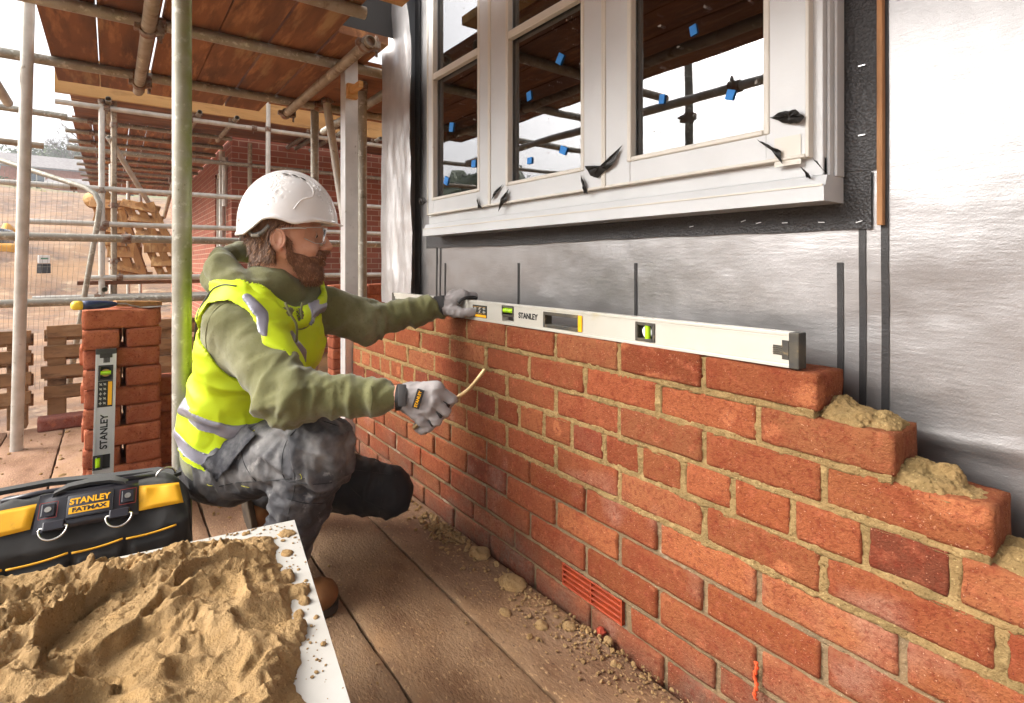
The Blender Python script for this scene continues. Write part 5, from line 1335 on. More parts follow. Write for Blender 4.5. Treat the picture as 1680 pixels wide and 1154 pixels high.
# mortar heap as a detailed height field over the board, local u (towards viewer), w (towards the left of the photo)
def heap_height(U_, W_):
    P = np.stack([U_, W_, U_*0], -1)
    # outline: ragged, keeps off the far and right rims
    e = .035*fbm(P, 9, 4, 5)+.010*fbm(P, 40, 3, 6)
    rim_r = W_-(.050+e+.04*np.sin(U_*9+1)*.4-.03*np.exp(-((U_-.06)/.07)**2))      # distance from the right edge
    rim_f = U_-(.012+.5*e+.030*np.clip((.40-W_)/.3, 0, 1))
    d = smin(rim_r, rim_f, .03)
    body = 1-np.exp(-np.clip(d, 0, 1)/.045)
    q = P+.05*np.stack([fbm(P, 7, 3, 11), fbm(P, 7, 3, 12), P[..., 0]*0], -1)
    base = .022+.020*np.clip(W_/.5, 0, 1)+.016*fbm(q, 6, 3, 21)
    rid = 1-np.abs(fbm(q, 9, 4, 22))*2.2
    folds = .024*np.clip(rid, -.4, 1)**2*np.sign(np.clip(rid, 0, 1)+1e-6)
    gouge = -.024*np.clip(fbm(q, 8, 2, 23)*2-.30, 0, 1)
    # trowel sweeps: smooth inclined facets
    h = base+folds+gouge
    def sweep(u, w, ang, l, wd, z, tilt):
        nonlocal h
        cu, su = math.cos(ang), math.sin(ang); a = (U_-u)*cu+(W_-w)*su; b = -(U_-u)*su+(W_-w)*cu
        m = np.clip(1.15-((a/l)**2+(b/wd)**2)-.25*fbm(P, 14, 3, 9), 0, .25)*4
        pl = z+tilt*b+.004*np.sin(a*60)*.2
        h = h*(1-m)+pl*m
        # a lip thrown up at the rim of the sweep
        rr = np.sqrt((a/l)**2+(b/wd)**2); h = h+.016*np.exp(-((rr-1.13)/.10)**2)*(b > 0)*(1+.6*fbm(P, 30, 3, 4))
    sweep(.27, .30, .5, .10, .055, .030, -.25); sweep(.10, .44, -.4, .06, .05, .040, -.2); sweep(.40, .52, .2, .13, .07, .034, .30)
    sweep(.06, .30, .9, .05, .03, .030, .2); sweep(.55, .30, .3, .10, .07, .030, -.2); sweep(.30, .66, .3, .12, .06, .045, .2); sweep(.20, .14, 1.3, .07, .035, .022, .2)
    # deep hole
    hole = np.exp(-(((U_-.20)/.020)**2+((W_-.335)/.015)**2)); h = h-.030*hole
    rough = np.clip(.75+fbm(P, 6, 2, 31)*2.2, .15, 1.1)
    h = h+.006*fbm(P, 24, 3, 40)+rough*(.0120*(.45-1.9*np.abs(fbm(q, 34, 3, 41)))+.0065*(.4-1.6*np.abs(noise(P, 85, 42)))*np.clip(fbm(P, 12, 2, 43)+.6, 0, 1)+.0052*noise(P, 140, 45)+.0026*noise(P, 280, 44))
    z = h*body
    z = np.where(d > 0, np.maximum(z, .0015*np.clip(d*200, 0, 1)), -.004)
    # outlying lumps on the bare rim
    for (lu, lw, lr, lh) in ((.235, .040, .017, .012), (.292, .030, .020, .012), (.322, .022, .011, .010), (.355, .034, .009, .007), (.305, .055, .008, .006), (.145, .030, .012, .006), (.335, .060, .007, .006), (.275, .060, .006, .005), (.06, .022, .016, .006), (.40, .055, .028, .016), (.43, .085, .03, .02), (.20, .062, .012, .01), (.26, .012, .004, .003), (.215, .018, .004, .003), (.375, .012, .004, .003), (.02, .10, .008, .004), (.02, .25, .007, .004), (.012, .33, .01, .004)):
        rr = np.sqrt(((U_-lu)/(lr*1.1))**2+((W_-lw)/lr)**2)+.5*fbm(P, 60, 3, int(lu*1000))
        z = np.where(rr < 1, np.maximum(z, lh*np.sqrt(np.clip(1-rr*rr, 0, 1))*(1+.3*fbm(P, 130, 3, 7))), z)
    return z
def heap_mesh():
    n = 460; g = np.linspace(.002, SB-.002, n); U_, W_ = np.meshgrid(g, g, indexing='ij')
    Z = heap_height(U_, W_)
    # over-hanging ruffles
    P = np.stack([U_, W_, Z], -1)
    dU = .006*fbm(P, 35, 3, 51)*np.clip(Z/.02, 0, 1); dW = .006*fbm(P, 35, 3, 52)*np.clip(Z/.02, 0, 1)
    ids = np.arange(n*n).reshape(n, n); keep = (Z > -.001)
    f = np.stack([ids[:-1, :-1], ids[1:, :-1], ids[1:, 1:], ids[:-1, 1:]], -1).reshape(-1, 4)
    k = keep.reshape(-1)[f].any(1); f = f[k]
    v = np.stack([U_+dU, W_+dW, Z], -1).reshape(-1, 3)
    m = np.array(MB); v = v@m[:3, :3].T+m[:3, 3]
    used = np.unique(f); mp = -np.ones(len(v), int); mp[used] = np.arange(len(used)); v = v[used]; f = mp[f]
    if m[2, 2] > 0 and np.linalg.det(m[:3, :3]) > 0: pass
    return v, f
v, f = heap_mesh()
nn = normals(v, f)
if nn[:, 2].mean() < 0: f = f[:, ::-1]
solo('mortar_heap', fastmesh('heap', v, f), m_wet, 'rough sandy heap of fresh mortar spread over the white board', 'mortar heap', smooth=True)
bm = BM(); r2 = random.Random(77)
for _ in range(260):
    if r2.random() < .6: u_, w_ = r2.uniform(.02, .6), abs(r2.gauss(.03, .028))
    else: u_, w_ = abs(r2.gauss(.008, .012)), r2.uniform(.02, .6)
    s_ = abs(r2.gauss(.0009, .0012))+.0005; M = MB @ Matrix.Translation((u_+.003, w_+.003, s_*.4)) @ Matrix.Rotation(r2.uniform(0, 6), 4, 'Z') @ Matrix.Diagonal((s_*r2.uniform(.7, 1.6), s_, s_*.6, 1)); bmesh.ops.create_icosphere(bm, subdivisions=1, radius=1, matrix=M)
solo('mortar_specks', bm, m_wet, 'small specks of mortar on the bare rim of the white board', 'specks', kind='stuff')

# ================================================================ tool bag
m_bag = mat('black_bag_fabric', '1F1E1D', '2A2826', scale=12, rough=.85, bump=.5, bscale=500, bdist=.0006, sheen=.1, spots=[('4A443C', 60, .74, .04)])
m_bagy = mat('yellow_bag_fabric', 'E3A904', 'CF9400', scale=8, rough=.7, bump=.3, bscale=400, bdist=.0006, spots=[('8A6A20', 14, .70, .08)])
m_leather = mat('glossy_black_panel', '26232A', '1E1C20', scale=14, rough=.30, bump=.3, bscale=30)
m_pipe = mat('yellow_piping', 'D8A010', rough=.6)
m_red = mat('red_stitching', '8E2A20', rough=.7)
BL = .43; BD = .23; BHt = .372; ZS = .285; HT = .035
# bag frame: local x from its right end (photo) to the left end, y towards the back, z up
b0 = Vector((.062, -.800, 0)); bx = Vector((-.10, -1, 0)).normalized(); by = Vector((-1, .10, 0)).normalized()
MBG = Matrix(((bx.x, by.x, 0, b0.x), (bx.y, by.y, 0, b0.y), (0, 0, 1, 0), (0, 0, 0, 1)))
bag = thing('tool_bag', MBG @ Vector((BL/2, BD/2, 0)), 'black and yellow open-top tool bag with metal D-rings behind the mortar board', 'tool bag')
mbi = np.linalg.inv(np.array(MBG)[:3, :3]); mbt = np.array(b0)
def bagl(P): return (P-mbt)@mbi.T
def bag_sdf(P):
    q = bagl(P); x, y, z = q[..., 0], q[..., 1], q[..., 2]
    # gabled section: front and back lean together above z = .17
    hz = np.clip((z-ZS)/(BHt-ZS), 0, 1)
    half = BD/2-hz*(BD/2-HT)+.008*np.sin(x*20)*hz
    sag = .012*np.sin(x/BL*math.pi*1.0)*0
    dx = np.abs(x-BL/2)-(BL/2-.035*hz-.02*hz*hz); dy = np.abs(y-BD/2)-half; dz = np.abs(z-BHt/2)-BHt/2
    qq = np.stack([dx, dy, dz], -1)+.03
    d = np.sqrt((np.maximum(qq, 0)**2).sum(-1))+np.minimum(qq.max(-1), 0)-.03
    d = d*.8
    d = d-.008*np.exp(-((z-.17)/.09)**2)*(np.abs(y-BD/2) > .05)
    d = d+.020*(np.abs(fbm(q*np.array([1, 1, .7]), 7, 3, 61)))+.0022*fbm(q*np.array([1, 1, .5]), 30, 3, 62)
    return d
lo = np.array([-.28, -1.30, -.01]); hi = np.array([.11, -.74, .43])
v, f = surfnet(bag_sdf, lo, hi, .006)
q = bagl(v)
v = v-np.array([0, 0, 0])
bodyme = fastmesh('bag', v, f)
obj('body', bodyme, m_bag, bag, smooth=True)
def bag_front(u, z):       # a point on the front skin of the bag
    hz = min(max((z-ZS)/(BHt-ZS), 0), 1); y = BD/2-(BD/2-hz*(BD/2-HT)); return MBG @ Vector((u, y, z))
def skinpatch(name, pts, m, off=.006, n=14, th=.003, parent=bag, bumpy=.0015, seed=0):
    """panel sewn on the front: quad given by (u, z) corners, draped on the skin"""
    bm = BM(); P00, P10, P11, P01 = pts; g = []
    for i in range(n+1):
        row = []
        for j in range(n+1):
            a = i/n; b = j/n
            u = (1-a)*(1-b)*P00[0]+a*(1-b)*P10[0]+a*b*P11[0]+(1-a)*b*P01[0]; z = (1-a)*(1-b)*P00[1]+a*(1-b)*P10[1]+a*b*P11[1]+(1-a)*b*P01[1]
            p_ = bag_front(u, z); edge = min(a, 1-a, b, 1-b)*n
            o2 = off if edge >= 1 else off*.35
            wob = bumpy*float(fbm(np.array([[u, z, seed]]), 16, 3, seed)[0])*3
            nrm = (-by*.8+Vector((0, 0, .75))).normalized(); row.append(bm.verts.new(p_+nrm*(o2+wob*(edge >= 1))))
        g.append(row)
    for i in range(n):
        for j in range(n): bm.faces.new((g[i][j], g[i+1][j], g[i+1][j+1], g[i][j+1]))
    bmesh.ops.recalc_face_normals(bm, faces=bm.faces[:])
    return obj(name, bm, m, parent, smooth=True)
skinpatch('yellow_panel', [(.016, .318), (.110, .318), (.106, .362), (.026, .356)], m_bagy, off=.008, bumpy=.003, seed=3)
skinpatch('yellow_panel', [(.296, .322), (.41, .316), (.405, .360), (.292, .362)], m_bagy, off=.007, bumpy=.003, seed=4)
pn = skinpatch('front_panel', [(.104, .312), (.292, .312), (.288, .374), (.108, .374)], m_leather, off=.012, bumpy=.001, seed=5)
def fpt(u, z, off=.016): return bag_front(u, z)+(-by*.8+Vector((0, 0, .75))).normalized()*off
def fframe(u, z, off=.0165):
    e = .004; X = fpt(u-e, z, off)-fpt(u+e, z, off); Z = fpt(u, z+e, off)-fpt(u, z-e, off)
    return frame(fpt(u, z, off), X, Z)
# lettering on the panel (reads left to right in the photo)
def badge(u, z, s, size, m, asp, off=.0172, bold=.0006): obj('lettering', text_mesh(s, size, .0004, fframe(u, z, off), bold, asp), m, pn)
Mb = fframe(.196, .343, .0150)
bm = BM(); box(bm, (-.042, -.026, 0), (.042, .026, .0025), Mb, bevel=.003); obj('badge', bm, mat('badge_grey', '3A3A3E', rough=.3), pn, smooth=True)
obj('lettering', text_mesh('STANLEY', .0185, .0006, Mb @ Matrix.Translation((0, .0085, .0030)), .0006, .95), m_yellow, pn)
bm = BM(); box(bm, (-.036, -.018, .0026), (.036, -.0035, .0034), Mb); obj('badge_bar', bm, m_yellow, pn)
obj('lettering', text_mesh('FATMAX', .0125, .0005, Mb @ Matrix.Translation((-.000, -.0108, .0036)), .0005, 1.25), m_ink, pn)
for u in (.126, .268):
    Mr = fframe(u, .343, .0150)
    bm = BM(); box(bm, (-.012, -.014, 0), (.012, .014, .004), Mr, bevel=.002); o_ = obj('rivet_plate', bm, m_leather, pn)
    bm = BM(); tube(bm, Mr @ Vector((0, 0, .004)), Mr @ Vector((0, 0, .007)), .006, 16); obj('rivet', bm, m_steel, pn, smooth=True, angle=40)
    bm = BM()
    for (x0, x1, y0, y1) in ((-.015, .015, .017, .0178), (-.015, .015, -.0178, -.017), (-.0158, -.015, -.017, .017), (.015, .0158, -.017, .017)): box(bm, (x0, y0, .001), (x1, y1, .0022), Mr)
    obj('stitching', bm, m_red, pn)
m_chrome = mat('chrome_ring', 'C8C4BC', rough=.25, metal=1)
for u in (.140, .255):
    Mr = fframe(u, .312, .014)
    bm = BM(); pts = [Mr @ Vector((-.0*0+.024*math.cos(a), -.024*abs(math.sin(a)) if a <= math.pi else .0, .004)) for a in [math.pi*k/14 for k in range(15)]]
    path(bm, pts+[Mr @ Vector((-.023, .003, .004)), Mr @ Vector((.023, .003, .004))], .0024, 8, closed=True); obj('d_ring', bm, m_chrome, bag, smooth=True)
    bm = BM(); box(bm, (-.019, -.004, -.004), (.019, .016, .008), Mr, bevel=.003); obj('ring_tab', bm, m_leather, bag)
# pockets along the lower front with yellow piping
pk = [(.030, .125), (.131, .220), (.226, .325), (.331, .42)]
for i, (u0, u1) in enumerate(pk):
    skinpatch('pocket', [(u0, .12), (u1, .12), (u1, .268-.006*i), (u0, .276-.006*i)], m_bag, off=.018, bumpy=.004, seed=10+i)
    bm = BM(); path(bm, [fpt(u0+(u1-u0)*k/10, .274-.006*i-.008*k/10-.003*math.sin(math.pi*k/10), .0200) for k in range(11)], .0022, 6); obj('piping', bm, m_pipe, bag, smooth=True)
# zip, carry strap, top handle
tp = lambda u, y, z: MBG @ Vector((u, y, z))
bm = BM(); path(bm, [tp(.075, .115, .366), tp(.14, .115, .371), tp(.3, .115, .371), tp(.36, .115, .366)], .006, 8); obj('zip', bm, m_leather, bag, smooth=True)
def strap(pts, w, th, name, m=m_bag):
    bm = BM(); P = [Vector(p_) for p_ in pts]; L_ = []
    for i, p_ in enumerate(P):
        d_ = (P[min(i+1, len(P)-1)]-P[max(i-1, 0)]).normalized(); s_ = by*1.0; s_ = (s_-d_*s_.dot(d_)).normalized(); n_ = d_.cross(s_)
        L_.append([bm.verts.new(p_+s_*w/2+n_*th/2), bm.verts.new(p_-s_*w/2+n_*th/2), bm.verts.new(p_-s_*w/2-n_*th/2), bm.verts.new(p_+s_*w/2-n_*th/2)])
    for i in range(len(L_)-1):
        for k in range(4): bm.faces.new((L_[i][k], L_[i][(k+1) % 4], L_[i+1][(k+1) % 4], L_[i+1][k]))
    bm.faces.new(L_[0]); bm.faces.new(L_[-1][::-1]); bmesh.ops.recalc_face_normals(bm, faces=bm.faces[:])
    return obj(name, bm, m, bag, smooth=True, angle=50)
strap([tp(.125, .078, .352), tp(.135, .082, .376), tp(.16, .09, .384), tp(.20, .094, .386), tp(.24, .09, .384), tp(.262, .082, .376), tp(.27, .078, .352)], .030, .006, 'handle')
strap([tp(.03, .16, .345), tp(.08, .20, .352), tp(.18, .235, .345), tp(.30, .25, .350), tp(.40, .22, .355), tp(.46, .20, .33)], .028, .010, 'shoulder_strap')
bm = BM(); Mr = Matrix.Translation(tp(.055, .115, .362)) @ Matrix.Rotation(.3, 4, 'Z'); path(bm, [Mr @ Vector((.0, .022*math.cos(a), .020*math.sin(a))) for a in [math.pi*k/12 for k in range(13)]], .0024, 8); obj('d_ring', bm, m_chrome, bag, smooth=True)
# ================================================================ the bricklayer
m_skin = mat('skin', 'CE9C82', 'BF8A6E', scale=18, rough=.52, bump=.25, bscale=250, bdist=.0008, spots=[('B0644C', 30, .66, .10)])
MATS['skin'].node_tree.nodes['Principled BSDF'].inputs['Subsurface Weight'].default_value = .08
MATS['skin'].node_tree.nodes['Principled BSDF'].inputs['Subsurface Radius'].default_value = (.012, .005, .003)
m_hair = mat('brown_hair', '6E4E38', '583C28', scale=60, rough=.6, stretch=(1, 1, .25))
m_beard = mat('brown_beard', '80563C', '6A442C', scale=80, rough=.7)
m_hood = mat('olive_fleece', '6C6B42', '5E5D38', scale=7, rough=.95, sheen=.2, bump=.8, bscale=300, bdist=.0015, spots=[('8E8C6C', 5, .64, .12), ('545230', 160, .66, .10)])
m_hiviz = mat('hi_vis_yellow', 'C6DC10', 'BAD00E', scale=5, rough=.65, bump=.4, bscale=500, bdist=.0005)
m_refl = mat('reflective_strip', '92909A', '84828C', scale=20, rough=.38, metal=.25, bump=.2, bscale=300)
m_trou = mat('charcoal_workwear', '2A292C', '3A393C', scale=8, rough=.72, bump=.6, bscale=300, bdist=.0012, spots=[('8E8A86', 6, .58, .14), ('8E8A86', 22, .68, .06), ('141416', 11, .70, .08)])
m_trou2 = mat('black_workwear', '141416', '1B1B1E', scale=5, rough=.75, bump=.4, bscale=400, bdist=.0006, spots=[('2E2C2C', 7, .66, .08)])
m_helm = mat('white_helmet', 'E2E1DF', 'DEDDDB', scale=3, rough=.22, coat=.4)
m_glove = mat('grey_glove', '8E8886', '827C7A', scale=16, rough=.8, bump=.5, bscale=420, bdist=.0006)
m_gblack = mat('black_glove_trim', '1E1D1D', '2A2928', scale=20, rough=.6, bump=.3, bscale=300)
m_boot = mat('tan_nubuck', '85592F', '6E4826', scale=14, rough=.85, bump=.4, bscale=220, spots=[('6E4424', 20, .66, .08)])
m_sole = mat('boot_sole', '2C241C', '4E4030', scale=20, rough=.85)
LP = lambda *a: np.array(at(*a))
pel, bel, che, nek = LP(384, 742, 1.60), LP(402, 665, 1.57), LP(434, 560, 1.55), LP(450, 480, 1.54)
latP = np.array([.82, -.57, 0]); latS = np.array([.72, -.69, 0]); latP /= np.linalg.norm(latP); latS /= np.linalg.norm(latS)
rHip, rKnee, rAnk = LP(385, 752, 1.50), LP(524, 742, 1.375), LP(472, 905, 1.385)
lHip, lKnee, lAnk = LP(405, 745, 1.69), LP(638, 806, 1.76), LP(428, 803, 1.82)
rSh, rEl, rWr = LP(392, 528, 1.41), LP(474, 652, 1.285), LP(655, 651, 1.305)
lSh, lEl, lWr = LP(505, 500, 1.68), LP(606, 528, 1.79), LP(722, 504, 1.84)
def swept(P, a, b, la, lb, wa, wb):
    """elliptical trunk segment from a to b; l = lateral axis, w = (half width, half depth)"""
    ax = b-a; L_ = np.linalg.norm(ax); ax = ax/L_
    h = np.clip(((P-a)@ax)/L_, 0, 1); c = a+h[..., None]*(b-a); q = P-c
    la_ = la*(1-h[..., None])+lb*h[..., None]; la_ = la_/np.linalg.norm(la_, axis=-1, keepdims=True)
    ql = (q*la_).sum(-1); tot = (q*q).sum(-1); qo = np.sqrt(np.maximum(tot-ql*ql, 0))
    wl = wa[0]+(wb[0]-wa[0])*h; wd = wa[1]+(wb[1]-wa[1])*h
    k = np.sqrt((ql/wl)**2+(qo/wd)**2); return (k-1)*np.minimum(wl, wd)*1.05
def torso(P, g=0.0):
    d = swept(P, pel, bel, latP, latP, (.165+g, .112+g), (.155+g, .104+g))
    d = smin(d, swept(P, bel, che, latP, latS, (.155+g, .104+g), (.180+g, .114+g)), .05)
    d = smin(d, swept(P, che, nek, latS, latS, (.180+g, .114+g), (.125+g, .085+g)), .05)
    return d
# ---- head
hc = LP(459, 396, 1.455)                     # near ear canal
hy = R(21); hp = R(0)
hf = np.array([math.sin(hy)*math.cos(hp), math.cos(hy)*math.cos(hp), math.sin(hp)]); hr = np.array([math.cos(hy), -math.sin(hy), 0]); hu = np.cross(hr, hf)
HW = .076
h0 = hc-hr*HW
HM = np.stack([hf, hr, hu])                  # rows: forward, right, up
def HL(a, b, c): return h0+hf*a+hr*b+hu*c
def toH(P): return (P-h0)@HM.T
def head_sdf(P):
    q = toH(P); sym = q.copy(); sym[..., 1] = np.abs(q[..., 1])
    d = ell(q, (-.010, 0, .062), (.100, .078, .092))                        # skull
    d = smin(d, ell(q, (.045, 0, .000), (.052, .060, .085)), .03)           # face block
    d = smin(d, ell(q, (.052, 0, -.070), (.042, .046, .036)), .025)          # jaw
    d = smin(d, ell(q, (.078, 0, -.092), (.020, .022, .018)), .02)          # chin
    d = smin(d, rcone(sym, (.005, .062, -.030), (.065, .030, -.088), .016, .014), .02)  # jaw line
    d = smin(d, ell(sym, (.066, .034, -.018), (.026, .020, .022)), .018)    # cheek
    d = smin(d, rcone(sym, (.090, .010, .044), (.072, .046, .040), .010, .010), .012)   # brow
    d = smax(d, -ell(sym, (.104, .031, .020), (.018, .017, .013)), .010)    # eye sockets
    d = smin(d, ell(sym, (.078, .031, .021), (.0135, .015, .012)), .002)     # eyeballs
    d = smin(d, rcone(q, (.096, 0, .032), (.119, 0, -.010), .0085, .0110), .010)         # nose
    d = smin(d, ell(q, (.119, 0, -.013), (.012, .012, .010)), .006)
    d = smin(d, ell(sym, (.107, .011, -.017), (.010, .007, .008)), .005)     # nostrils
    d = smin(d, ell(q, (.088, 0, -.042), (.020, .028, .014)), .010)          # mouth mound
    d = smin(d, ell(q, (.103, 0, -.042), (.007, .020, .0045)), .003)        # upper lip
    d = smin(d, ell(q, (.101, 0, -.052), (.007, .018, .0050)), .003)        # lower lip
    d = smax(d, -ell(q, (.111, 0, -.0470), (.010, .022, .0012)), .002)
    # ears
    e = ell(sym, (-.006, HW+.002, .004), (.019, .008, .032)); e = smax(e, -ell(sym, (-.002, HW+.012, .006), (.011, .008, .021)), .004)
    e = smin(e, rcone(sym, (.004, HW+.001, -.002), (.000, HW+.002, -.022), .006, .006), .004)
    d = smin(d, e, .006)
    # neck
    nb = toH(nek[None, :]+np.array([[0, 0, -.02]]))[0]
    d = smin(d, rcone(q, (-.022, 0, -.030), tuple(nb), .056, .066), .03)
    d = smin(d, rcone(q, (-.012, .050, -.035), tuple(nb+np.array([.05, .01, .01])), .012, .014), .014)   # neck cord
    return d
def body_sdf(P):
    out = np.full(P.shape[:-1], .2, np.float32); Z = P[..., 2]
    lowm = Z < .86; him = Z > .66
    if lowm.any():
        Q = P[lowm]; d = torso(Q, -.03)
        d = smin(d, rcone(Q, rHip, rKnee, .075, .052), .03); d = smin(d, rcone(Q, rKnee, rAnk, .050, .036), .015)
        d = smin(d, rcone(Q, lHip, lKnee, .075, .052), .03); d = smin(d, rcone(Q, lKnee, lAnk, .050, .036), .015)
        rToe = np.array([.110, -.56, .040]); lToe = LP(420, 842, 1.83)
        d = smin(d, rcone(Q, rAnk+np.array([0, -.02, -.09]), rToe, .032, .020), .02); d = smin(d, rcone(Q, rAnk, rAnk+np.array([0, -.02, -.09]), .036, .034), .02)
        d = smin(d, rcone(Q, lAnk, lToe, .032, .022), .02)
        for S, E_, W_ in ((rSh, rEl, rWr), (lSh, lEl, lWr)):
            d = smin(d, rcone(Q, S, E_, .052, .038), .03); d = smin(d, rcone(Q, E_, W_, .038, .0255), .015); d = smin(d, rcone(Q, W_, W_+(W_-E_)/np.linalg.norm(W_-E_)*.05, .0255, .024), .01)
        out[lowm] = np.minimum(out[lowm], d)
    if him.any():
        Q = P[him]; d = head_sdf(Q); cur = out[him]; out[him] = smin(cur, d, .02)
    return out
def axis(lo, hi, flo, fhi, c, f):
    a = []; x = lo
    while x < hi: a.append(x); x += f if flo <= x < fhi else c
    return np.array(a)
bax = [axis(-.62, .48, h0[0]-.12, h0[0]+.16, .009, .0030), axis(-.95, .12, h0[1]-.13, h0[1]+.16, .009, .0030), axis(-.01, 1.16, h0[2]-.14, h0[2]+.17, .009, .0030)]
v, f = surfnet(body_sdf, None, None, .003, axes=bax)
person = thing('person', (-.05, -.5, 0), 'crouching bearded man in white helmet, green hooded top and yellow vest, levelling the wall', 'person')
ob = obj('body', fastmesh('body', v, f), m_skin, person, smooth=True)
# ear rim
for sgn in (1, -1):
    bm = BM(); path(bm, [HL(-.004+.0175*math.sin(t), sgn*(HW+.0065), .006+.0265*math.cos(t)) for t in [math.pi*2*k/22-2.4 for k in range(19)]][::-1], .0034, 8); path(bm, [HL(-.006+.009*math.sin(t), sgn*(HW+.0065), .008+.015*math.cos(t)) for t in [-.2-2.6*k/8 for k in range(9)]], .0024, 8); obj('ear_rim', bm, m_skin, ob, smooth=True)
# eyes
m_eye = mat('eye', 'D8D0C8', rough=.2); m_iris = mat('iris', '3A3A34', rough=.15)
for sgn in (1, -1):
    bm = BM(); r = bmesh.ops.create_uvsphere(bm, u_segments=16, v_segments=10, radius=.0118, matrix=Matrix.Translation(HL(.0800, sgn*.031, .0205)))
    obj('eye', bm, m_eye, ob, smooth=True)
    bm = BM(); r = bmesh.ops.create_uvsphere(bm, u_segments=12, v_segments=8, radius=.0058, matrix=Matrix.Translation(HL(.0878, sgn*.0300, .0175))); obj('iris', bm, m_iris, ob, smooth=True)
    # upper lid and brow
    bm = BM(); path(bm, [HL(.0890-.010*abs(k)/3, sgn*(.031+.004*k), .0255-.0012*abs(k)) for k in range(-3, 4)], .0028, 6); obj('eyelid', bm, m_skin, ob, smooth=True)
def strands(name, n, fn, m, parent, L_, w, seed, jitter=.35, gravity=(0, 0, 0)):
    r_ = np.random.RandomState(seed); V = []; F = []
    pts, nr, dr = fn(n, r_)
    for i in range(len(pts)):
        p = pts[i]; d = dr[i]+jitter*r_.randn(3); d /= np.linalg.norm(d); l = L_*r_.uniform(.5, 1.2); s = np.cross(d, nr[i]); s /= np.linalg.norm(s)+1e-9
        k = len(V); q = p+d*l*.5+nr[i]*l*.10; e = q+(d-nr[i]*.35)*l*.5
        V += [p-s*w, p+s*w, q+s*w*.8, q-s*w*.8, e]; F += [(k, k+1, k+2, k+3), (k+3, k+2, k+4, k+4)]
    F4 = [(a, b, c, d) for a, b, c, d in F if c != d]; F3 = [(a, b, c) for a, b, c, d in F if c == d]
    me = bpy.data.meshes.new(name); me.from_pydata([tuple(x) for x in V], [], F4+F3); me.update()
    return obj(name, me, m, parent)
# beard: a thicker skin over jaw, chin and lip
def beard_sdf(P):
    q = toH(P); a, b, c = q[..., 0], np.abs(q[..., 1]), q[..., 2]
    base = head_sdf(P)
    th = .0035+.008*np.clip((-.055-c)/.06, 0, 1)*np.clip((a-.02)/.06, 0, 1)
    d = base-th-.0022*fbm(P, 120, 3, 5)
    # region: below a line from sideburn to moustache, ahead of the ear, above the throat
    line = -.026-.018*np.clip((a-.02)/.07, 0, 1)+.004*fbm(P, 60, 2, 3)       # top edge of beard on the cheek
    side = np.where(a < .030, .030-(a-.004)*1.2, line)
    region = c-np.maximum(line, np.where(a < .030, side, -9))
    moust = np.maximum.reduce([np.abs(c+.031)-.0085, b-.034, .075-a])
    region = np.minimum(region, moust)
    region = np.maximum(region, .010+.55*np.clip(-c-.035, 0, 1)-a)                       # in front of the ear
    region = np.maximum(region, -(c+.119))
    region = np.maximum(region, (-.075-c)*1.0-(a-.000)*.9)        # not down the throat
    lips = .7*ell(np.stack([a, b, c], -1), (.108, 0, -.046), (.020, .017, .0075))
    region = np.maximum(region, -lips)
    return np.maximum(d, region*.8)
lo = np.minimum(HL(-.02, -.10, -.16), HL(.16, .10, .05))-.03; hi = np.maximum(HL(-.02, .10, .05), HL(.16, .10, .05))+.03
v, f = surfnet(beard_sdf, lo, hi, .0028)
bd = obj('beard', fastmesh('beard', v, f), m_beard, person, smooth=True)
bn = normals(v, f)
if ((v-h0)*bn).sum() < 0: bn = -bn
def beardfn(n, r_):
    i = r_.randint(0, len(v), n); q = toH(v[i]); dr = hf*.35-hu*1.0+np.outer(q[:, 1]*4, hr)*1.0
    return v[i]-bn[i]*.001, bn[i], np.tile(dr, 1) if dr.ndim == 2 else np.tile(dr, (n, 1))
strands('beard_hair', 9000, beardfn, m_beard, bd, .013, .0005, 4, .5)
m_beard2 = mat('light_beard', 'B88A62', 'A07450', scale=80, rough=.6)
strands('beard_hair', 3000, beardfn, m_beard2, bd, .013, .0004, 8, .5)
# hair at the nape and temple
def hair_sdf(P):
    q = toH(P); a, b, c = q[..., 0], np.abs(q[..., 1]), q[..., 2]
    d = head_sdf(P)-.007-.003*fbm(P*np.array([1, 1, .4]), 90, 3, 9)
    reg = np.maximum(a-(-.010+.035*np.clip((c-.035)/.03, 0, 1)+.030*(c > .045)), -(c+.058+.004*fbm(P, 50, 2, 2)))
    reg = np.maximum(reg, c-.11)
    ear = ell(np.stack([a, b, c], -1), (-.006, HW+.004, .003), (.022, .016, .036)); reg = np.maximum(reg, -ear)
    return np.maximum(d, reg)
lo = np.minimum(HL(-.14, -.11, -.10), HL(.08, .11, .12))-.02; hi = np.maximum(HL(-.14, .11, -.10), HL(.08, .11, .12))+.02
v, f = surfnet(hair_sdf, np.minimum(lo, hi), np.maximum(lo, hi), .0032)
hd = obj('hair', fastmesh('hair', v, f), m_hair, person, smooth=True)
bn = normals(v, f)
def hairfn(n, r_):
    i = r_.randint(0, len(v), n); return v[i]-bn[i]*.001, bn[i], np.tile(-hu*1.0-hf*.35, (n, 1))
strands('hair_strands', 5000, hairfn, m_hair, hd, .020, .0007, 5, .25)
strands('hair_strands', 1500, hairfn, m_beard2, hd, .018, .0006, 6, .25)
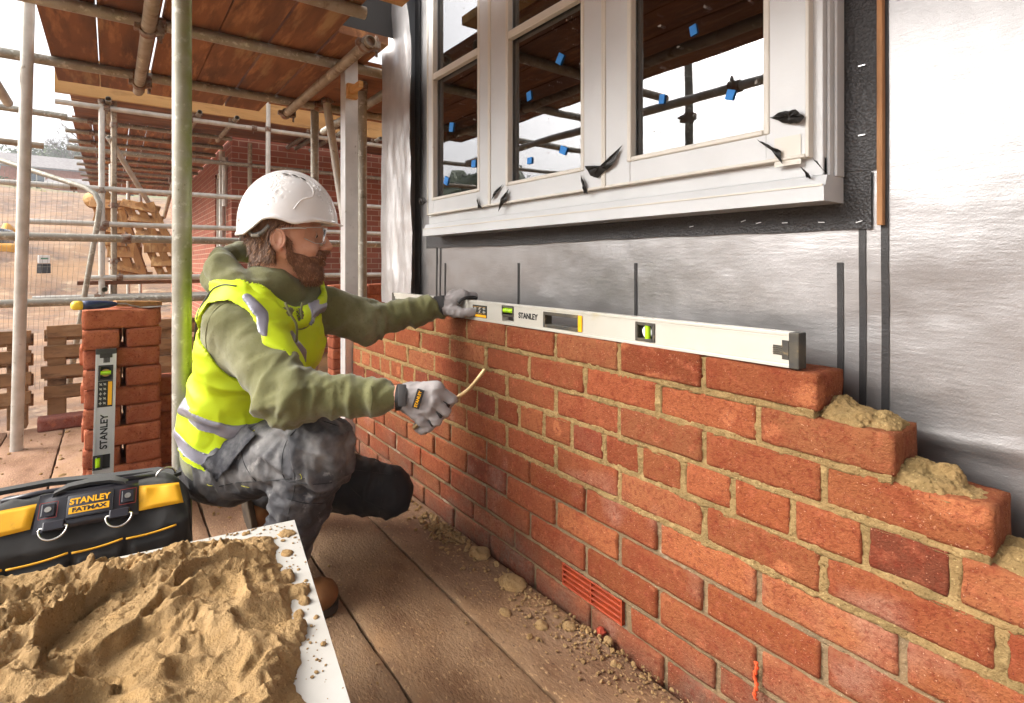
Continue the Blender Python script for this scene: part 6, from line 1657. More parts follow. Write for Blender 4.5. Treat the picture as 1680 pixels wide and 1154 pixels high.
# ---- helmet
def helmet_sdf(P):
    q = toH(P); a, b, c = q[..., 0], q[..., 1], q[..., 2]
    cz = .052; sq = q*np.array([1, 1, 1]); o = ell(q, (.013, 0, cz), (.129, .110, .148)); low = np.maximum(np.sqrt(((a-.013)/.129)**2+(b/.110)**2)*.115-.115, np.maximum(c-cz, (cz-.06)-c)); o = np.minimum(o, low); i_ = np.minimum(ell(q, (.013, 0, cz), (.125, .106, .144)), np.maximum(np.sqrt(((a-.013)/.125)**2+(b/.106)**2)*.115-.115, c-cz))
    rim = .050-.034*np.clip((-a-.040)/.05, 0, 1)+.008*np.exp(-((a+.015)/.03)**2)-.006*np.exp(-((a-.04)/.02)**2)
    sh = np.maximum(o, -i_); 
    # raised centre rib and side channel
    rib = smax(o-.0035, np.abs(b)-.026, .004); sh = np.maximum(smin(sh, np.maximum(rib, -i_), .003), 0*a-9)
    sh = np.maximum(sh, rim-c)
    # soft groove sweeping from the rib down to the brim
    # brim / peak
    rr = np.sqrt(((a-.010)/.140)**2+(b/.118)**2); lip = (rr-1)*.11
    pk = np.sqrt(((a-.055)/.108)**2+(b/.098)**2); pkd = (pk-1)*.095
    zc = .056-.09*np.clip(a-.09, 0, .1)+.35*b*b
    peak = smax(np.maximum(pkd, -(a-.060)), np.abs(c-zc)-.0020, .002); peak = np.maximum(peak, -(ell(q, (.013, 0, cz), (.124, .105, .143))))
    edge = np.maximum(np.maximum(np.abs(lip+.008)-.0035, np.abs(c-rim-.004)-.004), a-.075)
    sh = smin(sh, np.maximum(edge, -i_), .004)
    sh = smin(sh, peak, .006)
    return sh
cor = np.array([HL(a, b, c) for a in (-.15, .19) for b in (-.14, .14) for c in (.0, .23)])
v, f = surfnet(helmet_sdf, cor.min(0)-.01, cor.max(0)+.01, .0026)
v = relax(v, f, 7, .5)
hel = obj('helmet', fastmesh('helmet', v, f), m_helm, person, smooth=True)
def onhelm(th, ph, off=.0):       # th forwards from the crown, ph to the side
    p = np.array([.133*math.sin(th)*math.cos(ph), .112*math.sin(ph), .150*math.cos(th)*math.cos(ph)]); n = p/np.array([.133, .112, .150])**2; n /= np.linalg.norm(n)
    return HL(.010+p[0]+n[0]*off, p[1]+n[1]*off, .052+p[2]+n[2]*off), hf*n[0]+hr*n[1]+hu*n[2]
for th in (.02, .22, .42):
    p, n = onhelm(th, .50, .0006); tx, _ = onhelm(th+.1, .50+.0, .0006)
    M = frame(p, Vector(tx-p), Vector(np.cross(n, tx-p))); bm = BM(); r = bmesh.ops.create_circle(bm, cap_ends=True, segments=20, radius=1, matrix=M @ Matrix.Diagonal((.0085, .0034, 1, 1))); obj('vent', bm, m_dark, hel)
    bm = BM(); path(bm, [M @ Vector((.0098*math.cos(t), .0046*math.sin(t), .0002)) for t in [2*math.pi*k/20 for k in range(20)]], .0008, 6, closed=True); obj('vent_rim', bm, m_helm, hel, smooth=True)
for (th, ph) in ((-.38, .55), (-.18, .52)):
    p, n = onhelm(th, ph, .0004); bm = BM(); bmesh.ops.create_uvsphere(bm, u_segments=8, v_segments=6, radius=.0012, matrix=Matrix.Translation(p)); obj('rivet', bm, m_dark, hel)
# moulded ridge: a smooth S line on the side
bm = BM(); pts = []
for (th, ph) in ((.52, .52), (.68, .58), (.80, .66), (.86, .78), (.80, .90), (.74, 1.0), (.74, 1.12), (.78, 1.25)):
    p, n = onhelm(th, ph, -.0012); pts.append(p)
def spl(P, n=6):
    P = [Vector(p) for p in P]; o = []
    for i in range(len(P)-1):
        a = P[max(i-1, 0)]; b = P[i]; c = P[i+1]; d = P[min(i+2, len(P)-1)]
        for k in range(n):
            t_ = k/n; o.append(.5*((2*b)+(-a+c)*t_+(2*a-5*b+4*c-d)*t_*t_+(-a+3*b-3*c+d)*t_**3))
    return o+[P[-1]]
path(bm, spl(pts), .0022, 8); obj('ridge', bm, m_helm, hel, smooth=True)
# harness strap and adjuster at the back
m_hband = mat('grey_harness', '77746E', rough=.5)
bm = BM(); path(bm, spl([HL(-.085, .050, .040), HL(-.070, .066, .018), HL(-.045, .078, .022), HL(-.025, .083, .042)]), .006, 8); path(bm, spl([HL(-.082, .050, .035), HL(-.105, .02, .010), HL(-.108, -.01, .008)]), .006, 8); obj('harness', bm, m_hband, hel, smooth=True)
bm = BM(); box(bm, (-.010, -.004, -.009), (.010, .004, .009), frame(HL(-.060, .077, .014), hf, hu), bevel=.002); obj('buckle', bm, mat('translucent_buckle', '9A9488', rough=.3), hel)
# ---- safety glasses
m_clear = bpy.data.materials.new('clear_lens'); m_clear.use_nodes = True
t = m_clear.node_tree; t.nodes.remove(t.nodes['Principled BSDF'])
mx = t.nodes.new('ShaderNodeMixShader'); tr = t.nodes.new('ShaderNodeBsdfTransparent'); tr.inputs[0].default_value = (.93, .93, .92, 1); gl_ = t.nodes.new('ShaderNodeBsdfGlossy'); gl_.inputs['Roughness'].default_value = .05
fr = t.nodes.new('ShaderNodeFresnel'); fr.inputs['IOR'].default_value = 1.12; t.links.new(fr.outputs[0], mx.inputs[0]); t.links.new(tr.outputs[0], mx.inputs[1]); t.links.new(gl_.outputs[0], mx.inputs[2]); t.links.new(mx.outputs[0], t.nodes['Material Output'].inputs[0])
gls = thing('safety_glasses', (0, 0, 0), None, None); gls.parent = person; gls.location = -Vector(person.location)
bm = BM(); nu, nv = 36, 8; G = []
for th in (0, .0016):
    g = []
    for i in range(nu+1):
        b = -.070+.140*i/nu; row = []
        for j in range(nv+1):
            w = j/nv; top_ = .042-.004*abs(b/.07)**2; bot = -.004+.020*math.exp(-(b/.012)**2)+.012*max(0, abs(b)-.05)/.02
            c = bot+(top_-bot)*w; a = .116-10.5*b*b-.004*(1-w)-th; row.append(bm.verts.new(HL(a, b, c)))
        g.append(row)
    G.append(g)
for g in G:
    for i in range(nu):
        for j in range(nv): bm.faces.new((g[i][j], g[i+1][j], g[i+1][j+1], g[i][j+1]))
for i in range(nu):
    for j in (0, nv): bm.faces.new((G[0][i][j], G[0][i+1][j], G[1][i+1][j], G[1][i][j]))
obj('lens', bm, m_clear, gls, smooth=True)
m_clearp = mat('clear_plastic', 'C9C4BE', rough=.15, spec=.8)
bm = BM()
for sgn in (1, -1):
    path(bm, spl([HL(.066, sgn*.070, .036), HL(.045, sgn*.080, .036), HL(.015, sgn*.083, .034), HL(-.012, sgn*.083, .030)]), .0024, 6)
path(bm, [HL(.116-10.5*b*b+.001, b, .042-.004*abs(b/.07)**2) for b in [-.070+.140*i/20 for i in range(21)]], .0012, 6)
path(bm, [HL(.116-10.5*b*b-.002, b, -.004+.020*math.exp(-(b/.012)**2)+.012*max(0, abs(b)-.05)/.02) for b in [-.070+.140*i/20 for i in range(21)]], .0009, 6)
obj('temple', bm, m_clearp, gls, smooth=True)

# ---- hooded top
def aniso(P, ax, k): ax = np.array(ax)/np.linalg.norm(ax); return P+np.outer(P@ax, ax)*(k-1)
def seg_d(P, a, b): h = seg_par(P, a, b); return np.sqrt(((P-(a+h[..., None]*(b-a)))**2).sum(-1)), h
ringp = [LP(385, 462, 1.425), LP(425, 496, 1.405), LP(462, 520, 1.425), LP(492, 522, 1.47), LP(516, 490, 1.60), LP(505, 452, 1.68), LP(450, 424, 1.70), LP(395, 412, 1.64), LP(366, 420, 1.54), LP(362, 440, 1.46)]
ringr = [.036, .030, .023, .021, .024, .028, .030, .028, .026, .034]
def hood_sdf(P):
    d = None
    for i in range(len(ringp)):
        j = (i+1) % len(ringp); e = rcone(P, ringp[i], ringp[j], ringr[i], ringr[j]); d = e if d is None else smin(d, e, .010)
    # second roll of cloth and the hood folded down at the back
    d = smin(d, rcone(P, LP(362, 452, 1.50), LP(400, 484, 1.41), .036, .034), .012); d = smin(d, rcone(P, LP(400, 484, 1.41), LP(448, 516, 1.405), .034, .024), .012)
    d = smin(d, ell(P, LP(376, 462, 1.52), (.060, .060, .052)), .02)
    d = smax(d, -rcone(P, LP(470, 420, 1.54), LP(462, 478, 1.52), .062, .056), .010)
    d = smax(d, -ell(P, LP(404, 424, 1.55), (.050, .046, .030)), .008)
    return d
def rarm(P): return smin(rcone(P, rSh, rEl, .083, .064), rcone(P, rEl, LP(622, 652, 1.30), .062, .038), .03)
def larm(P): return smin(rcone(P, lSh, lEl, .074, .064), rcone(P, lEl, LP(700, 508, 1.83), .062, .042), .03)
def cuff(P, a, b, r0): return rcone(P, a, b, r0, r0-.002)
pax = bel-pel; pax = pax/np.linalg.norm(pax)
hemn = np.array(pax); hem0 = LP(345, 752, 1.55)
def top_sdf(P):
    d = torso(P, .004)
    # blouson: the body bags out above the hem
    h = (P-pel)@pax; d = d-.018*np.exp(-((h-.05)/.045)**2)
    hem = -((P-hem0)@hemn)
    d = smax(d, hem-.0, .012)
    band = np.maximum(torso(P, .006), np.maximum(hem-.035, -(hem+.006))); d = np.minimum(d, band) 
    d = smin(d, rarm(P), .035); d = smin(d, larm(P), .035)
    d = smin(d, cuff(P, LP(616, 652, 1.30), LP(640, 652, 1.303), .0335), .006); d = smin(d, cuff(P, LP(697, 508, 1.83), LP(716, 505, 1.84), .040), .006)
    d = smin(d, hood_sdf(P), .018)
    return d
v, f = surfnet(top_sdf, (-.50, -1.0, .22), (.42, .02, .99), .0060)
v = v-0
def disp_cloth(v, f, items, seed, fine=.0012):
    n = normals(v, f); cen = v.mean(0); D = np.zeros(len(v))
    for (a, b, rad, kx, sc, amp, ends) in items:
        d, h = seg_d(v, a, b); w = np.clip(1.15-d/rad, 0, 1); w = np.minimum(w*3, 1)
        if ends is not None:
            w = w*np.clip(sum(np.exp(-((h-e)/s)**2) for e, s in ends)+.15, 0, 1.1)
        q = aniso(v+.015*np.stack([noise(v, 9, 91), noise(v, 9, 92), noise(v, 9, 93)], 1), b-a, kx)
        rg = 1-np.abs(noise(q, sc, seed))*2.6; D += amp*w*(np.clip(rg, -.6, 1)**1); seed += 7
    D += .004*fbm(v, 9, 3, seed)+fine*fbm(v, 60, 2, seed+1)
    return v+n*D[:, None]
n_ = normals(v, f); 
v = disp_cloth(v, f, [(rSh, rEl, .12, 2.2, 7, .0075, [(1.0, .35), (0, .25)]), (rEl, LP(640, 652, 1.303), .10, 3.2, 9, .0075, [(0, .35), (.75, .3)]), (lSh, lEl, .11, 2.5, 8, .007, [(1, .5), (0, .3)]), (lEl, LP(716, 505, 1.84), .09, 3.2, 10, .008, [(0, .5), (.8, .35)]),
                      (pel, che, .26, 2.0, 6, .003, [(0, .4), (.5, .5)]), (LP(360, 440, 1.48), LP(480, 525, 1.42), .10, .45, 15, .0075, None), (rSh, rEl, .12, 2.0, 17, .0030, [(1.0, .35), (0, .3)]), (rEl, LP(640, 652, 1.303), .10, 2.5, 20, .0030, [(0, .4), (.75, .4)]), (lEl, LP(716, 505, 1.84), .09, 2.5, 20, .003, [(0, .5), (.8, .35)])], 3)
# seam line grooves along the shoulder
hoodo = obj('hooded_top', fastmesh('top', v, f), m_hood, person, smooth=True)
m_seamg = mat('dark_fleece_seam', '4E4C2C', rough=.95)
# drawstrings
bm = BM(); path(bm, spl([LP(468, 497, 1.40), LP(476, 515, 1.392), LP(486, 532, 1.395), LP(487, 553, 1.40), LP(486, 562, 1.40)]), .0032, 8); path(bm, spl([LP(496, 497, 1.435), LP(494, 510, 1.43), LP(496, 524, 1.43)]), .003, 8); obj('drawstring', bm, m_hood, hoodo, smooth=True)
bm = BM(); path(bm, spl([LP(338, 530, 1.385), LP(352, 508, 1.36), LP(380, 490, 1.345), LP(412, 497, 1.345), LP(440, 515, 1.36)]), .002, 6)
# dusty patch of plaster on the shoulder is in the fleece colour spots
# ---- hi-vis vest over it
armr = lambda P: rcone(P, rSh, rEl, .096, .078)
arml = lambda P: rcone(P, lSh, lEl, .088, .078)
def polyd(P, pts):
    d = None
    for i in range(len(pts)-1):
        e = seg_d(P, pts[i], pts[i+1])[0]; d = e if d is None else np.minimum(d, e)
    return d
def polyd2(P, pts):        # distance across the chest plane, ignoring depth, within 12 cm of the line
    rt = np.array([RT.x, RT.y, 0]); fw = np.array([FW.x, FW.y, 0]); Q = np.stack([P@rt, P[..., 2]], -1); D = P@fw; d = None; dep = None
    for i in range(len(pts)-1):
        a, b = np.array([pts[i]@rt, pts[i][2]]), np.array([pts[i+1]@rt, pts[i+1][2]]); h = seg_par(Q, a, b); q = Q-(a+h[..., None]*(b-a)); e = np.sqrt((q*q).sum(-1))
        dd = np.abs(D-(pts[i]@fw+h*((pts[i+1]-pts[i])@fw)))-.09; e = np.maximum(e, dd); d = e if d is None else np.minimum(d, e)
    return d
strapP = [LP(342, 520, 1.46), LP(350, 480, 1.42), LP(392, 474, 1.39), LP(438, 496, 1.39), LP(470, 530, 1.40), LP(490, 570, 1.41), LP(504, 615, 1.42), LP(508, 650, 1.42)]
strapF = [LP(515, 470, 1.60), LP(528, 520, 1.55), LP(530, 600, 1.50)]
stripN = [LP(416, 487, 1.39), LP(444, 514, 1.39), LP(466, 555, 1.40), LP(480, 600, 1.41), LP(486, 650, 1.42)]
stripF = [LP(524, 478, 1.60), LP(532, 520, 1.56), LP(534, 600, 1.52)]
def vest_base(P, g=0.0):
    d = torso(P, .022+g); h = (P-pel)@pax; d = d-.012*np.exp(-((h-.06)/.05)**2)
    d = np.maximum(d, -(armr(P)-.004)); d = np.maximum(d, -(arml(P)-.004)); d = np.maximum(d, -(rcone(P, rEl, LP(622, 652, 1.30), .08, .05)))
    d = np.maximum(d, -(ell(P, nek+np.array([0, 0, .02]), (.175, .175, .125))))
    tF = smin(torso(P, .004), hood_sdf(P), .018); tp_ = smin(tF, rarm(P), .035)
    d = np.minimum(d, np.maximum(tp_-.0085-g, polyd2(P, strapP)-.027)); d = np.minimum(d, np.maximum(tF-.010-g, polyd2(P, strapF)-.025))
    d = np.maximum(d, -((P-LP(345, 712, 1.55))@hemn)-.004)
    d = np.maximum(d, -(hood_sdf(P)-.002)); d = np.maximum(d, -(rcone(P, LP(450, 395, 1.53), nek, .085, .100))); d = np.maximum(d, -(ell(P, nek+np.array([0, 0, .02]), (.135, .135, .10))))
    d = np.maximum(d, -(rcone(P, LP(492, 500, 1.44), LP(508, 580, 1.42), .014, .003)))       # open front
    return d
def band_reg(P):
    h = (P-pel)@tax; lt = (P-che)@latS
    r1 = np.minimum(np.abs(h-.085)-.021, np.abs(h-.178)-.021)
    r2 = np.maximum(polyd2(P, stripN)-.0085, .12-h); r3 = np.maximum(polyd2(P, stripF)-.0065, .12-h)
    return np.minimum(r1, np.minimum(r2, r3))
tax = (che-pel)/np.linalg.norm(che-pel)
vg = ((-.48, -1.0, .24), (.30, -.20, .92), .0042)
vfold = [(pel, che, .26, 2.0, 6, .010, [(0, .4), (.5, .6)]), (pel, che, .26, 2.0, 15, .0025, None)]
vv, vf = surfnet(vest_base, *vg); vv = relax(vv, vf, 3, .5)
vv = disp_cloth(vv, vf, vfold, 40, fine=.0005)
vest = obj('hi_vis_vest', fastmesh('vest', vv, vf), m_hiviz, person, smooth=True)
bv, bf = surfnet(lambda P: np.maximum(vest_base(P, .0035), band_reg(P)), *vg[:2], .0036); bv = relax(bv, bf, 2, .5)
bv = disp_cloth(bv, bf, [(a, b, r, k, sc, am, e) for (a, b, r, k, sc, am, e) in vfold], 40, fine=.0005)
obj('reflective_strip', fastmesh('strip', bv, bf), m_refl, vest, smooth=True)
from mathutils.bvhtree import BVHTree
def bvh(v, f): return BVHTree.FromPolygons([Vector(x) for x in v], [tuple(int(k) for k in q) for q in f])
CAMP = Vector((CX, CY, CZ))
def on(tree, px, py, off=.001):
    d = (at(px, py, 1.0)-CAMP).normalized(); h = tree.ray_cast(CAMP, d)
    if h[0] is None: return None
    n = h[1]; n = n if n.dot(d) < 0 else -n
    return h[0]+n*off
def surf_line(name, tree, pts, r, m, parent, off=.0005, n=7):
    P = [Vector((p[0], p[1], 0)) for p in pts]; P = spl(P, n); Q = [on(tree, p.x, p.y, off) for p in P]; Q = [q for q in Q if q is not None]
    if len(Q) < 3: return
    for _ in range(2): Q = [Q[0]]+[(Q[i-1]+Q[i]*2+Q[i+1])/4 for i in range(1, len(Q)-1)]+[Q[-1]]
    bm = BM(); path(bm, Q, r, 6); return obj(name, bm, m, parent, smooth=True)
ttree = bvh(v, f)
surf_line('seam', ttree, [(352, 640), (342, 590), (338, 545), (352, 510), (382, 494), (415, 500), (445, 530), (466, 575)], .0012, m_seamg, hoodo)
surf_line('seam', ttree, [(384, 476), (388, 492)], .0010, m_seamg, hoodo)
surf_line('seam', ttree, [(609, 634), (611, 652), (609, 673)], .0012, m_seamg, hoodo)
vtree = bvh(vv, vf)
surf_line('binding', vtree, [(319, 560), (322, 530), (330, 500), (345, 478), (365, 468), (388, 470)], .0022, m_gblack, vest)
surf_line('binding', vtree, [(300, 748), (330, 752), (370, 735), (420, 700)], .0018, m_gblack, vest)
# ---- trousers
flapc = LP(380, 742, 1.42)
def trou_sdf(P):
    d = ell(P, pel+np.array([0, 0, -.02]), (.165, .150, .120))
    rl = smin(rcone(P, rHip, rKnee, .108, .080), rcone(P, rKnee, rAnk+np.array([0, 0, .02]), .078, .062), .02)
    rl = smin(rl, ell(P, rKnee+np.array([.0, .01, .005]), (.083, .080, .083)), .02); rl = smin(rl, rcone(P, rKnee*.55+rAnk*.45+np.array([-.0, -.022, 0]), rAnk, .058, .056), .02)
    return smin(d, rl, .045)
v, f = surfnet(trou_sdf, (-.42, -.95, .09), (.36, -.30, .62), .0055)
v = disp_cloth(v, f, [(rHip, rKnee, .14, 2.2, 9, .007, [(0, .3), (1, .25)]), (rKnee, rAnk, .13, 2.4, 10, .008, [(0.05, .35), (1, .4)]), (rHip, rKnee, .14, 1.8, 22, .0032, None), (rKnee, rAnk, .13, 2.0, 22, .0040, None)], 70)
tr1 = obj('trousers', fastmesh('trousers', v, f), m_trou, person, smooth=True); trt = bvh(v, f)
def trou2_sdf(P):
    rl = smin(rcone(P, lHip, lKnee, .100, .074), rcone(P, lKnee, lAnk, .072, .058), .02); return rl
v, f = surfnet(trou2_sdf, (-.62, -.80, .0), (.12, .02, .60), .0055)
v[:, 2] = np.maximum(v[:, 2], .004); v = relax(v, f, 6, .5)
v = disp_cloth(v, f, [(lHip, lKnee, .13, 2.2, 8, .005, [(0, .3), (.8, .3)]), (lKnee, lAnk, .12, 2.2, 8, .004, [(0, .3), (1, .3)]), (lHip, lKnee, .13, 2.2, 20, .002, None)], 90)
v[:, 2] = np.maximum(v[:, 2], .003)
o_ = obj('far_trouser_leg', fastmesh('trousers', v, f), m_trou2, tr1, smooth=True); o_['label'] = 'plain black left trouser leg'
t2t = bvh(v, f)
# holster flap, seams and pocket edge on the near thigh
def sheet(name, P, m, parent, th=.003, n=10, wob=.003, seed=0):
    P00, P10, P11, P01 = [np.array(p) for p in P]; bm = BM(); g = []
    for i in range(n+1):
        row = []
        for j in range(n+1):
            a = i/n; b = j/n; p = P00*(1-a)*(1-b)+P10*a*(1-b)+P11*a*b+P01*(1-a)*b; p = p-np.array([FW.x, FW.y, 0])*(.012*math.sin(math.pi*a)+wob*float(noise(np.array([p]), 30, seed)[0])); row.append(bm.verts.new(p))
        g.append(row)
    for i in range(n):
        for j in range(n): bm.faces.new((g[i][j], g[i+1][j], g[i+1][j+1], g[i][j+1]))
    bmesh.ops.solidify(bm, geom=bm.faces[:], thickness=th); return obj(name, bm, m, parent, smooth=True)
def patch_on(name, tree, P, m, parent, off=.006, n=12, th=.003):
    P = [Vector((p[0], p[1], 0)) for p in P]; bm = BM(); g = []
    for i in range(n+1):
        row = []
        for j in range(n+1):
            a = i/n; b = j/n; p = P[0]*(1-a)*(1-b)+P[1]*a*(1-b)+P[2]*a*b+P[3]*(1-a)*b; q = on(tree, p.x, p.y, off); row.append(q)
        g.append(row)
    last = next(q for r in g for q in r if q is not None)
    for r in g:
        for k in range(len(r)):
            if r[k] is None: r[k] = last
            last = r[k]
    G = [[bm.verts.new(q) for q in r] for r in g]
    for i in range(n):
        for j in range(n): bm.faces.new((G[i][j], G[i+1][j], G[i+1][j+1], G[i][j+1]))
    bmesh.ops.solidify(bm, geom=bm.faces[:], thickness=-th); return obj(name, bm, m, parent, smooth=True)
m_trou_l = mat('dusty_workwear', '4A4A50', '3E3E44', scale=8, rough=.8, bump=.4, bscale=400, bdist=.0006, spots=[('8E8C8C', 14, .60, .12)])
patch_on('holster_pocket', trt, [(336, 762), (362, 786), (424, 716), (404, 700)], m_trou_l, tr1, off=.012)
for pts in ([(352, 800), (390, 792), (430, 790), (478, 785)], [(486, 705), (470, 725), (462, 760), (470, 790), (500, 785)], [(475, 700), (520, 690), (556, 700)], [(482, 770), (484, 800), (474, 840), (470, 870)], [(470, 818), (500, 826), (530, 826)], [(474, 790), (510, 795), (545, 792)], [(395, 720), (400, 760), (420, 790)]):
    surf_line('stitching', trt, pts, .0011, m_trou2, tr1, off=.0004)
for pts in ([(600, 735), (618, 760), (628, 800), (622, 842)], [(572, 770), (610, 775), (650, 780)], [(575, 800), (600, 822), (640, 838)]): surf_line('stitching', t2t, pts, .0007, m_gblack, tr1, off=.0004)
m_fleck = mat('yellow_fleck', 'C8C43A', rough=.7)
for pts in ([(492, 778), (495, 782), (494, 787)], [(400, 720), (410, 712), (418, 706)], [(340, 795), (344, 797), (349, 797)], [(396, 797), (404, 799), (409, 800)], [(330, 765), (336, 768), (341, 772)]): surf_line('fleck', trt, pts, .0007, m_fleck, tr1, off=.0006, n=4)
def seam(pts, r=.0016, m=m_trou2, par=tr1):
    bm = BM(); path(bm, spl([LP(*p) for p in pts]), r, 6); obj('seam', bm, m, par, smooth=True)
# ---- boots
def boot(name, ank, heel, toe, label, up):
    ank, heel, toe = [np.array(x, float) for x in (ank, heel, toe)]
    d_ = toe-heel; L_ = np.linalg.norm(d_); fx_ = d_/L_; up = np.array(up, float); up = up-fx_*(up@fx_); up /= np.linalg.norm(up); sd_ = np.cross(fx_, up); M = np.stack([fx_, sd_, up])
    c = (heel+toe)/2
    def fn(P):
        q = (P-heel)@M.T
        d = rcone(q, (.035, 0, .045), (L_-.045, 0, .036), .040, .036); d = smin(d, ell(q, (L_-.045, 0, .034), (.052, .047, .034)), .02)
        d = smin(d, rcone(P, heel+fx_*.04+up*.05, ank, .042, .050), .02)
        return np.maximum(d, -(q[..., 2]-.014))
    def fs(P):
        q = (P-heel)@M.T; w = .040+.008*np.clip((q[..., 0]-L_*.5)/.08, 0, 1)
        return np.maximum(smax(np.abs(q[..., 0]-L_/2)-L_/2-.006, np.abs(q[..., 1])-w, .05), np.abs(q[..., 2]-.007)-.010)
    lo = np.minimum(np.minimum(heel, toe), ank)-.10; hi = np.maximum(np.maximum(heel, toe), ank)+.10
    v, f = surfnet(fn, lo, hi, .0045); v = disp_cloth(v, f, [(ank, toe, .1, 2, 14, .002, None)], 5, .0006)
    b = obj(name, fastmesh('boot', v, f), m_boot, person, smooth=True); v, f = surfnet(fs, lo, hi, .004); obj('sole', fastmesh('sole', v, f), m_sole, b, smooth=True)
    bm = BM()
    for k in range(5):
        p = heel+fx_*(L_*.42+.020*k)+up*(.095-.011*k); path(bm, [p-sd_*.026+up*-.010, p+up*.004, p+sd_*.026+up*-.010], .0024, 6)
    a_ = heel+fx_*(L_*.40)+up*.102; path(bm, spl([a_, a_+sd_*.022+up*.012, a_+sd_*.030-up*.010, a_]), .002, 6); path(bm, spl([a_, a_-sd_*.022+up*.014, a_-sd_*.030-up*.010, a_]), .002, 6)
    obj('laces', bm, m_gblack, b, smooth=True); return b
boot('boot', (rAnk[0], rAnk[1], .15), (.070, -.705, .003), (.138, -.482, .003), None, (0, 0, 1))
lt_ = np.array(atz(404, 874, .004)); boot('boot', tuple(LP(415, 790, 1.84)), tuple(lt_+np.array([-.01, -.022, .215])), tuple(lt_+np.array([.0, .01, .008])), None, (-.1, 1, .25))

# ---- gloves
def glove(name, palm, fingers, thumb, lo, hi, h=.0022, extra=None):
    def fn(P):
        d = None
        for (a, b, ra, rb) in palm: e = rcone(P, a, b, ra, rb); d = e if d is None else smin(d, e, .014)
        for fg in fingers+[thumb]:
            e = None
            for i in range(len(fg)-1):
                (a, ra), (b, rb) = fg[i], fg[i+1]; s = rcone(P, a, b, ra, rb); e = s if e is None else smin(e, s, .003)
            d = smin(d, e, .0045)
        return d
    v, f = surfnet(fn, lo, hi, h); n = normals(v, f)
    v = v+n*(.0012*(1-np.abs(noise(v, 55, 3))*2.5)+.0006*fbm(v, 120, 2, 5))[:, None]
    return obj(name, fastmesh(name, v, f), m_glove, person, smooth=True)
# right hand closed round the jointing iron
mcp = [LP(716, 638, 1.285), LP(712, 656, 1.278), LP(703, 673, 1.282), LP(691, 688, 1.292)]
pip = [LP(741, 656, 1.292), LP(731, 675, 1.285), LP(717, 690, 1.287), LP(703, 702, 1.296)]
dip = [LP(730, 668, 1.322), LP(718, 684, 1.320), LP(705, 697, 1.320), LP(692, 707, 1.324)]
tip = [LP(712, 655, 1.332), LP(702, 671, 1.331), LP(690, 685, 1.330), LP(680, 697, 1.332)]
fr = [.0128, .0130, .0124, .0112]
wr = LP(660, 652, 1.305)
palm = [(wr, mcp[i], .021, fr[i]+.003) for i in range(4)]+[(LP(672, 642, 1.31), mcp[0], .022, .014), (LP(672, 662, 1.315), LP(694, 680, 1.305), .022, .016)]
fing = [[(mcp[i], fr[i]+.001), (pip[i], fr[i]), (dip[i], fr[i]-.0008), (tip[i], fr[i]-.0015)] for i in range(4)]
thumb = [(LP(672, 640, 1.325), .017), (LP(697, 636, 1.345), .0145), (LP(718, 644, 1.352), .0135), (LP(733, 652, 1.345), .012)]
g1_ = glove('glove', palm, fing, thumb, np.minimum(LP(640, 720, 1.24), LP(765, 720, 1.38))-.03, np.maximum(LP(640, 610, 1.38), LP(765, 610, 1.24))+.03)
def cuffmesh(parent, a, b, r0, name='cuff', m=m_gblack, th=.003):
    bm = BM(); tube(bm, a, b, r0, 24, wall=th); obj(name, bm, m, parent, smooth=True, angle=40)
ca, cb = LP(652, 652, 1.304), LP(671, 652, 1.304)
cuffmesh(g1_, ca, cb, .0315)
bm = BM(); Ms = frame(LP(660, 649, 1.268), Vector(LP(668, 650, 1.268)-LP(652, 650, 1.268)), (0, 0, 1)); box(bm, (-.0095, -.026, -.002), (.0095, .026, .0025), Ms, bevel=.002); obj('wrist_strap', bm, mat('strap_grey', '3A3939', rough=.6), g1_, smooth=True, angle=30)
# woven name patch on the back of the hand
bx_ = LP(690, 640, 1.262)-LP(680, 672, 1.266); Mp = frame(LP(686, 655, 1.2612), Vector(bx_), Vector(LP(680, 650, 1.262)-LP(692, 655, 1.262)))
bm = BM(); box(bm, (-.0235, -.0085, -.003), (.0235, .0085, .001), Mp, bevel=.0008); gp = obj('name_patch', bm, m_gblack, g1_)
obj('patch_lettering', text_mesh('STANLEY', .0098, .0003, Mp @ Matrix.Translation((0, 0, .0014)), .0002, 1.0), m_yellow, g1_)
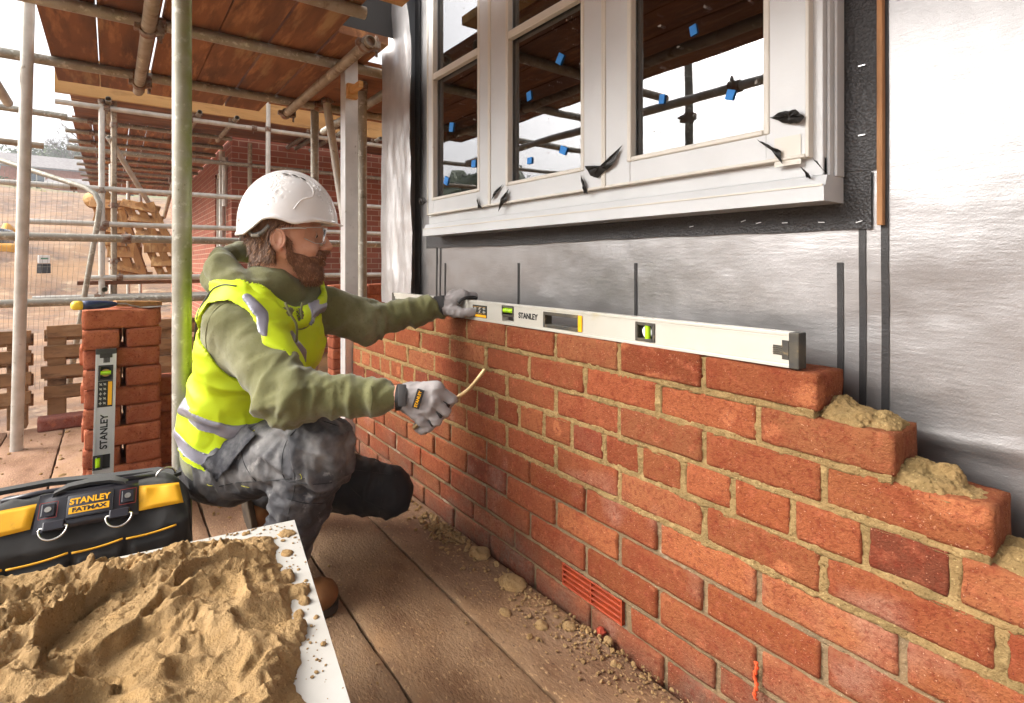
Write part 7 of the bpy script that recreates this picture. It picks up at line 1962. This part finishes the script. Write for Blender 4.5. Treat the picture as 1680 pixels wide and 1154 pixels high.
# dark fingertip pads between the fingers
for i in range(3):
    a = (pip[i]*.55+mcp[i]*.45+pip[i+1]*.55+mcp[i+1]*.45)/2; b = (pip[i]+pip[i+1])/2
    bm = BM(); path(bm, [a-np.array([FW.x, FW.y, 0])*.006, b-np.array([FW.x, FW.y, 0])*.006, b+np.array([FW.x, FW.y, 0])*.008], [.002, .0048, .004], 8); obj('finger_gusset', bm, m_gblack, g1_, smooth=True)
# piping lines on the glove back
# ---- jointing iron
ji = thing('jointing_iron', LP(700, 678, 1.31), 'bent steel jointing iron held in the gloved right hand', 'jointing iron')
jp = spl([LP(678, 703, 1.315), LP(700, 684, 1.312), LP(722, 667, 1.310), LP(742, 655, 1.312), LP(757, 648, 1.318), LP(770, 638, 1.325), LP(783, 623, 1.335), LP(796, 606, 1.345)], 8)
m_brass = mat('worn_pale_steel', 'B49A70', '8E7650', scale=30, rough=.4, metal=.6)
bm = BM(); path(bm, jp, [.0052 if k < 6 else (.0034 if k < 30 else .0052) for k in range(len(jp))], 10); obj('bar', bm, m_brass, ji, smooth=True)
# left hand steadying the long level
lw = LP(730, 503, 1.835)
lm = [LP(762, 486, 1.835), LP(756, 483, 1.855), LP(750, 482, 1.872), LP(744, 482, 1.888)]
lf = []
for i in range(4):
    base = lm[i]; t1 = LP(785-6*i, 486+1*i, 1.86+.012*i); t2 = LP(788-6*i, 500, 1.885+.012*i)
    lf.append([(base, .0135-.0006*i), (t1, .0125-.0006*i), (t2, .0115-.0006*i)])
lpalm = [(lw, lm[0], .026, .019), (lw, lm[1], .024, .018), (lw, lm[3], .024, .016), (lw, LP(748, 512, 1.80), .024, .020)]
lthumb = [(LP(742, 510, 1.805), .019), (LP(758, 514, 1.785), .0165), (LP(772, 513, 1.775), .0145), (LP(779, 512, 1.775), .013)]
g2_ = glove('glove', lpalm, lf, lthumb, np.minimum(LP(700, 560, 1.7), LP(810, 560, 1.98))-.04, np.maximum(LP(700, 450, 1.98), LP(810, 450, 1.7))+.04)
cuffmesh(g2_, LP(714, 504, 1.838), LP(731, 502, 1.838), .0365)
bm = BM(); path(bm, spl([LP(752, 497, 1.79), LP(762, 490, 1.80), LP(775, 488, 1.82), LP(782, 490, 1.83)]), [.006]*18+[.005], 8); obj('palm_patch', bm, m_gblack, g2_, smooth=True)
